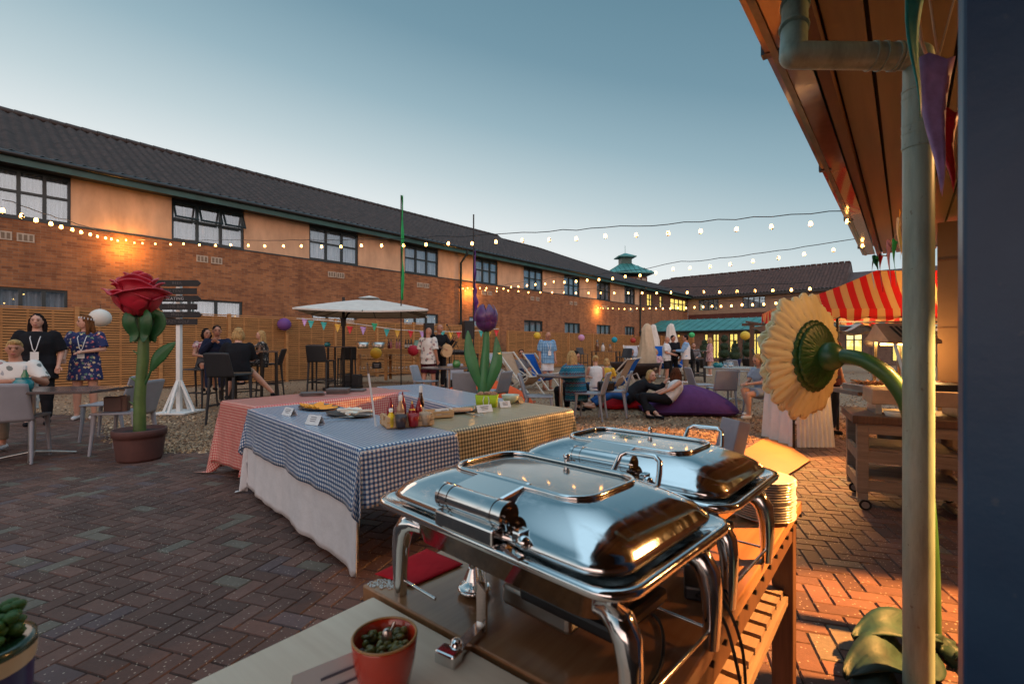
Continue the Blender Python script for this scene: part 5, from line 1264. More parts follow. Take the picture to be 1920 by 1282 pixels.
# ---- signpost
sg=thing('direction_signpost','white post with six black chalkboard arrow boards','signpost',V((X(336,9.3),9.3,0)),0)
b=MB(); b.box((0,0,1.27),(.075,.075,2.54)); b.build('post',M['white'],sg)
b=MB(); b.box((0,0,.02),(.62,.62,.03)); b.build('base_board',M['white'],sg)
for k in range(4): a=k*pi/2; b=MB(); b.bar((cos(a)*.29,sin(a)*.29,.03),(cos(a)*.03,sin(a)*.03,.62),.045); b.build('brace',M['white'],sg)
M['chalkb']=mat('chalkboard',(.012,.011,.012),.7,var=.3); M['chalk']=mat('chalk',(.42,.40,.40),.9)
for i,(py,x0_,x1_,dr,txt) in enumerate(((531,-40,44,1,'BEER'),(546,-46,36,-1,'GIN TENT'),(560,-48,44,1,'SEATING'),(575,-36,37,-1,'THE BAR'),(590,-40,46,1,'MUSIC'),(603,-38,37,-1,'CRAZY GOLF'))):
    z=Z(py,9.25)-0; s_=9.25/900; a,c=x0_*s_,x1_*s_; h=.058
    poly=[(a,-h),(c-.06,-h),(c,0),(c-.06,h),(a,h)] if dr>0 else [(a,0),(a+.06,-h),(c,-h),(c,h),(a+.06,h)]
    T=Matrix.Translation(V((0,-.05,z)))@Matrix.Rotation(R(90),4,'X'); b=MB(); b.prism(poly,-.012,.012,M=T); o=b.build('arrow_board',M['chalkb'],sg)
    cu_=bpy.data.curves.new('lettering','FONT'); cu_.body=txt; cu_.size=.078; cu_.align_x='CENTER'; cu_.align_y='CENTER'; cu_.extrude=.001; cu_.space_character=1.15
    cu_.materials.append(M['chalk'] if i==2 else mat('faint_chalk',(.10,.09,.09),.9)); cu_.resolution_u=3; tmp=bpy.data.objects.new('t',cu_); COL.objects.link(tmp); me_=bpy.data.meshes.new_from_object(tmp); bpy.data.objects.remove(tmp); to=bpy.data.objects.new('lettering',me_); COL.objects.link(to); to.parent=o; to.location=((a+c)/2-.02,-.0645,z); to.rotation_euler=(R(90),0,0)
# ---- tall flags
def pole(label,px,d,ytop,c,w,segs,grp='tall feather flags'):
    r=thing('feather_flag',label,'flag',V((X(px,d),d,0)),0,grp); zt_=Z(ytop,d); b=MB(); b.tube([(0,0,0),(0,0,zt_)],.016,6); b.build('pole',M['black'],r)
    for (ya,yb,wa,wb) in segs:
        za,zb=Z(ya,d),Z(yb,d); b=MB(); b.sheet(6,40,lambda u,v:((u*(wa+(wb-wa)*v))*(.6+.4*sin(v*9+1)**2)+.012,.05*sin(u*4+v*12),za+(zb-za)*v)); b.build('pennant_cloth',c,r,solid=.004)
pole('tall green feather flag rising behind the parasol',752,13,366,mat('flag_green',(.01,.32,.08),.6,var=.2),.07,((366,562,.055,.075),))
pole('tall purple feather flag beside the purple tulip',888,11,402,mat('flag_purple',(.12,.03,.20),.6,var=.2),.1,((470,570,.04,.06),(540,602,.06,.16)))
# ---- drinks cart
dc=thing('drinks_cart','timber drinks cart with glass shelves in front of the fence','cart',V((X(728,17),17,0)),RZ-pi/2+R(40)); cw,cd,chh=2.35,.7,1.2
MB().box((0,0,chh-.03),(cw+.1,cd,.06)).build('cart_top',M['slat'],dc)
for x in(-1,0,1):
    for y in(-1,1): MB().box((x*(cw/2-.05),y*(cd/2-.05),(chh-.06)/2+.05),(.09,.09,chh-.16)).build('leg',M['slat'],dc)
for z in(.35,.8): MB().box((0,0,z),(cw-.1,cd-.12,.03)).build('shelf',M['slat'],dc)
MB().box((0,-cd/2+.01,chh-.13),(cw-.2,.03,.13)).build('front_rail',M['slat'],dc)
gp=None
for i in range(16):
    for j in range(2):
        lab='clear wine glass standing on the cart shelves'
        loc=dc.location+Matrix.Rotation(dc.rotation_euler.z,3,'Z')@V((-.95+i*.125,-.12,.365 if j else .815))
        if gp is None:
            gp=thing('wine_glass',lab,'glass',loc,0,'wine glasses on the cart shelves'); b=MB(); b.lathe([(.035,0),(.006,.01),(.006,.09),(.035,.12),(.04,.17),(.032,.2)],12,cap=False); b.build('goblet',M['pane'],gp)
        else: dup(gp,loc,0)
rot=Matrix.Rotation(dc.rotation_euler.z,3,'Z')
bt0=None
for i,(x,c,lb) in enumerate([(x_,c_,l_) for x_,c_,l_ in zip([.02,.10,.30,.40,.62,.72,.82],[(.05,.0,.01),(.3,.08,.09),(.3,.10,.12),(.35,.12,.14),(.01,.012,.01),(.01,.012,.01),(.01,.012,.01)],['dark wine bottle at the left of the cart bottles','pink bottle left of the middle on the cart','pink bottle in the middle of the cart top','tall pink bottle right of the middle on the cart','black labelled wine bottle, left of three','black labelled wine bottle, middle of three','black labelled wine bottle, right of three'])]):
    bottle(lb,dc.location+rot@V((x,0,chh)),.32,.04,c,(.02,.02,.02),(.4,.38,.36) if i>3 else None,'bottles on the drinks cart','wine_bottle')
for x,lb in((-.9,'left steel ice bucket on the cart'),(-.35,'right steel ice bucket on the cart')):
    r=thing('ice_bucket',lb,'bucket',dc.location+rot@V((x,0,chh)),0,'ice buckets'); b=MB(); b.lathe([(.0,0),(.17,0),(.23,.22),(.24,.22),(.18,.02)],24,cap=False); b.build('bucket_shell',M['steel'],r)
r=thing('tumbler_jug','pale green glass jug at the right end of the cart','jug',dc.location+rot@V((1.0,0,chh)),0); b=MB(); b.lathe([(0,0),(.09,0),(.11,.12),(.07,.26),(.08,.3)],20); b.build('jug_body',mat('mint_glass',(.2,.4,.33),.2),r)
cb=thing('chalkboard_sign','small black rounded chalkboard hanging on the cart front','sign',dc.location+rot@V((-.28,-.42,.62)),dc.rotation_euler.z); b=MB(Matrix.Rotation(R(90),4,'X')); b.prism([(x,y) for x,y,_ in rrect(.16,.11,.05)],0,.02); b.build('board',M['chalkb'],cb)
b=MB(); 
for k in range(3): b.box((0,-.024,.05-.045*k),(.2-.03*k,.002,.012))
b.build('chalk_writing',M['chalk'],cb)
# ---- music corner
def speaker(label,px,d,zc,h=.62,w=.38,st=True):
    r=thing('loudspeaker',label,'loudspeaker',V((X(px,d),d,zc-h/2)),R(20),'black loudspeakers on stands'); MB().box((0,0,h/2),(w,.34,h),b=.02).build('cabinet',M['black'],r); MB().box((0,-.173,h/2),(w-.05,.008,h-.06)).build('grille',mat('speaker_grille',(.02,.02,.022),.8,bump=.5,bscale=200),r)
    s_=thing('speaker_stand',label.replace('loudspeaker','tripod stand carrying the loudspeaker'),'stand',V((X(px,d),d,0)),0,'black speaker stands'); b=MB(); b.tube([(0,0,.2),(0,0,zc-h/2)],.02,8); b.build('pole',M['black'],s_)
    for k in range(3): a=k*2.09; b=MB(); b.tube([(0,0,.5),(cos(a)*.4,sin(a)*.4,.0)],.012,6); b.build('leg',M['black'],s_)
speaker('black loudspeaker behind the bald man in the white shirt',804,17.5,1.75,.75,.34)
speaker('black loudspeaker between the guitarist and the tulip',878,16.3,1.83,.62,.36)
mt_=thing('mixer_table','black table carrying the sound mixer beside the guitarist','table',V((X(866,16.8),16.8,0)),R(-10)); MB().box((0,0,1.0),(1.1,.5,.03)).build('tabletop',M['black'],mt_)
for x in(-1,1):
    for y in(-1,1): MB().box((x*.52,y*.22,.49),(.04,.04,.98)).build('leg',M['black'],mt_)
mx_=thing('sound_mixer','dark mixing desk with knobs and a green display','mixer',V((X(862,16.8),16.8,1.016)),R(-10)); T=Matrix.Rotation(R(12),4,'X'); MB(T).box((0,0,.07),(.7,.4,.08),b=.01).build('desk',M['black'],mx_); b=MB(T)
for i in range(10):
    for j in range(3): b.tube([(-.3+.065*i,-.12+.1*j,.11),(-.3+.065*i,-.12+.1*j,.135)],.011,6)
b.build('knobs',M['steel'],mx_); MB(T).box((-.38,-.15,.10),(.06,.05,.02)).build('display',glow('green_display',(.2,1,.1),2),mx_)
mk_=thing('microphone_stand','black microphone boom stand in front of the guitarist','mic stand',V((X(846,16.2),16.2,0)),0); b=MB(); b.tube([(0,0,0),(0,0,1.35)],.01,6); b.tube([(.25,0,1.2),(-.12,0,1.98)],.01,6); b.build('boom',M['black'],mk_); MB().ball((-.14,0,2.0),(.035,.03,.03)).build('microphone',M['black'],mk_)
for k in range(3): a=k*2.09+.3; b=MB(); b.tube([(0,0,.15),(cos(a)*.3,sin(a)*.3,0)],.008,5); b.build('leg',M['black'],mk_)
ms_=thing('music_stand','tilted black music stand beside the guitarist','music stand',V((X(852,16.0),16.0,0)),0); b=MB(); b.tube([(0,0,0),(0,0,1.2)],.01,6); b.build('pole',M['black'],ms_); T=Matrix.Translation(V((0,0,1.32)))@Matrix.Rotation(R(35),4,'Y'); MB(T).box((0,0,0),(.02,.4,.3)).build('desk',M['black'],ms_)
am=thing('stage_monitor','black wedge monitor on the ground near the mixer','monitor',V((X(850,15.2),15.2,0)),0); b=MB(); b.prism([(-.25,-.2),(.25,-.2),(.25,.2),(-.25,.2)],0,.3); b.build('wedge',M['black'],am)
# ---- fire bowl, topiary, pergola post
fb=thing('fire_bowl','wide dark round fire bowl in front of the reclining people','fire bowl',G(1206,712)+V((0,1.2,0)),0); b=MB(); b.lathe([(.3,0),(.45,.05),(.95,.45),(1.02,.62),(.98,.62),(.85,.45),(.0,.3)],32,cap=False); b.build('bowl_shell',mat('dark_rust',(.03,.015,.012),.7,var=.4),fb)
fl=MB(); fl.rings([((-.2,0,.5),.05,.05),((-.2,0,.58),.07,.07),((-.18,0,.68),.04,.04),((-.17,0,.78),.005,.005)],10); fl.build('flame',glow('flame',(1,.4,.06),18),fb)
def topiary(label,px,d,balls,potc):
    r=thing('topiary',label,'potted plant',V((X(px,d),d,0)),0,'clipped plants along the window wall'); b=MB(); b.lathe([(0,0),(.25,0),(.34,.5),(.36,.52),(.3,.5),(0,.45)],20,cap=False); b.build('pot',potc,r)
    b=MB(); b.tube([(0,0,.45),(0,0,balls[-1][0])],.03,6); b.build('trunk',M['dwood'],r); b=MB(); rn=random.Random(px)
    for z,q in balls:
        for k in range(420):
            v=V((rn.gauss(0,1),rn.gauss(0,1),rn.gauss(0,1))).normalized()*q*rn.uniform(.8,1.1); t=V((rn.gauss(0,1),rn.gauss(0,1),rn.gauss(0,1))).normalized()*.035; w=v.cross(t).normalized()*.022; c=v*1+V((0,0,z)); b.add([c-t,c+w,c+t,c-w],[(0,1,2,3)])
        b.ball((0,0,z),q*.85,10,7)
    b.build('foliage',mat('topiary_green',(.025,.05,.018),.7,var=.5,scale=12),r)
topiary('topiary of stacked balls by the tall lit window, left one',1358,30,((.8,.35),(1.25,.28),(1.75,.22)),M['plasticdark'])
topiary('cone shaped shrub in a royal blue pot',1378,27.5,((.75,.33),(1.05,.25),(1.3,.15),(1.5,.08)),mat('royal_glaze',(.01,.03,.16),.3))
topiary('tall topiary of stacked balls behind the dark pergola post',1402,29,((.9,.32),(1.3,.28),(1.75,.22)),M['plasticdark'])
topiary('bright green conical shrub beside the bearded man',1321,28,((.9,.33),(1.2,.25),(1.5,.14)),M['plasticdark'])
pg=thing('pergola_post','dark timber pergola post and beam in front of the lit windows','pergola',V((X(1410,26),26,0)),RZF); MB().box((0,0,1.2),(.2,.2,2.4)).build('post',M['dwood'],pg); MB().box((3,0,2.45),(7,.14,.14)).build('beam',M['dwood'],pg)
for k in range(7): MB().box((k*.9,.0,2.55),(.07,2.2,.1)).build('rafter',M['dwood'],pg)
MB().box((3.6,1.0,2.35),(5.5,1.6,.02)).build('shade_cloth',M['canvas'],pg)
pq=thing('plant_pot','dark green glazed jar beside the phone woman','plant pot',G(1447,740)); b=MB(); b.lathe([(0,0),(.15,0),(.25,.25),(.26,.45),(.2,.6),(.22,.62)],24); b.build('pot_body',mat('bottle_green_glaze',(.01,.05,.045),.2,coat=.5),pq)
# ---- small things on tables and chairs
def jar(label,p,c,r_=.07,h=.11,name='candle_jar'):
    r=thing(name,label,'jar',p,0,'coloured glass candle jars'); b=MB(); b.lathe([(0,0),(r_*.75,0),(r_,h*.3),(r_,h*.65),(r_*.7,h*.88),(r_*.78,h)],24); b.build('jar_glass',mat('coloured_glass',c,.08,coat=.6,var=.1),r)
teal=(.0,.18,.21)
jar('large teal glass candle jar on the left table',V((X(44,5.3),5.3,.80)),teal,.088,.15)
jar('teal candle jar on the parasol high table',V((X(614,14.1),14.1,1.28)),teal,.09,.12)
jar('green candle jar on the round table near the tulip',V((X(856,10.7),10.7,.82)),(.05,.2,.04),.09,.16)
jar('teal candle jar on the pale round table',V((X(1346,11.1),11.1,.80)),teal,.11,.12)
bottle('green beer bottle behind the teal jar on the left table',V((X(47,5.55),5.55,.80)),.27,.036,(.02,.14,.05),(.5,.5,.5),(.4,.45,.5),'drinks on the cafe tables','beer_bottle')
for px,py,lb in((1360,700,'left empty tumbler on the pale round table'),(1372,703,'right tumbler on the pale round table'),(1368,696,'rear tumbler on the pale round table')):
    r=thing('tumbler',lb,'glass',V((X(px,11.2),11.2,.80)),0,'drinks on the cafe tables'); b=MB(); b.lathe([(0,0),(.04,0),(.05,.14)],16,cap=False); b.build('glass_wall',M['pane'],r); MB().ball((0,0,.03),(.035,.035,.03)).build('drink',M['canvas'],r)
hb=thing('handbag','brown folding handbag with phone resting on the chair beside the rose','bag',V((X(214,5.95),5.95,.475)),.3); MB().box((0,0,.1),(.2,.08,.2),b=.02).build('bag_body',mat('brown_leather',(.08,.03,.02),.45,var=.3),hb); MB().box((.1,.02,.1),(.1,.1,.22),b=.02).build('flap',mat('tan_leather',(.11,.045,.025),.5),hb)
hb2=thing('handbag','black handbag resting on the seat of a grey chair','bag',V((X(1136,8.7),8.7,.48)),.2); MB().box((0,0,.09),(.30,.16,.18),b=.04).build('bag_body',M['black'],hb2); b=MB(); b.tube([(-.1,0,.17),(-.06,0,.24),(.06,0,.24),(.1,0,.17)],.008,6); b.build('handle',M['black'],hb2)
cbx=thing('cool_box','pale tub on the ground under the parasol table','tub',V((X(662,15),15,0)),0); MB().box((0,0,.2),(.5,.35,.4),b=.03).build('tub_body',M['plasticdark'],cbx)
for i,(dx,h,c,lb) in enumerate(((-.15,.34,(.12,.05,.02),'tall brown bottle on the far high table by the fence'),(.05,.25,(.5,.45,.4),'steel kettle like urn on the far high table'),(.3,.2,(.25,.12,.05),'short amber bottle on the far high table'))): bottle(lb,V((X(1136,22)+dx*1.3-.2,22,1.05)),h*1.5,.09,c,(.1,.1,.1),None,'bottles by the far fence','liquor_bottle')
# ================================================================== LANTERNS, BUNTING
def lantern(label,px,py,d,rad,c,lit=0):
    r=thing('paper_lantern',label,'lantern',P(px,py,d)-V((0,0,rad)),0,'round paper lanterns')
    b=MB(); prof=[(rad*.16,0.02*rad)]+[(rad*cos(a)*(1+.018*(k%2)),rad+rad*.97*sin(a)) for k,a in enumerate([-1.4+2.8*i/22 for i in range(23)])]+[(rad*.16,rad*1.98)]
    m_=mat('lantern_paper',c,.7,var=.05); b.lathe(prof,26,cap=False); b.build('paper_globe',m_,r); b=MB(); b.tube([(0,0,rad*1.95),(0,0,rad*1.95+.12)],.006,5); b.build('hanger',M['black'],r)
WFd=lambda px:17.45/(-DY*((px-960)/F)+DX)
lantern('purple paper lantern on the fence left of the parasol',533,608,WFd(533),.23,(.12,.04,.20))
lantern('white paper lantern behind the woman with the flower crown',188,596,10.6,.20,(.6,.57,.52))
lantern('yellow paper lantern on the front of the drinks cart',705,662,16.2,.19,(.65,.36,.02))
lantern('red paper lantern at the right end of the drinks cart',775,657,16.4,.19,(.45,.01,.03))
lantern('yellow paper lantern on the fence left of the man in checks',1007,629,22.8,.165*1.0+.0,(.6,.40,.03))
lantern('pink paper lantern on the fence right of the man in checks',1090,633,27.6,.19,(.5,.25,.42))
lantern('teal paper lantern on the far fence',1152,637,31,.19,(.0,.25,.35))
lantern('red paper lantern near the far end of the fence',1187,638,33,.19,(.35,.03,.02))
lantern('green paper lantern hanging right of the standing men',1297,628,22,.13,(.05,.42,.14))
lantern('large yellow paper lantern on the pergola post',1397,629,20,.19,(.62,.42,.04))
lantern('white paper lantern hanging inside the striped stall',1633,640,8.3,.10,(.6,.55,.48))
bf=thing('fence_bunting','bunting of small coloured pennants sagging along the fence','bunting',P(700,600,16.5)*V((1,1,0)))
pts=[P(556,597,17.0),P(600,599,17.2),P(660,606,17.3),P(715,614,17.6),P(745,618,17.8),P(800,621,18),P(860,622,19),P(905,619,20),P(935,616,21)]; b=MB(); b.tube(pts,.01,5); b.build('cord',M['white'],bf,world=True)
for i,(px,py,c) in enumerate(((571,597,'purple'),(583,601,'teal'),(607,604,'teal'),(633,608,'yellow'),(656,612,'red'),(681,613,'purple'),(702,606,'green'),(725,617,'teal'),(745,619,'yellow'),(770,620,'red'),(792,622,'purple'),(830,620,'teal'),(845,622,'yellow'),(860,622,'red'),(902,620,'teal'),(917,620,'yellow'),(931,619,'red'))):
    flag(bf,P(px,py,17.1+(.0 if px<700 else (px-700)*.018)),.28,.22,FC[c],.15)
# ================================================================== STRING LIGHTS
M['bulb']=glow('warm_bulb',(1,.45,.11),15); M['sock']=M['black']
b=MB(); b.lathe([(.005,.014),(.015,.020),(.0205,.033),(.020,.046),(.014,.066),(.010,.07)],12,cap=True); bulb_me=None
proto=b.build('bulb',M['bulb']); bulb_me=proto.data; bpy.data.objects.remove(proto)
b=MB(); b.lathe([(.014,.068),(.016,.07),(.016,.105),(.006,.12)],10); proto=b.build('socket',M['sock']); sock_me=proto.data; bpy.data.objects.remove(proto)
def string(label,bulbs,dfn,ext=()):
    """bulbs: photo positions of the lamps; dfn(i/n) their distance"""
    n=len(bulbs); pts=[P(px,py,dfn(i/(n-1))) for i,(px,py) in enumerate(bulbs)]
    r=thing('festoon_lights',label,'string lights',V((pts[0].x,pts[0].y,pts[0].z)),0,'festoon strings across the courtyard'); o=pts[0]
    cab=[];
    for i,p in enumerate(pts):
        h=p+V((0,0,.075+.03)); cab.append(h)
        if i<n-1: cab.append((h+pts[i+1]+V((0,0,.105)))/2+V((0,0,.012*random.uniform(-1,1.6))))
    for e_ in ext: cab.append(e_)
    b=MB(); b.tube(cab,.0055,5); b.build('cable',M['black'],r,world=True)
    for p in pts:
        for nm,me in(('bulb',bulb_me),('socket',sock_me)):
            q=bpy.data.objects.new(nm,me); COL.objects.link(q); q.parent=r; q.location=p-o-V((0,0,.035))
            q.rotation_euler=(random.uniform(-.15,.15),random.uniform(-.15,.15),0)
dw=lambda px,off=.25:(WA-off)/(-DY*((px-960)/F)+DX)
def lin(a,b_): return lambda t:1/(1/a+(1/b_-1/a)*t)
Ab=[(5,394),(41,404),(67,412),(95,419),(114,425),(135,430),(153,435),(169,439),(182,443),(198,446),(209,448),(221,451),(236,450)]
string('festoon of closely seen bulbs at upper left, ending at the wall glow',Ab,lin(5.0,dw(236)))
Bb=[(252,455),(267,456),(291,457),(320,458),(344,457),(374,459),(404,460),(433,459),(466,460),(497,461),(531,461),(565,461),(603,462),(639,462),(678,460),(716,460),(757,460),(799,458),(840,456),(885,456),(930,453),(980,450),(1030,449),(1081,447),(1135,442),(1193,440),(1253,437),(1313,433),(1380,429),(1447,424),(1520,419),(1590,414)]
string('longest and highest festoon, crossing the sky to the canopy',Bb,lin(dw(252),5.2))
Cb=[(868,541),(877,540),(887,541),(900,540),(912,540),(932,540),(944,541),(958,538),(972,537),(988,535),(1004,533),(1022,532),(1039,528),(1058,529),(1080,527),(1101,525),(1123,524),(1149,522),(1172,518),(1200,516),(1229,511),(1262,504),(1293,502),(1331,499),(1370,495),(1412,489),(1459,483),(1508,476),(1563,468),(1618,460)]
string('second festoon rising from the downpipe to the canopy end',Cb,lin(dw(868),6.6))
Db=[(873,545),(893,545),(910,544),(931,546),(953,545),(972,546),(991,548),(1013,548),(1035,548),(1058,548),(1080,549),(1103,549),(1127,549),(1152,549),(1178,549),(1204,549),(1231,549),(1259,548),(1288,548),(1319,547),(1350,547),(1382,546),(1415,545),(1449,544),(1484,543),(1519,541)]
string('third festoon running level across the far tiled roof',Db,lin(dw(873),8.0))
Eb=[(1121,577),(1126,577),(1131,578),(1140,578),(1149,578),(1160,579),(1171,579),(1182,579),(1194,578),(1206,579),(1218,578),(1230,578),(1243,578),(1257,578),(1271,577),(1286,577),(1302,576),(1318,575),(1335,574),(1352,574),(1371,573),(1391,571),(1411,571),(1432,570),(1455,568),(1478,567),(1505,565)]
string('lowest festoon over the green lean-to roof',Eb,lin(dw(1121),9.0))
# wall glow where the strings are fixed: the cluster of lamps right against the brick
for px,py,e_ in((238,462,42),(886,548,60),(1128,582,70)):
    d=dw(px,.38); lamp('string_end_lamp','POINT',P(px,py,d),e_*1.8,(1,.44,.09),shadow_soft_size=.06)
# warm lamps: soffit lamp with an added fill, stall heat lamp
o=lamp('soffit_spot','SPOT',CS(1.35,3.1,CZ-.20),2500,(1,.42,.11),spot_size=R(58),spot_blend=.15,shadow_soft_size=.06); aim(o,V((1.78,1.35,0)))
o=lamp('bulkhead_fill','POINT',CS(1.35,3.1,CZ-.24),65,(1,.48,.16),shadow_soft_size=.1)  # second light added at the soffit lamp to brighten the gerbera
o=lamp('stall_lamp','POINT',V((4.3,5.2,1.28)),45,(1,.46,.12),shadow_soft_size=.12)
o=lamp('stall_roof_lamp','POINT',V((6.0,7.0,1.75)),100,(1,.55,.2),shadow_soft_size=.15)
o=lamp('stall_spot','SPOT',V((3.75,6.5,1.58)),750,(1,.42,.10),spot_size=R(92),spot_blend=.3,shadow_soft_size=.08); aim(o,V((2.5,6.0,0)))
# ================================================================== PEOPLE
def ell(mb,pts,rad,xa,n=16):
    pts=[V(p) for p in pts]; xa=V(xa).normalized(); vs=[]; N=len(pts)
    for i,p in enumerate(pts):
        t=(pts[min(i+1,N-1)]-pts[max(i-1,0)]).normalized(); x=(xa-t*xa.dot(t)).normalized(); y=t.cross(x); rx,ry=rad[i]
        for k in range(n): a=2*pi*k/n; vs.append(p+x*cos(a)*rx+y*sin(a)*ry)
    fs=[(i*n+k,i*n+(k+1)%n,(i+1)*n+(k+1)%n,(i+1)*n+k) for i in range(N-1) for k in range(n)]+[tuple(range(n))[::-1],tuple(range((N-1)*n,N*n))]
    mb.add(vs,fs)
def pose_stand():
    return dict(pel=(0,0,.94),wst=(0,.01,1.08),ch=(0,.0,1.27),nb=(0,.01,1.44),hd=(0,-.02,1.612),lsh=(.185,.01,1.40),rsh=(-.185,.01,1.40),
        lel=(.235,.03,1.12),rel=(-.235,.03,1.12),lwr=(.245,-.05,.87),rwr=(-.245,-.05,.87),lhp=(.09,0,.90),rhp=(-.09,0,.90),lkn=(.105,-.01,.49),rkn=(-.095,-.03,.49),lan=(.11,.03,.08),ran=(-.11,.0,.08))
def pose_sit(seat=.46,lean=0,feet=None,spread=.11,knee=.45):
    p=seat+.09; f=-sin(lean); c=cos(lean); u=lambda h,y=0:(0,f*h+y,p+h*c)
    d=dict(pel=(0,0,p),wst=u(.14,.02),ch=u(.33),nb=u(.50),hd=u(.675,-.03-.02*lean),lhp=(.09,-.02,p-.01),rhp=(-.09,-.02,p-.01),
        lkn=(spread,-knee,p-.01),rkn=(-spread,-knee,p-.01),lan=(spread,-knee+.02,max(.08,p-.47)),ran=(-spread,-knee+.02,max(.08,p-.47)))
    s=V(u(.455)); d['lsh']=(.18,s.y,s.z); d['rsh']=(-.18,s.y,s.z)
    d['lel']=(.235,s.y-.10,s.z-.24); d['rel']=(-.235,s.y-.10,s.z-.24); d['lwr']=(.10,s.y-.32,s.z-.27); d['rwr']=(-.10,s.y-.32,s.z-.27)
    return d
def pose_recline():
    d=dict(pel=(0,0,.36),wst=(0,.10,.46),ch=(0,.22,.62),nb=(0,.32,.77),hd=(0,.33,.95),lhp=(.09,-.02,.35),rhp=(-.09,-.02,.35),lkn=(.12,-.42,.52),rkn=(-.10,-.42,.50),lan=(.12,-.62,.12),ran=(-.10,-.66,.1),
        lsh=(.18,.28,.73),rsh=(-.18,.28,.73),lel=(.27,.12,.52),rel=(-.27,.12,.52),lwr=(.12,-.08,.50),rwr=(-.12,-.08,.50)); return d
def person(label,loc,rz,J,S=1.0,bulk=1.0,skin='skin',hair=None,hy=0,ht=0,top=None,bot=None,shoes='c_white',near=False,lanyard=False,glasses=False,beard=None,extra=None,group=None,female=False,crown=False,hroll=0):
    r=thing('person',label,'person',loc,R(rz),group)
    J={k:V(v)*S for k,v in J.items()}; vx=(.0085 if near else .0125)*S; B=bulk*S
    xa=(J['lsh']-J['rsh']).normalized(); hx=(J['lhp']-J['rhp']).normalized()
    tors=[(J['pel']-(J['wst']-J['pel']).normalized()*.07*S,(.155,.105)),(J['pel'],(.165,.118)),(J['wst'],(.138 if female else .148,.102)),(J['ch'],(.158,.118)),(J['nb']-(J['nb']-J['ch'])*.34,(.160,.090)),(J['nb']-(J['nb']-J['ch'])*.14,(.118,.078)),(J['nb']+(J['nb']-J['ch'])*.06,(.062,.058))]
    def torso(mb,inf,i0=0,i1=7): ell(mb,[t[0] for t in tors[i0:i1]],[(t[1][0]*B+inf,t[1][1]*B+inf) for t in tors[i0:i1]],xa)
    HM=Matrix.Translation(J['hd'])@Matrix.Rotation(R(hy),4,'Z')@Matrix.Rotation(R(ht),4,'X')@Matrix.Rotation(R(hroll),4,'Y')@Matrix.Scale(S,4)
    b=MB(); torso(b,0)
    b.cone(J['nb']-(J['nb']-J['ch'])*.15,HM@V((0,.02,-.06)),.056*B,.052*S)
    b.ball((0,0,0),1,18,12,M=HM@Matrix.Diagonal((.074,.092,.108,1))); 
    hb_=MB(HM); hb_.ball((0,-.022,-.055),(.054,.062,.058)); hb_.ball((0,-.092,-.016),(.012,.016,.022)); hb_.ball((.076,.008,-.01),(.012,.02,.03)); hb_.ball((-.076,.008,-.01),(.012,.02,.03)); hb_.ball((0,-.084,-.058),(.022,.01,.008)); hb_.ball((0,-.073,.03),(.05,.018,.014))
    b.add(hb_.v,hb_.f)
    aw=1 if female else 1.12
    for s_ in 'lr':
        sh,el,wr=J[s_+'sh'],J[s_+'el'],J[s_+'wr']; hp,kn,an=J[s_+'hp'],J[s_+'kn'],J[s_+'an']
        b.cone(sh,el,.048*aw*B,.037*aw*B); b.cone(el,wr,.037*aw*B,.025*aw*S)
        b.cone(hp,kn,.086*B,.054*B); b.cone(kn,kn.lerp(an,.35),.052*B,.052*B); b.cone(kn.lerp(an,.35),an,.052*B,.034*S)
        # foot
        sd=V((0,-1,0)); 
        if extra and s_+'ft' in extra: sd=V(extra[s_+'ft']).normalized()
        b.cone(an-V((0,0,.03*S)),an+sd*.14*S-V((0,0,.045*S)),.036*S,.028*S)
        fo=(wr-el).normalized(); b.cone(wr,wr+fo*.055*S,.026*S,.031*S)
    body=remeshed(b,vx,2)
    for s_,sg_ in(('l',1),('r',-1)):    # five fingers rooted in each palm
        el,wr=J[s_+'el'],J[s_+'wr']; fo=(wr-el).normalized(); sd=fo.cross(V((0,0,1))); sd=sd.normalized() if sd.length>.2 else V((0,1,0)); up=sd.cross(fo).normalized(); pb=wr+fo*.07*S
        if up.z>0: up=-up
        for q in range(4):
            o=pb+sd*(q-1.5)*.017*S; L_=(.062,.072,.068,.054)[q]*S; body.tube([o-fo*.01*S,o+fo*L_*.5+up*.006*S,o+fo*L_*.85+up*.024*S],[.0092*S,.0085*S,.007*S],7)
        o=wr+fo*.03*S+sd*(-sg_)*.026*S; body.tube([o,o+sd*(-sg_)*.022*S+fo*.025*S,o+sd*(-sg_)*.024*S+fo*.055*S+up*.01*S],[.011*S,.010*S,.008*S],7)
    body.build('body',M[skin],r)
    f=MB(HM)
    for x in(-1,1):
        MB(HM).ball((x*.029,-.082,.008),(.0135,.008,.0075),10,7).build('eye',M['dark'],r)
        MB(HM).box((x*.030,-.089,.029),(.032,.008,.008)).build('eyebrow',M['dark'] if hair!='blonde' else M['brown'],r)
    MB(HM).ball((0,-.091,-.057),(.026,.008,.008),10,6).build('lips',M['lip'],r)
    if glasses:
        g_=MB(HM)
        for x in(-1,1): g_.ball((x*.031,-.089,.006),(.025,.006,.019),12,8); g_.bar((x*.058,-.078,.01),(x*.078,.01,.012),.004)
        g_.bar((-.01,-.094,.01),(.01,-.094,.01),.004); g_.build('sunglasses',M['black'],r)
    def hairmesh(parts,vox=.012):
        h=MB(HM)
        for kind,*a in parts:
            if kind=='b': h.ball(a[0],a[1],16,11)
            else: h.tube(a[0],a[1],10)
        o=remeshed(h,vox*S*.8,1); c=HM.translation
        for i,q in enumerate(o.v):
            d=(q-c); nn=noise.noise(V((d.x*60,d.y*60,d.z*14))/S)*.010*S; o.v[i]=q+V((d.x,d.y,0)).normalized()*nn if V((d.x,d.y,0)).length>1e-4 else q
        return o
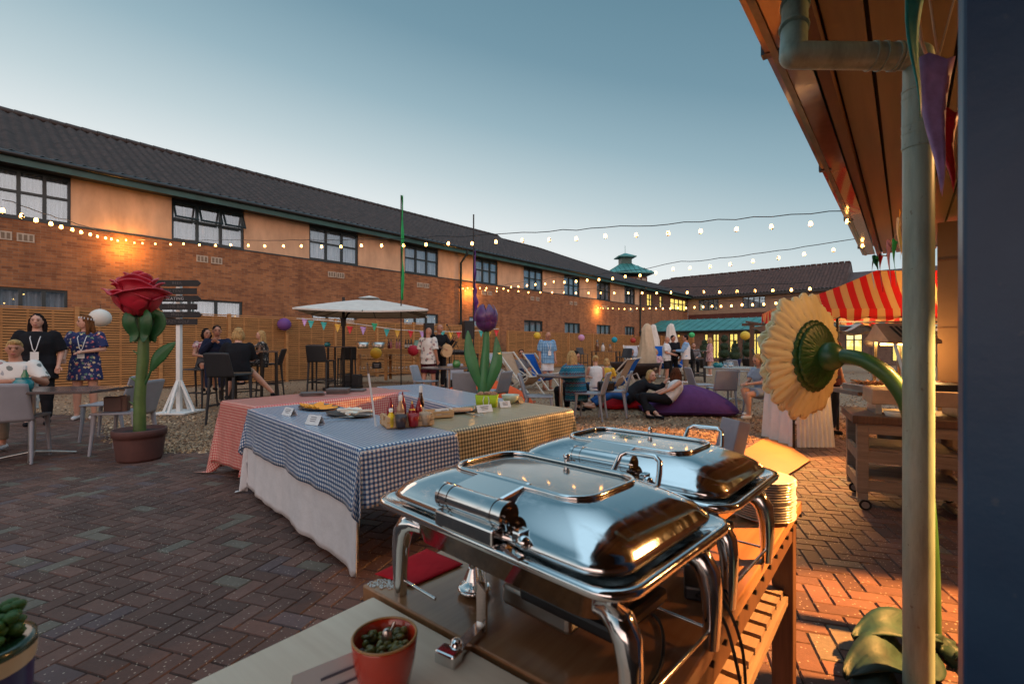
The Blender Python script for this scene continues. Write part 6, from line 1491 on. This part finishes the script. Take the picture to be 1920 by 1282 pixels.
    if hair:
        hk,st_=hair
        cap=[('b',(0,.022,.026),(.083,.093,.098))]
        if st_=='short': pr=[('b',(0,.018,.034),(.080,.090,.086)),('b',(0,.045,-.01),(.074,.062,.075))]
        elif st_=='quiff': pr=[('b',(0,.02,.036),(.079,.090,.086)),('b',(.01,-.045,.085),(.06,.045,.035)),('b',(0,.045,-.01),(.074,.062,.07))]
        elif st_=='bob': pr=cap+[('b',(0,.045,-.04),(.092,.07,.10)),('t',[(.076,.0,.03),(.086,.0,-.05),(.074,.01,-.11)],[.02,.028,.02]),('t',[(-.076,.0,.03),(-.086,.0,-.05),(-.074,.01,-.11)],[.02,.028,.02])]
        elif st_=='bun': pr=cap+[('b',(0,.10,.05),(.045,.045,.045))]
        else: pr=cap+[('t',[(0,.07,.02),(0,.085,-.10),(0,.10,-.22),(0,.10,-.36)],[(.08,.05),(.085,.05),(.08,.04),(.04,.02)]),('t',[(.074,.01,.04),(.086,.02,-.06),(.085,.02,-.17),(.075,.01,-.27)],[.022,.03,.028,.014]),('t',[(-.074,.01,.04),(-.086,.02,-.06),(-.085,.02,-.17),(-.075,.01,-.27)],[.022,.03,.028,.014])]
        hairmesh(pr).build('hair',M[hk],r)
    if beard: 
        hairmesh([('b',(0,-.028,-.075),(.056,.058,.045)),('t',[(.066,-.01,-.02),(.058,-.03,-.07)],[.014,.02]),('t',[(-.066,-.01,-.02),(-.058,-.03,-.07)],[.014,.02])]).build('beard',M[beard],r)
    if crown:
        c_=MB(HM)
        for k in range(14):
            a=2*pi*k/14; q=V((.088*cos(a),.022+.098*sin(a),.055-.02*sin(a))); 
            for w in range(5): c_.ball(q+V((.010*cos(w*1.257),0,.010*sin(w*1.257))),(.0075,.0075,.0075),6,4)
        c_.build('flower_crown',M['c_white'],r)
    def cloth_(name,fn,mt,vox=.014):
        c_=MB(); fn(c_); o=remeshed(c_,vox*S,2)
        for i,q in enumerate(o.v):
            o.v[i]=q+V((noise.noise(q*9/S),noise.noise(q*9/S+V((5,5,5))),0))*.010*S
        o.build(name,M[mt] if isinstance(mt,str) else mt,r)
    if top:
        mt,slv,hem=top[:3]; inf=(top[3] if len(top)>3 else .017)*S
        def fn(c_):
            t0=tors[0][0]+(tors[0][0]-tors[1][0]).normalized()*hem*S
            ell(c_,[t0]+[t[0] for t in tors],[(.165*B+inf*1.3,.118*B+inf*1.3)]+[(t[1][0]*B+inf*(1.25 if i<4 else 1),t[1][1]*B+inf*(1.25 if i<4 else 1)) for i,t in enumerate(tors)],xa)
            if slv>0:
                for s_ in 'lr':
                    sh,el,wr=J[s_+'sh'],J[s_+'el'],J[s_+'wr']; c_.ball(sh,.062*B*aw)
                    if slv<=.5: e_=sh.lerp(el,slv*2); c_.tube([sh,e_],[.058*B*aw+inf*.5,.050*B*aw+inf],n=14)
                    else: c_.cone(sh,el,.052*B*aw+inf*.5,.044*B*aw+inf*.5); c_.tube([el,el.lerp(wr,(slv-.5)*2*.96)],[.043*B*aw+inf*.5,.031*S*aw+inf*.5],n=14)
            else:
                for s_ in 'lr': c_.tube([J[s_+'sh'].lerp(J['ch'],.25),J[s_+'sh'].lerp(J['nb'],.45)+V((0,0,.015*S))],[.05*B,.03*B],n=10)
        cloth_('top',fn,mt)
    if bot:
        kind,mt,ln=bot
        if kind in('shorts','trousers'):
            def fn(c_):
                ell(c_,[tors[0][0],tors[1][0],tors[1][0].lerp(tors[2][0],.6)],[(.163*B+.012*S,.118*B+.012*S),(.172*B+.012*S,.125*B+.012*S),(.155*B+.01*S,.112*B+.01*S)],xa)
                for s_ in 'lr':
                    hp,kn,an=J[s_+'hp'],J[s_+'kn'],J[s_+'an']; c_.cone(hp,hp.lerp(kn,.5),.098*B,.086*B)
                    if kind=='shorts': c_.tube([hp,hp.lerp(kn,ln)],[.10*B,.088*B],n=16)
                    else: c_.cone(hp,kn,.098*B,.07*B); c_.tube([kn,kn.lerp(an,ln)],[.07*B,.056*S],n=16); c_.ball(kn,.069*B)
            cloth_(kind,fn,mt)
        else:
            def fn(c_):
                ell(c_,[tors[0][0],tors[1][0],tors[2][0]],[(.17*B+.018*S,.125*B+.018*S),(.172*B+.016*S,.125*B+.016*S),(.142*B+.014*S,.106*B+.014*S)],xa)
                kc=(J['lkn']+J['rkn'])/2; hc=(J['lhp']+J['rhp'])/2; e_=hc.lerp(kc,ln); sit=abs((kc-hc).z)<.25*S
                if sit:
                    ell(c_,[hc,e_],[(.19*B,.10*B),(.20*B,.095*B)],hx)
                else: ell(c_,[hc+V((0,0,.04*S)),e_],[(.18*B+.01*S,.13*B+.01*S),(.225*B,.165*B)],hx)
            cloth_('skirt',fn,mt)
    if shoes:
        for s_ in 'lr':
            c_=MB(); an=J[s_+'an']; sd=V((0,-1,0))
            if extra and s_+'ft' in extra: sd=V(extra[s_+'ft']).normalized()
            c_.cone(an-V((0,0,.040*S))-sd*.02*S,an+sd*.15*S-V((0,0,.050*S)),.042*S,.033*S)
            remeshed(c_,.010*S,1).build('shoe',M[shoes],r)
    if lanyard:
        nb=J['nb']; ch=J['ch']; fw=-.135*B-.03*S
        c_=MB(); q=V((0,fw,ch.z-.13*S))
        for x in(-1,1): c_.tube([nb+V((x*.06*S,-.02*S,.0)),nb+V((x*.055*S,fw*.92,-.09*S)),q+V((x*.02*S,-.006,.04*S)),q],[.0065*S]*4,6,flat=1)
        c_.build('lanyard',M['c_white'],r); MB().box(q+V((0,-.008,-.065*S)),(.095*S,.004,.125*S)).build('badge',M['card'],r)
    if extra and 'fn' in extra: extra['fn'](r,J,S,HM)
    return r
def at(px,d): return V((X(px,d),d,0))
def upd(J,**k): J=dict(J); J.update(k); return J
M['fl_navy']=floral('navy_floral',(.010,.018,.09,1),[(.5,.12,.12,1),(.55,.42,.25,1),(.35,.25,.3,1),(.12,.2,.15,1)],20,.42)
M['fl_black']=floral('black_floral',(.01,.01,.012,1),[(.4,.35,.3,1),(.2,.2,.2,1)],26,.35)
M['fl_white']=floral('white_leaf_print',(.62,.58,.54,1),[(.15,.16,.15,1),(.3,.3,.32,1),(.35,.2,.2,1)],11,.36)
M['fl_pink']=floral('pink_floral',(.50,.28,.28,1),[(.25,.05,.07,1),(.6,.5,.42,1),(.1,.1,.12,1)],18,.42)
M['checkb']=gingham('blue_check',(.03,.13,.30,1),(.40,.50,.60,1)); 
m=NT('blue_check_shirt'); sp=m.new('ShaderNodeSeparateXYZ'); m.link(m.coord(),sp.inputs[0]); a=[m.math('LESS_THAN',m.math('MODULO',m.math('ADD',sp.outputs[i],10.0),.045),.022) for i in(0,2)]
m.base(m.ramp(m.math('MULTIPLY',m.math('ADD',a[0],a[1]),.5),[(0,(.33,.48,.62,1)),(.3,(.12,.28,.46,1)),(.8,(.03,.12,.30,1))],'CONSTANT')); m.set(Roughness=.85); M['checkb']=m.mat
m=NT('patterned_knit'); v=m.coord(); sp=m.new('ShaderNodeSeparateXYZ'); m.link(v,sp.inputs[0])
z=m.math('DIVIDE',m.math('MODULO',m.math('ADD',sp.outputs[2],10.0),.16),.16); zig=m.math('MULTIPLY',m.math('PINGPONG',sp.outputs[0],.02),6.0)
band=m.ramp(m.math('ADD',z,zig),[(0,(.004,.12,.20,1)),(.18,(.006,.05,.09,1)),(.26,(.3,.35,.38,1)),(.30,(.004,.13,.22,1)),(.5,(.30,.02,.03,1)),(.56,(.005,.07,.12,1)),(.72,(.25,.32,.36,1)),(.76,(.004,.12,.20,1))],'CONSTANT'); m.base(band); m.set(Roughness=.9); m.bump(m.noise(v,120,2),.3); M['knit']=m.mat
ST=pose_stand
tab=lambda J,h:upd(J)
# --- left group
person('seated man with short blond hair in a white leaf print t-shirt at the left table',at(34,6.35),14,upd(pose_sit(.47,.05),lel=(.33,-.08,.80),lwr=(.34,-.36,.88),rel=(-.22,-.16,.80),rwr=(.20,-.40,.84)),1.02,1.18,'skin2',('blonde','quiff'),26,6,('fl_white',.42,.04),('trousers','c_khaki',.9),near=True)
person('standing woman with long dark hair in a loose black blouse and lanyard at the left',at(70,7.9),36,upd(ST(),rel=(-.27,.0,1.13),rwr=(-.26,-.16,.92),lel=(.27,.04,1.13),lwr=(.25,-.08,.92)),1.055,1.28,'skin',('darkhair','long'),-4,0,('c_black',.46,.16,.03),('trousers','c_black',.95),'c_black',near=True,lanyard=True,female=True)
person('woman in a navy floral dress and flower crown with lanyard, looking left by the fence',at(160,8.55),24,upd(ST(),lel=(.25,-.02,1.16),lwr=(.04,-.22,1.12),rel=(-.25,-.02,1.15),rwr=(-.20,-.22,1.02)),1.065,1.08,'skin',('ginger','long'),-62,0,('fl_navy',.44,.05,.022),('skirt','fl_navy',.62),'c_white',near=True,lanyard=True,female=True,crown=True)
person('seated woman with dark hair in a pink top, mostly hidden behind the suited man',at(386,10.6),40,pose_sit(.80,.1),1.0,1,'skin2',('darkhair','bob'),20,0,('fl_pink',.2,.02),('skirt','c_black',.7),'c_black',female=True)
person('smiling man in a dark navy suit and white shirt leaning on the high table',at(408,10.1),26,upd(pose_sit(.80,.12),lel=(.22,-.22,1.16),lwr=(.03,-.34,1.34),rel=(-.25,-.15,1.15),rwr=(-.04,-.30,1.36)),1.03,1.1,'skin2',('darkhair','short'),12,4,('c_navy',.98,.02,.024),('trousers','c_navy',.95),'c_black',near=True)
person('blonde woman with a bob and black top sitting back to us on a stool',at(446,8.5),205,upd(pose_sit(.78,.14,knee=.42),lan=(.2,-.30,.42),lel=(.26,-.10,1.10),lwr=(.30,-.36,1.12),rkn=(-.18,-.38,.85),ran=(-.55,-.48,.42)),.98,1.16,'skin',('blonde','bob'),10,8,('c_black',.5,.1,.022),('skirt','c_khaki',.45),'c_black',near=True,female=True)
person('blonde woman in a black floral dress at the second high table',at(492,12.1),-62,upd(pose_sit(.80,.02),lel=(.2,-.12,1.12),lwr=(.08,-.33,1.0)),1.0,1.08,'skin',('blonde','long'),0,0,('fl_black',.12,.05),('skirt','fl_black',.85),'c_black',lanyard=True,female=True)
# --- middle
person('bald man in white leaf print shirt and maroon shorts, back to us',at(803,13.2),158,upd(ST(),lkn=(.1,.03,.49),lan=(.11,.12,.09),rkn=(-.1,-.08,.49),ran=(-.11,-.1,.08)),1.045,1.12,'skin2',None,-10,8,('fl_white',.46,.10,.026),('shorts','c_maroon',.92),'c_white')
def guitar(r,J,S,HM):
    b=MB(Matrix.Translation(V((.06,-.19,1.02)))@Matrix.Rotation(R(24),4,'Y')); T=Matrix.Rotation(R(90),4,'X')
    b.prism([((.15-.035*cos(2*a)*1.0+.02*cos(a))*cos(a)*1.25,(.145-.03*cos(2*a))*sin(a)) for a in [2*pi*k/28 for k in range(28)]],-.045,.045,M=T); b.build('guitar_body',M['pine'],r)
    b=MB(Matrix.Translation(V((.06,-.19,1.02)))@Matrix.Rotation(R(24),4,'Y')); b.box((-.40,-.03,0),(.50,.02,.05)); b.box((-.68,-.03,0),(.12,.02,.075)); b.build('guitar_neck',M['dwood'],r)
def guitar_thing(px,d,rz,S):
    g=thing('acoustic_guitar','pale wooden guitar held by the musician in black','guitar',at(px,d),R(rz)); guitar(g,None,1,None); g.scale=(S,)*3
person('musician in black playing a guitar in front of the fence, bald',at(824,14.6),40,upd(ST(),lel=(.27,-.10,1.18),lwr=(.30,-.28,1.32),rel=(-.26,-.04,1.14),rwr=(-.05,-.26,1.08)),1.13,1.0,'skin2',None,20,4,('c_black',.98,.05),('trousers','c_black',.95),'c_black')
guitar_thing(826,14.5,40+180*0,1.13)
person('bald man in blue checked shirt and white shorts looking down',at(1026,14.3),18,upd(ST(),hd=(0,-.07,1.60)),1.0,1.16,'skin2',None,14,26,('checkb',.46,.10,.026),('shorts','c_white',.85),'skin2',lanyard=True)
person('dark haired woman in a dark top leaning over the small round table',at(1062,10.0),45,upd(pose_sit(.44,.35),lwr=(.08,-.55,.72),rwr=(-.10,-.52,.72)),.93,1.05,'skin2',('darkhair','long'),0,18,('c_grey',.4,.03),('trousers','c_black',.9),'c_black',female=True)
person('long haired blonde woman in a blue patterned top sitting with her back to us',at(1080,8.6),-150,upd(pose_sit(.44,.18),lwr=(.12,-.40,.78),rwr=(-.12,-.40,.78)),.92,1.22,'skin',('blonde','long'),-8,6,('knit',.40,.12,.03),('trousers','c_black',.8),'skin',near=True,female=True)
person('blonde woman with pinned hair and white strappy top beside the patterned blue top',at(1118,10.8),185,pose_sit(.38,.1),.86,1.0,'skin',('blonde','bun'),-5,5,('c_white',0,.05),('trousers','c_denim',.9),'c_white',female=True)
person('small blonde child in a yellow top beside the deck chairs',at(1137,11.4),150,pose_sit(.40,.05),.78,1.0,'skin',('blonde','bob'),-20,0,('c_yellow',.4,.05),('trousers','c_denim',.9),'c_white',female=True)
person('person in sunglasses whose face shows over the striped deck chair',at(974,14.2),-10,pose_recline(),1.12,1.0,'skin2',('brown','short'),10,0,('c_grey',.4,.05),('trousers','c_navy',.9),'c_white',glasses=True)
person('person reclining in the pale grey deck chair by the fire bowl',at(1189,20.6),0,upd(pose_recline(),lwr=(.05,-.02,.66),rwr=(-.05,-.02,.66)),1.08,1.0,'skin2',('brown','short'),0,0,('c_grey',.5,.05),('trousers','c_khaki',.9),'c_white')
person('woman in a pink floral dress reclining in the blue deck chair',at(1229,19.9),-15,pose_recline(),1.1,1.1,'skin',('blonde','bob'),-5,0,('fl_pink',.9,.1),('skirt','fl_pink',.9),'c_white',female=True)
# --- standing group
person('balding man in a white polo and black shorts holding a green bottle',at(1250,16.9),62,upd(ST(),lel=(.24,-.02,1.13),lwr=(.20,-.27,1.06),rel=(-.24,-.02,1.13),rwr=(-.16,-.27,1.05)),.94,1.12,'skin2',None,0,4,('c_white',.42,.05,.022),('shorts','c_black',.92),'c_white')
person('dark haired man in a black shirt standing behind the man in the white polo',at(1262,17.9),-5,ST(),.98,1.05,'skin2',('darkhair','short'),40,0,('c_black',.9,.08),('trousers','c_black',.95),'c_black')
def waistcoat(r,J,S,HM):
    c_=MB(); p=J['pel']; ell(c_,[p-V((0,0,.10*S)),p+V((0,0,.1*S)),J['ch'],J['nb']-V((0,0,.06*S))],[(.215*S,.165*S),(.20*S,.15*S),(.20*S,.152*S),(.165*S,.115*S)],(1,0,0)); o=remeshed(c_,.014,2); o.build('waistcoat',M['c_white'],r)
person('man in a pale waistcoat and light blue sleeves gesturing, seen from behind',at(1286,16.8),-118,upd(ST(),lel=(.23,-.08,1.15),lwr=(.16,-.34,1.16),rel=(-.24,-.06,1.15),rwr=(-.16,-.33,1.14)),.97,1.1,'skin2',('darkhair','short'),10,0,('c_blue',.98,.02),('trousers','c_khaki',.95),'c_white',glasses=True,extra={'fn':waistcoat})
person('bearded smiling man in a dark plaid shirt behind the right high table',at(1300,18.6),-12,pose_sit(.66,.05),.92,1.1,'skin',('brown','short'),0,0,('c_grey',.98,.03),('trousers','c_black',.9),'c_black',beard='ginger')
person('blonde woman in a pink floral dress standing by the lit windows',at(1331,20.6),-105,upd(ST(),lel=(.22,-.04,1.14),lwr=(.10,-.22,1.08)),.955,1.02,'skin',('blonde','long'),0,0,('fl_pink',.9,.08),('skirt','fl_pink',.62),'c_white',female=True)
# --- bean bag pair
def low(J): return {k:V((v[0],v[1],v[2]*.85+.012)) for k,v in J.items()}
L1=dict(pel=(.0,0,.34),wst=(.10,.02,.42),ch=(.24,.03,.52),nb=(.38,.02,.63),hd=(.44,-.03,.80),lsh=(.34,-.14,.58),rsh=(.36,.18,.60),lel=(.52,-.28,.50),lwr=(.62,-.30,.66),rel=(.55,.12,.52),rwr=(.66,-.08,.56),
    lhp=(-.02,-.09,.32),rhp=(-.02,.09,.32),lkn=(-.40,-.18,.36),rkn=(-.42,.08,.42),lan=(-.78,-.22,.14),ran=(-.80,.0,.16))
person('laughing blonde woman in a black jacket and blue jeans lounging on the bean bags',at(1180,9.75)+V((0,0,.0)),0,low(L1),1.0,1.0,'skin',('blonde','bob'),25,0,('c_black',.98,.06,.03),('trousers','c_denim',.92),'skin',near=True,female=True,extra=dict(lft=(-1,0,.2),rft=(-1,.1,.2)))
L2=dict(pel=(.10,0,.44),wst=(.22,-.01,.55),ch=(.30,.0,.70),nb=(.34,.02,.86),hd=(.33,.06,1.03),lsh=(.30,-.17,.82),rsh=(.36,.18,.82),lel=(.08,-.20,.66),lwr=(-.16,-.10,.52),rel=(.20,.28,.62),rwr=(-.05,.30,.52),
    lhp=(.06,-.09,.42),rhp=(.06,.09,.42),lkn=(-.46,-.12,.50),rkn=(-.48,.10,.44),lan=(-.40,-.30,.10),ran=(-.24,-.36,.10))
person('dark haired woman in white strappy top and black trousers on the purple bean bag',at(1241,8.85)+V((0,0,-.0)),4,low({k:V(v)*.93 for k,v in L2.items()}),.95,1.08,'skin',('brown','long'),150,0,('c_white',0,-.10,.014),('trousers','c_black',.88),'c_black',near=True,female=True,extra=dict(lft=(.3,-1,0),rft=(.4,-1,0)))
# --- right
person('seated blonde woman in a pale denim dress looking at her phone at the round table',at(1430,8.75),-75,upd(pose_sit(.40,.14),rkn=(-.03,-.44,.56),ran=(.06,-.36,.14),lel=(.2,-.18,.72),lwr=(.06,-.40,.68),rel=(-.2,-.16,.72),rwr=(-.06,-.38,.68)),.90,1.05,'skin',('blonde','long'),0,24,('c_lblue',.35,.05,.02),('skirt','c_lblue',.7),'c_white',near=True,female=True)
person('dark haired person in white sitting behind the phone woman',at(1442,14.5),-30,pose_sit(.44,.1),.96,1.0,'skin2',('darkhair','short'),30,10,('c_white',.4,.05),('trousers','c_navy',.9),'c_white')
person('brown haired person in a dark top sitting further right behind the phone woman',at(1462,13.5),60,pose_sit(.42,.1),.93,1.0,'skin2',('brown','short'),-20,0,('c_navy',.4,.05),('trousers','c_navy',.9),'c_white')
person('person in tan shorts and white trainers walking behind the gerbera',at(1481,7.7),-150,upd(ST(),lkn=(.1,-.05,.49),lan=(.11,-.02,.08),rkn=(-.1,.04,.5),ran=(-.11,.20,.12)),.93,1.1,'skin2',('brown','short'),0,0,('c_grey',.42,.08),('shorts','c_khaki',.85),'c_white')
person('cook in a dark cap standing inside the striped stall',at(1553,7.05),20,ST(),.93,1.1,'skin2',('darkhair','short'),0,15,('c_maroon',.42,.1),('trousers','c_navy',.95),'c_black')
